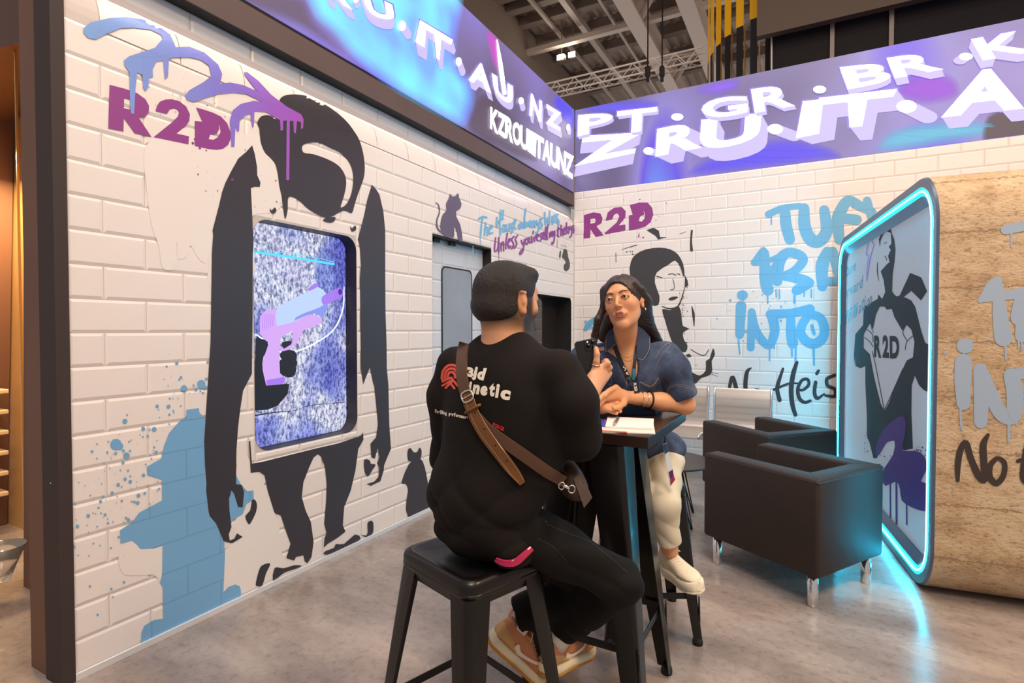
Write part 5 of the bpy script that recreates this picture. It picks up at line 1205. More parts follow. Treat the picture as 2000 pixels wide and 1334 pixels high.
def vcol_mat(name, rough=.5, sss=0, bump=None, sheen=0):
    m = mat(name, (.5, .5, .5), rough, bump=bump, sheen=sheen); at_ = N(m, 'ShaderNodeAttribute', attribute_name='col'); L(m, at_.outputs['Color'], bsdf(m).inputs['Base Color'])
    if sss: bsdf(m).inputs['Subsurface Weight'].default_value = sss; bsdf(m).inputs['Subsurface Radius'].default_value = (.02, .008, .004); bsdf(m).inputs['Subsurface Scale'].default_value = .3
    return m
def organic(name, prims, h, m, parent, disp=None, color=None, rl=2, clip=None):
    V, F = surf(prims, h, disp, clip=clip); V = relax(V, F, rl); c = None if color is None else color(V)
    o = link(name, mesh_np(name, V, F, c), m); attach(o, parent); return o, V, F
class Hit:
    """looks up the surface of built meshes along a photo ray"""
    def __init__(s, *objs):
        s.t = []
        for o in objs:
            me = o.data; s.t.append(BVHTree.FromPolygons([v.co.copy() for v in me.vertices], [tuple(p.vertices) for p in me.polygons]))
    def __call__(s, x, y):
        best = None
        d_ = ray(x, y).normalized()
        for t in s.t:
            r = t.ray_cast(CAM, d_)
            if r[0] is not None and (best is None or r[3] < best[2]): best = (r[0], r[1], r[3])
        return best
def on_surf(hit, off):
    def fn(x, y):
        r = hit(x, y)
        return None if r is None else r[0]+r[1]*off
    return fn
def ribbon(name, hit, pts, wd, th, m, parent, off=.001, sm=6, D=None):
    """a strap lying on a surface: photo-frame centre line and pixel width, real thickness"""
    n = len(pts); ww = list(wd) if isinstance(wd, (list, tuple)) else [wd]*n
    q = catmull([(p[0], p[1], ww[i]) for i, p in enumerate(pts)], sm); A, last = [], None
    for i, p in enumerate(q):
        t = q[min(i+1, len(q)-1)]-q[max(i-1, 0)]; t.z = 0; t.normalize(); nn = Vector((-t.y, t.x)); row = []
        for s_ in (-1, -.33, .33, 1):
            r = hit(p.x+nn.x*p.z/2*s_, p.y+nn.y*p.z/2*s_) if hit else None
            row.append((p.x+nn.x*p.z/2*s_, p.y+nn.y*p.z/2*s_, None if r is None else r))
        A.append(row)
    secs = []
    for row in A:
        good = [r[2] for r in row if r[2] is not None]
        dep = [(g[0]-CAM).dot(_f) for g in good]
        if good: last = (sum(dep)/len(dep), sum((g[1] for g in good), Vector()).normalized())
        if last is None: continue
        top, bot = [], []
        for (x, y, r) in row:
            p = at(x, y, last[0] if r is None or abs((r[0]-CAM).dot(_f)-last[0]) > .05 else (r[0]-CAM).dot(_f))
            top.append(p+last[1]*(off+th)); bot.append(p+last[1]*(off-.002))
        secs.append(top+bot[::-1])
    # smooth the run along the strap
    for _ in range(2):
        secs = [[(secs[max(i-1, 0)][k]+s_[k]*2+secs[min(i+1, len(secs)-1)][k])/4 for k in range(8)] for i, s_ in enumerate(secs)]
    o = auto_smooth(MB().loft(secs).build(name, m), 50)
    if parent is not None: attach(o, parent)
    return o
def person(name_loc, label):
    o = empty('person', name_loc); tag(o, label, 'person'); return o
def v3(px, py, D): p = at(px, py, D); return np.array(p)
def hsv_noise(V, f, seed=0): 
    return (np.sin(V[:, 0]*f+seed)+np.sin(V[:, 1]*f*1.3+2*seed+V[:, 2]*f*.4)+np.sin(V[:, 2]*f*.9+seed*3+V[:, 0]*f*.6))/3
def shoe(parent, heel, toe, upv, L_, m_up, m_ov, m_sole, m_out, m_sw, m_lace, side, scale=1.0, thick=.032, swoosh=True, name='shoe'):
    """heel, toe: world points on the sole line; side = +1 shows the mark on its left"""
    h0 = Vector(heel); x = (Vector(toe)-h0).normalized(); u = Vector(upv); u = (u-x*u.dot(x)).normalized(); y = u.cross(x)
    M = Matrix(((x.x, y.x, u.x, h0.x), (x.y, y.y, u.y, h0.y), (x.z, y.z, u.z, h0.z), (0, 0, 0, 1)))
    k = L_/.29
    T_ = lambda pts: [M @ (Vector(p)*k) for p in pts]
    def sec(xx, w, zb, zt, n=14, e=2.4, sh=0):
        out = []
        for i in range(n):
            a = 2*math.pi*i/n; c, s_ = math.cos(a), math.sin(a)
            out.append((xx, sh+w*math.copysign(abs(c)**(2/e), c), (zb+zt)/2+(zt-zb)/2*math.copysign(abs(s_)**(2/e), s_)))
        return out
    prof = [(.0, .022), (.008, .031), (.05, .038), (.11, .037), (.17, .045), (.22, .050), (.262, .043), (.284, .028), (.292, .010)]
    root = None
    t0 = thick
    upsec = [(.004, .020, t0-.01, .060+t0), (.014, .029, t0-.01, .078+t0), (.045, .034, t0-.01, .082+t0), (.085, .034, t0-.01, .076+t0), (.115, .035, t0-.01, .070+t0), (.15, .038, t0-.01, .056+t0), (.185, .042, t0-.01, .042+t0), (.22, .045, t0-.01, .033+t0), (.255, .040, t0-.01, .026+t0), (.278, .026, t0-.01, .016+t0), (.287, .010, t0-.01, .008+t0)]
    up = auto_smooth(MB().loft([T_(sec(a, w, b, c_, e=2.6)) for a, w, b, c_ in upsec]).build(name, m_up), 70); attach(up, parent)
    so = MB().loft([T_(sec(a, w+.004, .006, t0+.004, e=5)) for a, w in prof]).build('midsole', m_sole); auto_smooth(so, 60); attach(so, up)
    ot = MB().loft([T_(sec(a, w+.002, -.002, .010, e=5)) for a, w in prof]).build('outsole', m_out); auto_smooth(ot, 60); attach(ot, up)
    # overlays: toe cap ring, heel counter, eyestay
    ov = MB()
    ov.loft([T_(sec(a, w+.0022, t0, c_*1+.0016, e=2.6)) for a, w, b, c_ in [(.20, .0435, 0, .030+t0), (.235, .0435, 0, .024+t0), (.262, .037, 0, .018+t0), (.280, .025, 0, .010+t0), (.290, .009, 0, .004+t0)]])
    ov.loft([T_(sec(a, w+.0022, t0, c_, e=2.6)) for a, w, b, c_ in [(.001, .020, 0, .045+t0), (.012, .0295, 0, .052+t0), (.045, .0345, 0, .046+t0), (.075, .0345, 0, .028+t0), (.095, .034, 0, .012+t0)]])
    oo_ = auto_smooth(ov.build('overlay', m_ov), 70); attach(oo_, up)
    co = MB(); co.tube(T_([(.020+.03*(1-math.cos(a))+.03*(a/math.pi), .030*math.sin(a)*s_, .088+t0-.012*(a/math.pi)) for s_ in (1,) for a in [j*math.pi*2/12 for j in range(12)]]), .006*k, 8, closed=True); cc_ = co.build('collar', m_up, smooth=True); attach(cc_, up)
    la = MB()
    for j in range(6):
        xx = .105+j*.017; zt = t0+.073-j*.0075; la.tube(T_([(xx, -.020, zt-.004), (xx+.004, 0, zt+.006), (xx, .020, zt-.004)]), .0026*k, 6)
    la.tube(T_([(.102, 0, t0+.082), (.09, .03, t0+.092), (.10, .045, t0+.070), (.104, .012, t0+.084)]), .002*k, 6); la.tube(T_([(.102, 0, t0+.082), (.09, -.03, t0+.090), (.10, -.04, t0+.066)]), .002*k, 6)
    ll = la.build('laces', m_lace, smooth=True); attach(ll, up)
    if swoosh:
        pts = [(.075, .060), (.068, .046), (.078, .030), (.10, .022), (.13, .028), (.20, .052), (.235, .070), (.19, .058), (.14, .046), (.108, .042), (.092, .048)]
        def side_w(xx, zz):
            for a, b in zip(upsec[:-1], upsec[1:]):
                if a[0] <= xx <= b[0]:
                    s_ = (xx-a[0])/(b[0]-a[0]); w = a[1]+(b[1]-a[1])*s_; zb = a[2]+(b[2]-a[2])*s_; zt = a[3]+(b[3]-a[3])*s_
                    q = max(-1, min(1, (zz-(zb+zt)/2)/((zt-zb)/2))); return w*max(0, 1-abs(q)**2.6)**(1/2.6)
            return .02
        for sd_ in (1, -1):
            mb = MB(); P2 = [Vector((a, b, 0)) for a, b in [(p.x, p.y) for p in catmull([(a, b*.80+t0-.012) for a, b in pts], 3, True)]]
            tr_ = tessellate_polygon([P2]); vs_ = [mb.bm.verts.new(M @ (Vector((p.x, sd_*(side_w(p.x, p.y)+.0028), p.y))*k)) for p in P2]
            for t in tr_: mb.bm.faces.new([vs_[i] for i in t])
            o_ = mb.build('curved_mark', m_sw); attach(o_, up)
    return up, M, k
# ================================================================== THE MAN
m_skin = vcol_mat('skin', .48, .12, bump=(180, .06)); m_shirt = mat('black_cotton', '17110f', .85, bump=(500, .25), spec=.25); m_trs = mat('black_trousers', '0e0a0a', .8, bump=(420, .2), spec=.25)
man = person((sc.x, sc.y, 0), 'man seen from behind in a black printed t-shirt, seated and holding up a phone')
def col_lin(h): return np.array(hexc(h))
phi = math.radians(36)
bf = cw(math.sin(phi), math.cos(phi), 0); br = cw(math.cos(phi), -math.sin(phi), 0)      # his forward and right
bf_, br_ = np.array(bf), np.array(br); Zu = np.array([0, 0, 1.])
Rb = np.stack([br_, bf_, Zu], 1)
hd_c = v3(990, 592, 1.60); psi = math.radians(52); hf = np.array(cw(math.sin(psi), math.cos(psi), -.03)); Rh = rotm(hf)
def HL(x, y, z): return hd_c+Rh@np.array([x, y, z])
neckb = v3(986, 664, 1.60)
ch_c = v3(985, 800, 1.60); pel = v3(945, 1022, 1.62)
def BL(o, x, y, z): return o+br_*x+bf_*y+Zu*z
shR = BL(v3(985, 718, 1.60), .195, 0, 0); shL = BL(v3(985, 718, 1.60), -.195, 0, 0)
elR = v3(1130, 868, 1.52); wrR = v3(1150, 782, 1.70)
elL = v3(880, 905, 1.82); wrL = v3(960, 960, 2.0)
knR = v3(1212, 1138, 1.66); anR = v3(1096, 1228, 1.88); knL = v3(1170, 1140, 1.84); anL = v3(1008, 1204, 1.85)
hipR = BL(pel, .09, .02, .0); hipL = BL(pel, -.09, .02, .0)
# ---- head
def head_prims(HLf, R, beard=0):
    e = lambda c, r, k=.02: ell(HLf(*c), r, R, k)
    P = [e((0, -.012, .028), (.074, .096, .086)), e((0, .030, -.018), (.060, .060, .084), .03), cap(HLf(-.048, .0, -.045), HLf(-.012, .066, -.083), .022, .020, .025), cap(HLf(.048, .0, -.045), HLf(.012, .066, -.083), .022, .020, .025),
         e((0, .074, -.088), (.022, .016, .016), .02), e((-.036, .056, -.020), (.024, .024, .024), .02), e((.036, .056, -.020), (.024, .024, .024), .02),
         cap(HLf(-.034, .077, .038), HLf(.034, .077, .038), .011, .011, .016), cap(HLf(0, .086, .026), HLf(0, .110, -.018), .0072, .0095, .010), e((0, .108, -.022), (.0105, .010, .0085), .006), e((-.0125, .100, -.024), (.0068, .009, .0068), .005), e((.0125, .100, -.024), (.0068, .009, .0068), .005)]
    for s_ in (-1, 1):
        P += [e((s_*.077, -.004, .0), (.008, .017, .031), .008), cap(HLf(s_*.082, -.014, .026), HLf(s_*.086, -.006, -.002), .005, .004, .006), cap(HLf(s_*.082, .004, .027), HLf(s_*.087, -.014, .026), .004, .005, .005), e((s_*.079, .002, -.027), (.006, .008, .009), .006)]
    return P
mp_ = head_prims(HL, Rh)
for s_ in (-1, 1): mp_ += [sub(ell(HL(s_*.031, .096, .018), (.016, .010, .011), Rh, .010)), ell(HL(s_*.031, .079, .017), (.0125, .0125, .011), Rh, .004)]
mp_ += [cap(HL(-.018, .086, -.050), HL(.018, .086, -.050), .007, .007, .008)]
mp_ += [cap(HL(0, -.030, -.03), neckb-Zu*.02, .056, .060, .03), cap(HL(0, .0, -.05), neckb+bf_*.03-Zu*.01, .050, .054, .03)]
# ---- body under the clothes
mp_ += [cap(BL(neckb, -.10, .0, -.060), BL(neckb, .10, .0, -.060), .038, .038, .04), ell(ch_c, (.165, .105, .20), Rb, .06), ell(pel, (.14, .11, .070), Rb, .03), cap(shR, elR, .050, .042, .03), cap(shL, elL, .050, .042, .03), cap(elR, v3(1150, 800, 1.68), .043, .030, .02), cap(v3(1150, 800, 1.68), wrR, .030, .027, .015), cap(elL, wrL, .042, .028, .02), ell(wrL+bf_*.05, (.04, .06, .03), Rb, .02),
        cap(hipR+Zu*.01, knR, .066, .052, .03), cap(hipL+Zu*.01, knL, .066, .052, .03), cap(knR, anR, .048, .028, .03), cap(knL, anL, .048, .028, .03)]
# ---- right hand: back of the hand to us, index finger up the phone
Dh = 1.80
palm0, palm1 = v3(1152, 768, 1.725), v3(1172, 733, 1.775)
mp_ += [cap(wrR, palm0, .027, .029, .015)]
kn = [v3(1163, 722, 1.765), v3(1172, 720, 1.775), v3(1180, 724, 1.785), v3(1186, 732, 1.795)]     # knuckles, index .. little
for q in kn: mp_.append(cap(palm0, q, .024, .0135, .012))
mp_.append(cap(v3(1146, 762, 1.735), v3(1156, 738, 1.752), .020, .016, .012))
fing = [[kn[0], v3(1165, 706, 1.760), v3(1166, 692, 1.762), v3(1164, 681, 1.770)],
        [kn[1], v3(1186, 710, 1.775), v3(1184, 706, 1.805), v3(1174, 712, 1.82)],
        [kn[2], v3(1190, 718, 1.785), v3(1187, 716, 1.815), v3(1176, 722, 1.83)],
        [kn[3], v3(1190, 729, 1.80), v3(1186, 730, 1.825), v3(1176, 734, 1.835)]]
rad = [[.0125, .0108, .0098, .0085], [.0128, .0112, .0102, .009], [.0122, .0105, .0096, .0085], [.0108, .0092, .0082, .0075]]
for f_, r_ in zip(fing, rad):
    for i in range(3): mp_.append(cap(f_[i], f_[i+1], r_[i], r_[i+1], .004))
th = [v3(1143, 768, 1.735), v3(1132, 748, 1.745), v3(1128, 732, 1.765), v3(1130, 718, 1.79)]
for i in range(3): mp_.append(cap(th[i], th[i+1], (.019, .0145, .0118, .0095)[i], (.019, .0145, .0118, .0095)[i+1], .006))
sk, skd, hr = col_lin('d49a74'), col_lin('a8694c'), col_lin('241914')
def man_col(V):
    Y = (V-hd_c)@Rh; c = np.tile(sk, (len(V), 1))
    n_ = hsv_noise(V, 60, 1)[:, None]; c = c*(1+.03*n_)
    inh = (np.linalg.norm(Y*np.array([1, .9, .8]), axis=1) < .13)
    # clipped sides and nape fading into the neck
    fade = np.clip((Y[:, 2]+.088+.30*np.clip(Y[:, 1], 0, .06))/.040, 0, 1)*np.clip((.052-Y[:, 1])/.012, 0, 1)*inh
    ear = np.exp(-(((np.abs(Y[:, 0])-.082)/.010)**2+((Y[:, 1]+.002)/.020)**2+(Y[:, 2]/.034)**2)*1.0)
    fade = fade*(1-np.clip(ear*2.2, 0, 1))
    c = c*(1-.93*fade[:, None])+hr*(.93*fade[:, None])
    be = np.clip((-.022-Y[:, 2]+.25*(Y[:, 1]-.03))/.02, 0, 1)*np.clip((Y[:, 1]-.005)/.014, 0, 1)*inh*(Y[:, 2] > -.125)
    be2 = np.clip((.012-np.abs(Y[:, 1]-.022))/.008, 0, 1)*(Y[:, 2] < .03)*(Y[:, 2] > -.06)*inh
    be = np.clip(be+be2*.8, 0, 1)*(1-np.clip(ear*2, 0, 1)); c = c*(1-.88*be[:, None])+hr*1.1*(.88*be[:, None])
    c = np.where((ear > .35)[:, None], c*.5+col_lin('e39a5e')*.5, c)
    for tip in (fing[0][3],):
        dn = np.linalg.norm(V-tip, axis=1); c = c+np.clip(1-dn/.012, 0, 1)[:, None]*np.array([.06, .02, .02])
    return np.clip(c, 0, 1)
mbody, MV, MF = organic('body', mp_, .0036, m_skin, man, color=man_col, rl=1)
# ---- hair
m_hair = mat('short_dark_hair', '1d1410', .5, bump=(420, .6, 4)); 
def hdisp(X):
    Y = (X-hd_c)@Rh; return -.0005*(np.sin(Y[:, 0]*420+np.sin(Y[:, 1]*160)*3)*np.sin(Y[:, 2]*300+Y[:, 1]*380))-.0007*np.sin(Y[:, 1]*900+Y[:, 0]*200)
hp = [ell(HL(0, -.010, .036), (.0785, .100, .088), Rh, .01), ell(HL(0, .048, .085), (.056, .036, .026), Rh, .03), cap(HL(-.03, .066, .088), HL(.035, .068, .086), .013, .013, .02), sub(ell(HL(0, .10, -.03), (.10, .060, .095), Rh, .02)), ell(HL(0, -.026, -.010), (.0768, .088, .062), Rh, .012), sub(ell(HL(0, -.05, -.170), (.13, .10, .105), Rh, .02)), sub(ell(HL(.085, .022, -.040), (.035, .040, .055), Rh, .010)), sub(ell(HL(-.085, .022, -.040), (.035, .040, .055), Rh, .010))]
rg = random.Random(5)
for _ in range(60):
    a_ = rg.uniform(-1.5, 1.5); t_ = rg.uniform(-.25, 1.0); hp.insert(3, ell(HL(math.sin(a_)*.062*(1-.3*max(t_, 0)), -.01+.075*t_+rg.uniform(-.006, .006), .100-.030*max(0, t_)**2-.045*abs(math.sin(a_))**3+rg.uniform(-.003, .006)), (rg.uniform(.007, .013),)*3, Rh, .007))
hair, _, _ = organic('hair', hp, .0032, m_hair, man, disp=hdisp, rl=0)
MB().tube([Vector(HL(-.008+.0*i, -.086, .062)) for i in (0, 1)], .001, 4)
# ---- t-shirt
def tdisp(X):
    Y = (X-pel)@Rb; z = Y[:, 2]; lo_ = np.clip((.42-z)/.3, 0, 1)
    lowf = np.clip((.20-z)/.20, 0, 1)
    def rdg(u): return np.abs(np.sin(u))**.6
    f1 = rdg(17*(z*.9+.55*Y[:, 0])+1.6*np.sin(6*Y[:, 0]+3*z)); f2 = rdg(24*(z*.55-.8*Y[:, 0])+1.1*np.sin(9*z))
    return -(.012*f1*lo_+.008*f2*(.25+lo_)+.004*np.sin(19*Y[:, 0]+9*z)*(.4+lo_)+.006*lowf*rdg(34*(z+.22*Y[:, 0]-.3*Y[:, 1])))+.008
def shell_cut(D, g): return D
tp = [cap(BL(neckb, -.060, -.005, -.024), BL(neckb, .060, -.005, -.024), .048, .048, .03), cap(BL(neckb, -.05, -.005, -.03), BL(shL, .03, 0, -.005), .045, .050, .03), cap(BL(neckb, .05, -.005, -.03), BL(shR, -.03, 0, -.008), .045, .050, .03), cap(BL(shL, .015, 0, -.010), BL(shR, -.01, 0, -.015), .056, .058, .04), ell(BL(ch_c, 0, -.01, .03), (.200, .125, .19), Rb, .04), ell(BL(ch_c, -.012, .0, -.10), (.205, .132, .19), Rb, .04), ell(BL(pel, .0, -.005, .10), (.176, .130, .16), Rb, .035), cap(BL(pel, -.082, -.01, -.025), BL(pel, .10, -.01, -.025), .060, .062, .03),
      cap(shR, BL(shR, .040, .0, -.08), .062, .066, .03), cap(BL(shR, .040, .0, -.08), elR+Zu*.045+(-bf_)*.01, .067, .064, .03), cap(elR+Zu*.045+(-bf_)*.01, elR+Zu*.015+br_*.006, .064, .052, .02),
      cap(shL, BL(shL, -.032, .0, -.10), .060, .066, .03), cap(BL(shL, -.032, .0, -.10), elL+Zu*.03, .066, .056, .03),
      sub(ell(neckb+bf_*.018+Zu*.052, (.064, .070, .045), Rb, .008))]
# open the sleeve around the forearm
tp.append(sub(cap(elR+Zu*.03+bf_*.03, wrR+Zu*.05, .034, .040, .006)))
def flat_bottom(D, g):
    zc = .672-g[..., 2]; return np.maximum(D, zc.astype(np.float32))
tee, _, _ = organic('t_shirt', tp, .0055, m_shirt, man, disp=tdisp, rl=2, clip=flat_bottom)
nb_pts = [Vector(neckb+br_*(.062*math.cos(a))+bf_*(.018+.066*math.sin(a))+Zu*(.026-.012*math.sin(a)+.006*abs(math.cos(a)))) for a in [2*math.pi*k/28 for k in range(28)]]
o = MB().tube(nb_pts, .007, 8, closed=True).build('neck_rib', m_shirt, smooth=True); attach(o, tee)
# ---- trousers
def trdisp(X):
    return -(.006*np.abs(np.sin(X@np.array([19., 11., 15.])+1.5*np.sin(X@np.array([9., -14., 11.]))))**.6+.004*np.sin(X@np.array([-40., 35., 42.])))+.004
anR_h, anL_h = anR+(knR-anR)*.10, anL+(knL-anL)*.06
trp = [ell(BL(pel, 0, .01, -.01), (.168, .135, .085), Rb, .03), cap(hipR+Zu*.012, knR, .086, .064, .03), cap(hipL+Zu*.01, knL, .084, .064, .03), cap(knR, anR_h, .064, .060, .02), cap(knL, anL_h, .064, .064, .02), sub(cap(anR_h+(anR-knR)*.06, anR_h+(anR-knR)*.4, .048, .052, .004)), sub(cap(anL_h+(anL-knL)*.04, anL_h+(anL-knL)*.4, .052, .056, .004))]
def cutcuffs(D, g):
    for a_, k_ in ((anR_h, knR), (anL_h, knL)):
        ax = (a_-k_)/np.linalg.norm(a_-k_); near = np.linalg.norm(g-a_, axis=-1) < .16
        t_ = (g-a_)@ax-.012; D = np.where(near & (t_ > -.05), np.maximum(D, t_).astype(np.float32), D)
    seat = (.668-g[..., 2]); inseat = np.linalg.norm((g-pel)[..., :2], axis=-1) < .15
    return np.where(inseat, np.maximum(D, seat).astype(np.float32), D)
trs, _, _ = organic('trousers', trp, .005, m_trs, man, disp=trdisp, rl=2, clip=cutcuffs)
hT = Hit(tee); hA = Hit(tee, trs)
m_seam = mat('trouser_seam', '2f2a28', .7)
d = Decal(on_surf(Hit(trs), .0012)); d.stroke([(1050, 1052), (1085, 1072), (1108, 1100)], 1.0); o = d.build('seam_stitching', m_seam); attach(o, trs); d = Decal(on_surf(Hit(trs), .0012)); d.stroke([(1068, 1024), (1105, 1040), (1150, 1058), (1190, 1088), (1225, 1118)], 1.0); o = d.build('seam_stitching', m_seam); attach(o, trs); d = Decal(on_surf(Hit(trs), .0012)); d.dot(1066, 1019, 1.8); d.dot(1030, 1103, 1.6)
o = d.build('seam_stitching', m_seam); attach(o, trs)
# ---- print on the back
m_pr = mat('cream_print', 'efe2d0', .6); m_prr = mat('coral_print', 'e4523e', .6); m_prd = mat('red_print_small', 'd8202c', .6)
md = Z(820, 480, 3.5095)
d = Decal(on_surf(hT, .0016))
def gl(ch, a, b, c_, e_, bo=.06): d.glyph(ch, md(a, b, c_, e_), bo)
gl('3', (325, 830), (372, 838), (368, 905), (330, 898)); gl('j', (375, 828), (402, 832), (385, 928), (352, 918)); gl('d', (405, 838), (462, 840), (438, 925), (392, 915))
gl('K', (282, 935), (330, 945), (322, 1005), (275, 1000)); gl('i', (345, 930), (362, 932), (350, 1008), (332, 1005)); gl('n', (372, 950), (418, 955), (405, 1020), (360, 1012)); gl('e', (422, 958), (470, 962), (462, 1030), (412, 1024)); gl('t', (482, 938), (522, 946), (510, 1036), (474, 1030)); gl('i', (530, 945), (552, 950), (538, 1044), (516, 1040)); gl('c', (560, 982), (628, 995), (615, 1062), (550, 1050))
d.refine(lambda x, y: True, 5); o = d.build('shirt_lettering', m_pr); attach(o, tee); d = Decal(on_surf(hT, .0016))
tx = 'Fueling performance with'
for i, ch in enumerate(tx):
    if ch == ' ': continue
    x0, x1 = 106+i*11.9, 106+(i+.92)*11.9; y0 = 1118+i*2.4; hgt = 26 if ch in 'Fldhfti' else 18; dn = 8 if ch in 'gp' else 0
    d.glyph(ch, md((x0, y0+26-hgt), (x1, y0+28-hgt), (x1, y0+28+dn), (x0, y0+26+dn)), .05)
d.refine(lambda x, y: True, 5); o = d.build('shirt_lettering', m_pr); attach(o, tee)
d = Decal(on_surf(hT, .0016))
for i, ch in enumerate('FORCE'): gl(ch, (505+i*15, 1212+i*7), (518+i*15, 1215+i*7), (516+i*15, 1242+i*7), (500+i*15, 1236+i*7), .05)
d.refine(lambda x, y: True, 5); o = d.build('shirt_lettering', m_prd); attach(o, tee)
d = Decal(on_surf(hT, .0016)); cx, cy = 220, 896; K_ = 3.5095
def ringpts(r, a0, a1, n=14): return [((cx+r*math.cos(math.radians(a0+(a1-a0)*i/n))*.84)/K_+820, (cy+r*math.sin(math.radians(a0+(a1-a0)*i/n)))/K_+480) for i in range(n+1)]
for r in (78, 54, 30): d.stroke(ringpts(r, 150, 385), 17/K_, 2, False)
for a, b in (((160, 930), (215, 905)), ((158, 958), (218, 925)), ((180, 975), (225, 930)), ((262, 960), (218, 905)), ((240, 978), (212, 940)), ((160, 930), (152, 905))): d.stroke(md(a, b), 15/K_, 2, True)
d.refine(lambda x, y: True, 5); o = d.build('shirt_emblem', m_prr); attach(o, tee)
# ---- socks, shoes
m_sock = mat('white_sock', 'e6ded2', .9, bump=(200, .3))
m_or = mat('peach_suede', 'c9855c', .8, bump=(400, .2)); m_tan = mat('tan_suede', 'd2a26c', .8, bump=(400, .2)); m_crm = mat('cream_midsole', 'efdfbc', .6); m_gum = mat('gum_outsole', 'c8851f', .6); m_mark = mat('cream_mark', 'f3e6cf', .5); m_lc = mat('tan_laces', 'd6b98c', .8)
hl_, tl_ = v3(952, 1250, 1.79), v3(1036, 1322, 1.88)
upL = np.array(cw(.62, .10, .62)); shL_, ML_, kL = shoe(man, hl_, tl_, upL, .285, m_or, m_tan, m_crm, m_gum, m_mark, m_lc, 1)
hr_, tr_ = v3(1064, 1322, 1.80), v3(1150, 1272, 2.02)
shR_, MR_, kR = shoe(man, hr_, tr_, np.array(cw(-.12, -.10, 1)), .285, m_or, m_tan, m_crm, m_gum, m_mark, m_lc, 1)
for M_, k_, an, kn_ in ((ML_, kL, anL, knL), (MR_, kR, anR, knR)):
    a0 = M_ @ (Vector((.052, 0, .085))*k_); a1 = Vector(an)+(Vector(kn_)-Vector(an))*.12
    o = MB().tube([a0, a0.lerp(a1, .35), a0.lerp(a1, .75), a1], [.036, .038, .040, .041], 16).build('sock', m_sock, smooth=True); attach(o, man)
d = Decal(on_surf(Hit(shR_, *[c for c in shR_.children if c.name.startswith('overlay')]), .0016))
for i, ch in enumerate('NIKE'): d.glyph(ch, [(1059+i*5.2, 1263+i*1.2), (1063.6+i*5.2, 1264+i*1.2), (1063.4+i*5.2, 1273+i*1.2), (1058.8+i*5.2, 1272+i*1.2)], .03)
o = d.build('heel_lettering', mat('brown_print', '5a3a22', .7)); attach(o, shR_)
# ---- rings and bracelets
m_sil = mat('silver', (.8, .78, .74), .2, 1); m_gold2 = mat('gold', (.85, .6, .25), .22, 1); m_bead = mat('dark_beads', '3d2f25', .5)
def band(c, ax, r, t, m, name, label=None, flat=1.0):
    ax = Vector(ax).normalized(); u = ax.orthogonal().normalized(); w_ = ax.cross(u)
    return MB().tube([Vector(c)+u*(r*math.cos(a))+w_*(r*flat*math.sin(a)) for a in [2*math.pi*i/24 for i in range(24)]], t, 6, closed=True).build(name, m, smooth=True)
o = band(fing[0][1]*.6+fing[0][0]*.4, fing[0][1]-fing[0][0], .0125, .0022, m_sil, 'ring'); attach(o, man)
o = band(fing[2][0]*.4+fing[2][1]*.6, fing[2][1]-fing[2][0], .0118, .002, m_gold2, 'ring'); attach(o, man)
o = band(wrR+(palm0-wrR)*.05, palm0-wrR, .0325, .0026, m_sil, 'bracelet'); attach(o, man)
o = band(wrR+(palm0-wrR)*.35, palm0-wrR, .031, .0022, m_bead, 'bracelet'); attach(o, man)
# ---- phone in his hand
pc = [at(1122.5, 668, 1.80), at(1162, 659, 1.80)]
w_ax = (pc[1]-pc[0]).normalized(); low = at(1146, 745, 1.79); hgt_ax = ((pc[0]+pc[1])/2-low); hgt_ax = (hgt_ax-w_ax*hgt_ax.dot(w_ax)).normalized(); nrm = w_ax.cross(hgt_ax)
# the back of the phone (local -z) faces the camera: local x mirrored
ctr = (pc[0]+pc[1])/2-hgt_ax*.076
zax = (-nrm) if nrm.dot(CAM-ctr) > 0 else nrm; xax = hgt_ax.cross(zax)
Mp = Matrix(((xax.x, hgt_ax.x, zax.x, ctr.x), (xax.y, hgt_ax.y, zax.y, ctr.y), (xax.z, hgt_ax.z, zax.z, ctr.z), (0, 0, 0, 1)))
phone(None, Mp @ Matrix.Scale(-1, 4, (1, 0, 0)) if False else Mp, 'black smartphone with a three-lens camera held up in the man\'s hand', lens=True)
# ---- crossbody bag
m_strap = mat('brown_leather_strap', '5a3d2c', .6, bump=(150, .1)); m_strap2 = mat('tan_leather_strap', '74481f', .6, bump=(150, .1)); m_bag = mat('dark_brown_bag', '3a251b', .6, bump=(80, .1)); m_th = mat('pale_stitch', 'b99c78', .7)
bag = empty('crossbody_bag', Vector(v3(1125, 950, 1.52))); tag(bag, 'brown leather crossbody bag worn by the man, strap buckled across his back', 'bag')
h2 = Hit(tee, trs)
s1_ = ribbon('strap', h2, [(912, 654), (903, 690), (900, 730), (905, 775), (925, 830), (955, 880), (990, 925), (1018, 952)][:0] or [(915, 652), (906, 680), (903, 715), (907, 755), (920, 795), (938, 830)], [15, 19, 20, 20, 20, 20], .003, m_strap, bag, .0025)
s2_ = ribbon('strap_end', h2, [(914, 762), (925, 800), (946, 840), (975, 880), (1003, 918), (1022, 944)], [20, 21, 22, 22, 21, 11], .003, m_strap2, bag, .0075)
s3_ = ribbon('strap', h2, [(932, 812), (955, 838), (990, 865), (1030, 893), (1065, 918), (1100, 940)], [18, 20, 22, 23, 23, 22], .003, m_strap, bag, .0030)
hs = Hit(s2_); d = Decal(on_surf(hs, .0008))
for a, b in (((-9, 0), 1), ((9, 0), 1)): pass
for off in (-8, 8): d.stroke([(914+off, 768-off*.2), (925+off, 802-off*.2), (946+off, 842-off*.5), (975+off*.8, 882-off*.6), (1003+off*.8, 920-off*.6), (1018+off*.6, 940-off*.3)], .8, 4, False)
o = d.build('stitching', m_th); attach(o, s2_)
d = Decal(on_surf(hs, .0009))
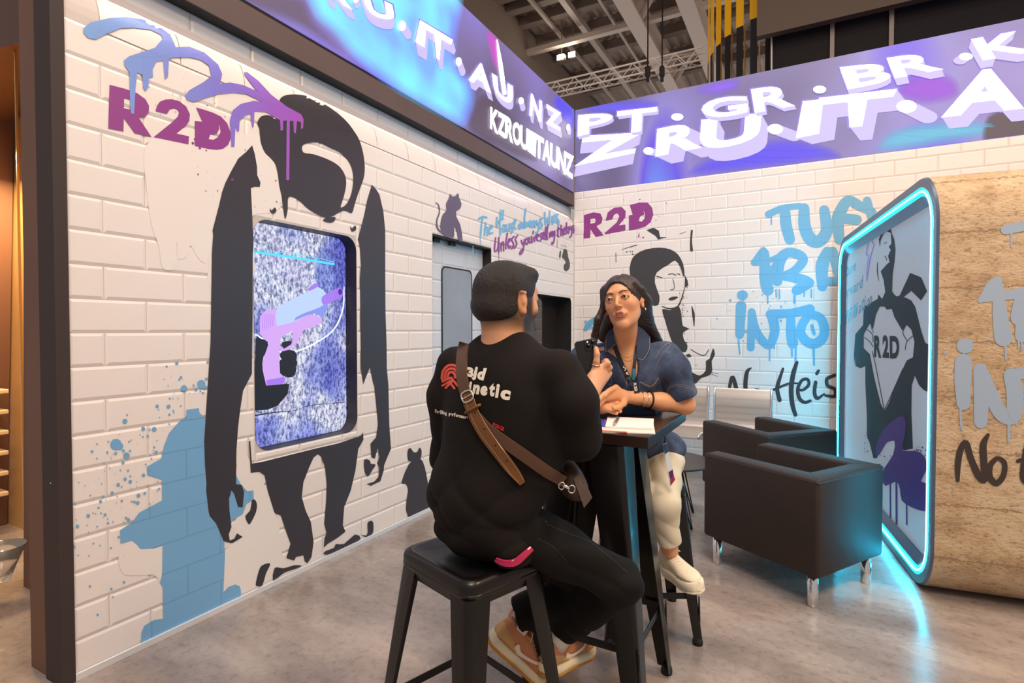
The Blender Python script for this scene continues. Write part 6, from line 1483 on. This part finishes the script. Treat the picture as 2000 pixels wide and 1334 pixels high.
for x, y in ((928, 806), (946, 838), (968, 870), (990, 900)): d.dot(x, y, 1.6)
o = d.build('strap_holes', m_black); attach(o, s2_)
# buckle and keeper
def hp_(x, y, off):
    r = h2(x, y); return r[0]+r[1]*off if r else at(x, y, 1.45)
bk_ = [hp_(*p, .013) for p in [(908, 771), (923, 763), (930, 777), (914, 786)]]
o = MB().tube(catmull([tuple(p) for p in bk_], 4, True), .0026, 8, closed=True).build('buckle', m_sil, smooth=True); attach(o, s2_)
o = MB().tube([hp_(909, 781, .014), hp_(930, 768, .014)], .0018, 6).build('buckle_pin', m_sil, smooth=True); attach(o, s2_)
o = MB().tube([hp_(913, 806, .008), hp_(918, 804, .014), hp_(938, 792, .014), hp_(942, 790, .008)], .0042, 8).build('keeper_loop', m_strap2, smooth=True); attach(o, s2_)
# bag body at his hip
B0 = [at(1092, 893, 1.60), at(1100, 892, 1.66), at(1128, 918, 1.64), at(1147, 958, 1.56), at(1158, 975, 1.50), at(1140, 993, 1.47), at(1110, 968, 1.48), at(1090, 945, 1.50)]
cB = sum(B0, Vector())/8
bp_ = [ell(np.array(at(1112, 936, 1.56)), (.068, .034, .044), rotm(np.array(at(1140, 975, 1.50)-at(1095, 905, 1.60)), (0, 0, 1))@np.array([[0, 1, 0], [1, 0, 0], [0, 0, 1]]).astype(float), .01), cap(np.array(at(1100, 912, 1.60)), np.array(at(1128, 955, 1.53)), .034, .028, .02)]
o, _, _ = organic('bag_body', bp_, .004, m_bag, bag, rl=1)
o = MB().loft([[at(1120, 935, 1.505), at(1136, 925, 1.53), at(1134, 922, 1.54), at(1118, 934, 1.52)], [at(1141, 992, 1.475), at(1157, 972, 1.49), at(1156, 970, 1.505), at(1140, 991, 1.49)]]).build('bag_end_tab', m_bag); attach(o, bag)
o = MB().tube([at(1098, 948, 1.47), at(1105, 950, 1.465), at(1112, 955, 1.465)], [.004, .005, .003], 8).build('snap_hook', m_sil, smooth=True); attach(o, bag)
o = MB().tube(catmull([tuple(at(x, y, 1.468)) for x, y in ((1112, 950), (1118, 948), (1123, 953), (1120, 962), (1113, 962), (1110, 956))], 4, True), .0016, 6, closed=True).build('ring', m_sil, smooth=True); attach(o, bag)
o = MB().tube(catmull([tuple(at(x, y, 1.468)) for x, y in ((1092, 946), (1098, 942), (1103, 947), (1098, 956), (1092, 953))], 4, True), .0016, 6, closed=True).build('ring', m_sil, smooth=True); attach(o, bag)
m_fold = mat('hanging_strap_inner', '5e3a20', .45)
o = MB().loft([[at(1084, 905, 1.55), at(1100, 893, 1.60)], [at(1100, 922, 1.53), at(1112, 905, 1.58)], [at(1116, 940, 1.52), at(1128, 926, 1.55)], [at(1128, 955, 1.51), at(1137, 945, 1.53)]], False, False).build('bag_flap', m_fold); attach(o, bag)
# pink lanyard looped over the stool edge
m_pink = mat('pink_lanyard_cloth', 'c4285c', .6); m_pl = mat('pale_print', 'f6dfe0', .6)
ly = empty('lanyard', Vector(v3(1000, 1095, 1.5))); tag(ly, 'pink printed lanyard hanging from the man\'s pocket onto the stool seat', 'lanyard')
h3 = Hit(trs, tee)
o = ribbon('lanyard_band', h3, [(970, 1090), (985, 1097), (1005, 1096), (1022, 1082), (1038, 1068)], [7, 11, 13, 11, 9], .002, m_pink, ly, .006)
hl3 = Hit(o); d = Decal(on_surf(hl3, .001)); d.dot(1004, 1090, 2); d.stroke([(999, 1096), (1003, 1094)], 1.2, 2); d.stroke([(1031, 1073), (1036, 1069)], 1.6, 2); o2 = d.build('lanyard_print', m_pl); attach(o2, ly)
# ================================================================== THE WOMAN
woman = person((-.647, 2.45, 0), 'woman with long dark hair in a blue denim shirt leaning on the bar table')
th_ = math.radians(25)
wf = np.array(cw(-math.sin(th_), -math.cos(th_), 0)); wr_ = np.array(cw(-math.cos(th_), math.sin(th_), 0)); Rw = np.stack([wr_, wf, Zu], 1)
def WL(o, x, y, z): return o+wr_*x+wf*y+Zu*z
hw = v3(1218, 594, 2.20); hth = math.radians(27)
hwf = np.array(cw(-math.sin(hth), -math.cos(hth), .06)); hup = np.array(cw(-.22, 0, 1)); Rhw = rotm(hwf, hup)
def HW(x, y, z): return hw+Rhw@np.array([x, y, z])*1.0
wneck = v3(1222, 668, 2.32); wsh = v3(1222, 694, 2.34)
wsR, wsL = v3(1140, 700, 2.41), v3(1303, 692, 2.27)
weR, wwR = v3(1112, 790, 2.34), v3(1160, 790, 2.16)
weL, wwL = v3(1338, 790, 2.27), v3(1240, 777, 2.20)
wch = v3(1226, 760, 2.37); wpel = v3(1262, 890, 2.50)
hipWL, hipWR = v3(1298, 893, 2.46), v3(1222, 893, 2.50)
kWL, aWL = v3(1296, 985, 2.19), v3(1308, 1074, 2.24); kWR, aWR = v3(1243, 960, 2.24), v3(1240, 1140, 2.34)
e = lambda c, r, k=.02: ell(HW(*c), r, Rhw, k)
wp = [e((0, -.012, .028), (.072, .094, .084)), e((0, .028, -.016), (.057, .058, .084), .03), cap(HW(-.040, .002, -.045), HW(-.009, .064, -.086), .019, .016, .025), cap(HW(.040, .002, -.045), HW(.009, .064, -.086), .019, .016, .025),
      e((0, .072, -.091), (.015, .012, .013), .016), e((-.036, .056, -.012), (.020, .020, .020), .02), e((.036, .056, -.012), (.020, .020, .020), .02), cap(HW(-.030, .076, .038), HW(.030, .076, .038), .009, .009, .016)]
for s_ in (-1, 1): wp += [sub(e((s_*.030, .098, .016), (.0165, .012, .012), .010))]
wp += [cap(HW(0, .082, .026), HW(0, .106, -.012), .0055, .0075, .009), e((0, .105, -.017), (.0085, .008, .0070), .005), e((-.0115, .096, -.020), (.0058, .008, .0058), .004), e((.0115, .096, -.020), (.0058, .008, .0058), .004),
       sub(e((-.006, .103, -.0265), (.0028, .004, .0030), .002)), sub(e((.006, .103, -.0265), (.0028, .004, .0030), .002))]
for s_ in (-1, 1):
    wp += [cap(HW(s_*.018, .083, .0175), HW(s_*.030, .0885, .0222), .0036, .0044, .004), cap(HW(s_*.030, .0885, .0222), HW(s_*.044, .077, .0165), .0044, .0034, .004),
           cap(HW(s_*.018, .083, .0125), HW(s_*.031, .0855, .0075), .0028, .0034, .004), cap(HW(s_*.031, .0855, .0075), HW(s_*.044, .077, .0125), .0034, .0028, .004)]
# lips, slightly open
wp += [e((0, .082, -.050), (.028, .014, .018), .012)]
lipU = [(-.025, .079, -.052), (-.010, .0915, -.0440), (0, .0925, -.0450), (.010, .0915, -.0430), (.025, .079, -.049)]
lipL_ = [(-.025, .079, -.052), (-.011, .0885, -.0600), (0, .0900, -.0610), (.011, .0885, -.0590), (.025, .079, -.049)]
for i in range(4): wp.append(cap(HW(*lipU[i]), HW(*lipU[i+1]), (.0025, .0034, .0034, .0034, .0025)[i], (.0025, .0034, .0034, .0034, .0025)[i+1], .004)); wp.append(cap(HW(*lipL_[i]), HW(*lipL_[i+1]), (.0025, .0042, .0046, .0042, .0025)[i], (.0025, .0042, .0046, .0042, .0025)[i+1], .004))
wp.append(sub(e((.002, .0950, -.0515), (.0175, .014, .0036), .002)))
for s_ in (-1, 1):
    wp += [e((s_*.074, -.004, .002), (.007, .015, .028), .008), cap(HW(s_*.079, -.012, .024), HW(s_*.083, -.006, .0), .004, .003, .005), cap(HW(s_*.079, .004, .025), HW(s_*.083, -.012, .024), .003, .004, .005), e((s_*.076, .002, -.024), (.005, .007, .008), .006)]
wp += [cap(HW(0, -.02, -.04), wneck, .044, .047, .02), cap(HW(0, .012, -.055), WL(wneck, 0, .03, -.01), .040, .048, .025), cap(WL(wsh, -.10, .0, .002), WL(wsh, .10, .0, .002), .040, .040, .05), ell(WL(wsh, 0, .022, -.055), (.135, .085, .10), Rw, .05), ell(wch, (.13, .092, .14), Rw, .05), ell(WL(wch, 0, -.02, -.16), (.12, .09, .12), Rw, .05), ell(wpel, (.13, .10, .065), Rw, .03),
       cap(WL(wsh, -.02, .062, .008), WL(wsh, -.11, .03, .024), .010, .008, .02), cap(WL(wsh, .02, .062, .008), WL(wsh, .11, .03, .024), .010, .008, .02),
       cap(wsL, weL, .045, .038, .03), cap(weL, v3(1290, 785, 2.24), .040, .037, .02), cap(v3(1290, 785, 2.24), wwL, .037, .025, .02), cap(wsR, weR, .045, .038, .03), cap(weR, wwR, .038, .025, .02),
       cap(hipWL+Zu*.01, kWL, .060, .048, .03), cap(hipWR+Zu*.01, kWR, .060, .048, .03), cap(kWL, aWL, .048, .034, .03), cap(kWR, aWR, .048, .034, .03)]
# clasped hands on the table: her left hand lies over the right
pL0 = v3(1216, 775, 2.175)
wp += [cap(wwL, pL0, .025, .026, .012)]
kW = [v3(1203, 757, 2.150), v3(1195, 761, 2.140), v3(1188, 768, 2.130), v3(1183, 777, 2.125)]
for q in kW: wp.append(cap(pL0, q, .0225, .0125, .012))
fW = [[kW[0], v3(1190, 763, 2.115), v3(1180, 773, 2.10), v3(1173, 781, 2.10)], [kW[1], v3(1180, 770, 2.105), v3(1170, 779, 2.09), v3(1164, 787, 2.09)], [kW[2], v3(1174, 777, 2.10), v3(1166, 786, 2.09), v3(1162, 793, 2.09)], [kW[3], v3(1174, 786, 2.105), v3(1168, 793, 2.10), v3(1166, 798, 2.10)]]
rW = [.0112, .0102, .0094, .0080]
for j, f_ in enumerate(fW):
    for i in range(3): wp.append(cap(f_[i], f_[i+1], rW[i]*(1-.04*j), rW[i+1]*(1-.04*j), .0035))
wp += [cap(pL0, v3(1218, 788, 2.14), .018, .013, .01), cap(v3(1218, 788, 2.14), v3(1208, 795, 2.11), .0125, .0105, .004), cap(v3(1208, 795, 2.11), v3(1199, 797, 2.095), .0105, .0085, .004)]
pR0 = v3(1176, 796, 2.15); wp += [cap(wwR, pR0, .025, .025, .012)]
for j, (a_, b_, c_) in enumerate([((1190, 786, 2.15), (1204, 788, 2.145), (1213, 796, 2.13)), ((1190, 793, 2.14), (1204, 797, 2.13), (1211, 803, 2.12)), ((1186, 800, 2.13), (1198, 804, 2.12), (1204, 807, 2.11))]):
    wp += [cap(pR0, v3(*a_), .021, .0115, .010), cap(v3(*a_), v3(*b_), .0112, .010, .0035), cap(v3(*b_), v3(*c_), .010, .0082, .0035)]
wsk, lipc, brw = col_lin('db9d72'), col_lin('a8544c'), col_lin('2e1c15')
def seg_d(Y, pts):
    d_ = np.full(len(Y), 9.)
    for a_, b_ in zip(pts[:-1], pts[1:]):
        a_, b_ = np.array(a_), np.array(b_); ab = b_-a_; t = np.clip(((Y-a_)@ab)/(ab@ab), 0, 1); d_ = np.minimum(d_, np.linalg.norm((Y-a_-t[:, None]*ab)*np.array([1, .22, 1]), axis=1))
    return d_
def wo_col(V):
    Y = (V-hw)@Rhw; c = np.tile(wsk, (len(V), 1))*(1+.03*hsv_noise(V, 55, 2)[:, None])
    def mixc(c, col, w_): w_ = np.clip(w_, 0, 1)[:, None]; return c*(1-w_)+col*w_
    ck = np.exp(-((np.abs(Y[:, 0])-.038)**2/.02**2+(Y[:, 2]+.018)**2/.02**2+(Y[:, 1]-.07)**2/.03**2)); c = mixc(c, col_lin('d48468'), .35*ck)
    for s_ in (-1, 1):
        c = mixc(c, brw, (.0046-seg_d(Y, [(s_*.014, .094, .0335), (s_*.028, .093, .0395), (s_*.046, .078, .0365)]))/.0020*.9)
        c = mixc(c, col_lin('241611'), (.0034-seg_d(Y, [(s_*.0175, .088, .0152), (s_*.030, .0935, .0180), (s_*.045, .080, .0142)]))/.0018*.9)
        c = mixc(c, col_lin('7a4a3a'), (.0035-seg_d(Y, [(s_*.018, .087, .0115), (s_*.031, .0900, .0095), (s_*.044, .080, .0120)]))/.002*.6)
        c = mixc(c, col_lin('b87a5c'), (.006-seg_d(Y, [(s_*.018, .086, .029), (s_*.032, .088, .031), (s_*.044, .076, .027)]))/.004*.4)
        c = mixc(c, col_lin('5a2a20'), (.0042-np.linalg.norm(Y-np.array([s_*.006, .1035, -.0255]), axis=1))/.002)
    dl = np.minimum(seg_d(Y, lipU)-.0028, seg_d(Y, lipL_)-.0038); c = mixc(c, lipc, (.0014-dl)/.0014*.85*(Y[:, 1] > .07))
    inn = (np.abs(Y[:, 0])/.0165)**2+((Y[:, 2]+.0515)/.0042)**2; c = mixc(c, col_lin('4a1a18'), (1.0-inn)*3*(Y[:, 1] > .07)*(Y[:, 1] < .0905))
    return np.clip(c, 0, 1)
wbody, _, _ = organic('body', wp, .0030, m_skin, woman, color=wo_col, rl=1)
# eyes and teeth
m_eye = vcol_mat('eye', .15)
for s_ in (-1, 1):
    t = bmesh.new(); bmesh.ops.create_uvsphere(t, u_segments=20, v_segments=14, radius=.0112); me = bpy.data.meshes.new('eye'); t.to_mesh(me); t.free()
    c = HW(s_*.031, .0775, .0150); V = np.array([v.co[:] for v in me.vertices]); gz = Rhw@np.array([.12, 1, -.05]); gz = gz/np.linalg.norm(gz); dd = (V/.0112)@gz
    col = np.tile(col_lin('d8cfc6'), (len(V), 1)); col[dd > .88] = col_lin('4a3020'); col[dd > .965] = col_lin('0c0808')
    a = me.color_attributes.new('col', 'FLOAT_COLOR', 'POINT'); cc4 = np.ones((len(V), 4), np.float32); cc4[:, :3] = col; a.data.foreach_set('color', cc4.ravel())
    o = link('eye', me, m_eye, smooth=True); o.location = Vector(c); attach(o, woman)
m_teeth = mat('teeth', 'eadfd2', .25)
o = MB().tube([Vector(HW(*p)) for p in [(-.014, .0835, -.0500), (-.006, .0885, -.0500), (.006, .0885, -.0500), (.014, .0835, -.0500)]], .0030, 6).build('teeth', m_teeth, smooth=True); attach(o, woman)
# hair
m_lh = mat('long_dark_hair', '21130f', .38, spec=.6)
gq = N(m_lh, 'ShaderNodeNewGeometry'); mq = N(m_lh, 'ShaderNodeMapping'); mq.inputs['Scale'].default_value = (1, 1, .06); wq = N(m_lh, 'ShaderNodeTexNoise', i_Scale=420, i_Detail=3)
L(m_lh, gq.outputs['Position'], mq.inputs[0]); L(m_lh, mq.outputs[0], wq.inputs['Vector']); bq = N(m_lh, 'ShaderNodeBump', i_Strength=.55, i_Distance=.004); L(m_lh, wq.outputs['Fac'], bq.inputs['Height']); L(m_lh, bq.outputs[0], bsdf(m_lh).inputs['Normal'])
rq = ramp(m_lh, [(.35, '160c0a'), (.6, '3a221a'), (.75, '4d2e22')]); L(m_lh, wq.outputs['Fac'], rq.inputs[0]); L(m_lh, rq.outputs[0], bsdf(m_lh).inputs['Base Color'])
def hair_d(X):
    Y = (X-hw)@Rhw; an = np.arctan2(Y[:, 0], Y[:, 1]+.02); return -.0009*np.sin(an*52+1*np.sin(Y[:, 2]*14))-.0006*np.sin(an*110+Y[:, 2]*30)
wh = [e((0, -.016, .036), (.081, .104, .089), .01),
      cap(HW(.062, .030, .066), HW(.076, .010, .010), .016, .015, .02), cap(HW(.076, .010, .010), v3(1168, 625, 2.22), .015, .015, .012), cap(v3(1168, 625, 2.22), v3(1162, 655, 2.26), .015, .014, .012), cap(v3(1162, 655, 2.26), v3(1160, 680, 2.30), .014, .010, .012),
      cap(HW(.05, -.05, .0), v3(1180, 655, 2.34), .036, .030, .02), cap(HW(-.060, .034, .070), HW(-.078, .006, .040), .014, .015, .015), cap(HW(-.078, .004, .040), HW(-.084, -.034, .0), .016, .020, .015), cap(HW(-.082, -.036, .0), v3(1264, 625, 2.28), .022, .024, .015), cap(v3(1264, 625, 2.28), v3(1280, 655, 2.32), .024, .018, .015), cap(v3(1280, 655, 2.32), v3(1294, 672, 2.36), .018, .008, .012),
      cap(HW(-.02, -.06, .0), v3(1245, 660, 2.40), .062, .055, .03), cap(v3(1262, 632, 2.33), v3(1268, 668, 2.36), .030, .026, .02),
      sub(e((.002, .104, -.024), (.066, .078, .114), .012)), sub(e((.0, .13, -.08), (.06, .06, .05), .01))]
wh.append(sub(cap(HW(-.010, .10, .085), HW(-.004, -.04, .135), .004, .003, .010)))
whair, _, _ = organic('hair', wh, .0034, m_lh, woman, disp=hair_d, rl=1)
o = MB().tube([Vector(HW(-.083, .004, -.034)), Vector(HW(-.084, .004, -.044))], [.003, .0022], 8).build('earring', m_gold2, smooth=True); attach(o, woman)
# denim shirt
m_den = mat('blue_denim', '33476e', .8, bump=(600, .4)); tcd = N(m_den, 'ShaderNodeNewGeometry'); nd = N(m_den, 'ShaderNodeTexNoise', i_Scale=9, i_Detail=6, i_Roughness=.7); rd_ = ramp(m_den, [(.32, '28344e'), (.5, '3b4a68'), (.7, '586a88')])
L(m_den, tcd.outputs['Position'], nd.inputs['Vector']); L(m_den, nd.outputs['Fac'], rd_.inputs[0]); L(m_den, rd_.outputs[0], bsdf(m_den).inputs['Base Color'])
def wdisp(X):
    Y = (X-wch)@Rw; z = Y[:, 2]
    return -(.0045*np.abs(np.sin(22*(z+.5*Y[:, 0])+2*np.sin(9*Y[:, 0])))**.7+.0035*np.abs(np.sin(30*(z*.5-Y[:, 0])+1.3*np.sin(12*z)))**.7)+.004
sl1 = v3(1330, 765, 2.26)
ws = [cap(WL(wsh, -.12, -.005, .004), WL(wsh, .12, -.005, .004), .046, .046, .04), ell(WL(wsh, 0, .010, -.065), (.165, .105, .115), Rw, .04), ell(WL(wch, 0, .0, -.01), (.155, .118, .15), Rw, .04), ell(WL(wch, 0, -.03, -.16), (.155, .115, .15), Rw, .04), ell(WL(wpel, -.01, -.01, .045), (.165, .125, .085), Rw, .04),
      cap(wsL, WL(wsL, -.03, .0, -.06), .054, .058, .03), cap(WL(wsL, -.03, .0, -.06), sl1, .058, .062, .02), cap(wsR, WL(wsR, .03, .0, -.08), .062, .066, .03), cap(WL(wsR, .03, .0, -.08), v3(1115, 770, 2.38), .066, .062, .02),
      sub(cap(WL(wneck, 0, .02, .06), WL(wneck, 0, .03, -.02), .056, .056, .006)), sub(cap(v3(1222, 664, 2.17), v3(1226, 690, 2.17), .082, .060, .006)), sub(cap(v3(1226, 690, 2.20), v3(1232, 740, 2.225), .064, .024, .004)),
      sub(cap(v3(1339, 800, 2.27), v3(1300, 800, 2.24), .046, .042, .006))]
def sleeve_cut(D, g):
    a_ = v3(1336, 777, 2.26); ax = weL-wsL; ax = ax/np.linalg.norm(ax); near = np.linalg.norm(g-a_, axis=-1) < .13; t_ = (g-a_)@ax-.0
    return np.where(near & (t_ > -.06), np.maximum(D, t_).astype(np.float32), D)
shirt, _, _ = organic('denim_shirt', ws, .0046, m_den, woman, disp=wdisp, rl=2, clip=sleeve_cut)
m_sti = mat('tan_stitching', '8f7f74', .7); m_dd = mat('denim_collar', '34425f', .8, bump=(600, .4)); m_db = mat('dark_denim_edge', '1e2c4a', .8)
hS = Hit(shirt); hSB = Hit(shirt, wbody)
def flap(name, pts, m, parent, off=.010, th=.005, D0=None):
    P = []
    for x, y in pts:
        r = hSB(x, y); P.append(r[0]+(CAM-r[0]).normalized()*off if r else at(x, y, 2.25))
    c = sum(P, Vector())/len(P); dep = [(p-CAM).dot(_f) for p in P]; md = sorted(dep)[len(dep)//2]
    P = [at(x, y, md+(max(-.022, min(.022, dd-md)))) for (x, y), dd in zip(pts, dep)]
    tri_ = tessellate_polygon([[Vector((x, y, 0)) for x, y in pts]]); mb = MB(); back = (_f*1.0)
    a = [mb.bm.verts.new(p) for p in P]; b = [mb.bm.verts.new(p+back*th) for p in P]
    for t in tri_: mb.bm.faces.new([a[i] for i in t]); mb.bm.faces.new([b[i] for i in t][::-1])
    for i in range(len(P)): j = (i+1) % len(P); mb.bm.faces.new((a[i], a[j], b[j], b[i]))
    o = mb.build(name, m); attach(o, parent); return o
zc = Z(1080, 520, 3.925)
cl1 = flap('collar_leaf', zc((462, 470), (470, 540), (482, 605), (455, 625), (402, 668), (392, 620), (400, 545), (425, 500)), m_dd, shirt, off=.016)
cl2 = flap('collar_leaf', zc((652, 455), (700, 490), (748, 545), (750, 640), (692, 730), (648, 716), (640, 640), (645, 560)), m_dd, shirt, off=.016)
hc = Hit(cl1, cl2)
d = Decal(on_surf(hc, .0012))
d.stroke(zc((412, 555), (405, 610), (410, 655), (455, 615), (475, 598)), 1.0, 3); d.stroke(zc((738, 555), (738, 636), (690, 716), (655, 706)), 1.0, 3)
o = d.build('collar_stitching', m_sti); attach(o, shirt)
d = Decal(on_surf(hS, .0015))
d.stroke(zc((470, 630), (485, 690), (530, 780), (560, 870), (560, 960)), 0.75, 4); d.stroke(zc((820, 540), (870, 580), (900, 600)), 0.75, 3); d.stroke(zc((740, 520), (800, 520), (850, 555), (905, 605)), 0.68, 3); d.stroke(zc((880, 590), (820, 640), (790, 700)), 0.68, 3); d.stroke(zc((900, 610), (850, 660), (800, 740)), 0.68, 3)
d.stroke(zc((668, 885), (740, 918), (772, 905), (808, 855)), 1.8, 4); d.stroke(zc((672, 895), (740, 928)), 0.60, 3); d.stroke(zc((668, 885), (655, 965)), 0.60, 2); d.stroke(zc((808, 860), (828, 960)), 0.60, 2); d.stroke(zc((880, 958), (920, 920), (1010, 925), (1090, 960)), 0.68, 4); d.stroke(zc((880, 940), (925, 908), (1015, 912), (1088, 945)), 0.52, 4)
d.stroke(zc((425, 860), (450, 862), (450, 905), (425, 902)), 0.60, 2)
for y in (690, 800, 905): d.dot(*zc((905-0, y))[0], .1)
o = d.build('shirt_stitching', m_sti); attach(o, shirt)
# necklaces
hb = Hit(wbody); d = Decal(on_surf(hb, .002)); d.stroke(zc((500, 660), (545, 695), (590, 695), (625, 665)), .9, 4); d.stroke(zc((515, 690), (555, 722), (595, 722), (622, 695)), .8, 4)
o = d.build('necklace', m_gold2); attach(o, woman)
# lanyard with badge
m_ln = mat('black_lanyard', '1b1a22', .6); m_lt = mat('teal_lanyard_print', '2f7f9e', .6); m_lw = mat('white_lanyard_print', 'ece6e4', .6)
ln = empty('lanyard', Vector(v3(1240, 765, 2.2))); tag(ln, 'dark lettered lanyard round the woman\'s neck with a card badge at her thigh', 'lanyard')
l1 = ribbon('lanyard_strap', hSB, zc((478, 596), (505, 690), (545, 780), (585, 860), (620, 930), (640, 975)), [7.5, 8, 8, 8, 8, 8], .002, m_ln, ln, .006)
l2 = ribbon('lanyard_strap', hSB, zc((640, 600), (632, 690), (622, 770), (618, 850), (640, 930), (650, 975)), [6, 6.5, 6.5, 7, 8, 8], .002, m_ln, ln, .006)
hl_2 = Hit(l1, l2); d = Decal(on_surf(hl_2, .001))
def lt(ch, x, y, ang, s_=7):
    ca, sa = math.cos(ang), math.sin(ang); f_ = lambda u, v: (x+u*ca-v*sa, y+u*sa+v*ca)
    d.glyph(ch, (f_(-s_/2, -s_/2), f_(s_/2, -s_/2), f_(s_/2, s_/2), f_(-s_/2, s_/2)), .04)
for i, ch in enumerate('R2D'): q = zc((572-i*10, 818-i*24))[0]; lt(ch, q[0], q[1], math.radians(-68), 6)
for i, ch in enumerate('R2D'): q = zc((630+i*3, 905+i*22))[0]; lt(ch, q[0], q[1], math.radians(85), 5.5)
o = d.build('lanyard_lettering', m_lw); attach(o, l1)
d = Decal(on_surf(hl_2, .0008)); d.stroke(zc((575, 850), (612, 925)), 6, 2, False); d.stroke(zc((620, 785), (618, 870)), 5.4, 2, False); o = d.build('teal_panel', m_lt); attach(o, l1)
# jeans
m_jn = mat('cream_jeans', 'ddd2ba', .85, bump=(500, .3), var=(14, .05))
def jdisp(X): return -(.0045*np.abs(np.sin(X@np.array([10., 14., 30.])+1.6*np.sin(X@np.array([19., -12., 9.]))))**.7+.003*np.sin(X@np.array([-40., 30., 38.])))+.003
jl, jr = aWL+(kWL-aWL)*.22, aWR+(kWR-aWR)*.12
jp = [ell(WL(wpel, 0, 0, -.02), (.160, .12, .085), Rw, .04), cap(hipWL, kWL, .082, .064, .03), cap(hipWR, kWR, .080, .062, .03), cap(kWL, jl, .062, .050, .02), cap(kWR, jr, .060, .050, .02), sub(cap(jl+(aWL-kWL)*.04, jl+(aWL-kWL)*.5, .040, .044, .004)), sub(cap(jr+(aWR-kWR)*.04, jr+(aWR-kWR)*.5, .040, .044, .004))]
def jc(D, g):
    for a_, k_ in ((jl, kWL), (jr, kWR)):
        ax = (a_-k_)/np.linalg.norm(a_-k_); near = np.linalg.norm(g-a_, axis=-1) < .13; t_ = (g-a_)@ax-.008; D = np.where(near & (t_ > -.05), np.maximum(D, t_).astype(np.float32), D)
    seat = (.668-g[..., 2]); ins_ = np.linalg.norm((g-np.array([-.647, 2.45, 0]))[..., :2], axis=-1) < .17
    return np.where(ins_, np.maximum(D, seat).astype(np.float32), D)
jeans, _, _ = organic('jeans', jp, .0048, m_jn, woman, disp=jdisp, rl=2, clip=jc)
# badge at the thigh
m_card = mat('badge_card', 'dfe4ea', .4); m_cb = mat('badge_blue', '2b4a86', .4); m_cr = mat('badge_red', 'a8284a', .4); m_cv = mat('badge_violet', '5a2a66', .4)
hj = 2.13
bpts = [(1294.5, 868), (1302, 865), (1319, 936), (1309, 950)]
bq_ = [at(x, y, hj) for x, y in bpts]
o = MB().loft([bq_, [p+_f*.003 for p in bq_]]).build('badge', m_card); attach(o, ln)
d = Decal(lambda x, y: at(x, y, hj-.002)); d.poly([(1295, 869), (1302, 866), (1306, 882), (1299, 887)]); ob = d.build('badge_print', m_cb); attach(ob, o)
d = Decal(lambda x, y: at(x, y, hj-.002)); d.poly([(1306, 922), (1314, 917), (1316, 930), (1309, 935)]); ob = d.build('badge_print', m_cv); attach(ob, o)
d = Decal(lambda x, y: at(x, y, hj-.002)); d.poly([(1309, 935), (1316, 930), (1319, 937), (1310, 949)]); ob = d.build('badge_print', m_cr); attach(ob, o)
o = MB().tube([at(1298, 867, hj+.002), at(1300, 850, 2.2), at(1290, 832, 2.26)], .003, 6).build('lanyard_cord', m_ln, smooth=True); attach(o, ln)
# shoes
m_ws = mat('cream_sneaker', 'e9dcc2', .7, bump=(300, .15)); m_ws2 = mat('cream_overlay', 'dccdb0', .7); m_wm = mat('chunky_cream_sole', 'f0e4cc', .6); m_wl = mat('cream_laces', 'f2e8d6', .8)
s1u, M1, k1 = shoe(woman, v3(1302, 1118, 2.33), v3(1356, 1152, 2.12), np.array(cw(-.10, -.35, 1)), .255, m_ws, m_ws2, m_wm, m_wm, m_wm, m_wl, 1, thick=.048, swoosh=False)
s2u, M2, k2 = shoe(woman, v3(1252, 1166, 2.42), v3(1192, 1196, 2.24), np.array(cw(0, 0, 1)), .25, m_ws, m_ws2, m_wm, m_wm, m_wm, m_wl, 1, thick=.048, swoosh=False)
for M_, k_, an, kn_ in ((M1, k1, aWL, kWL), (M2, k2, aWR, kWR)):
    a0 = M_ @ (Vector((.052, 0, .10))*k_); a1 = Vector(an)+(Vector(kn_)-Vector(an))*.2
    o = MB().tube([a0, a0.lerp(a1, .5), a1], [.034, .034, .036], 16).build('sock', m_sock, smooth=True); attach(o, woman)
# wrist bands and ring
fa = v3(1290, 785, 2.24); ax_ = wwL-fa
for t_, r_, m_, nm in ((.80, .030, m_sil, 'bracelet'), (.62, .032, m_sil, 'bracelet'), (.46, .0345, m_black, 'bracelet')):
    o = band(fa+ax_*t_, ax_, r_, .0022 if m_ is m_sil else .004, m_, nm); attach(o, woman)
o = band(fW[1][0]*.5+fW[1][1]*.5, fW[1][1]-fW[1][0], .0112, .0016, m_sil, 'ring'); attach(o, woman)
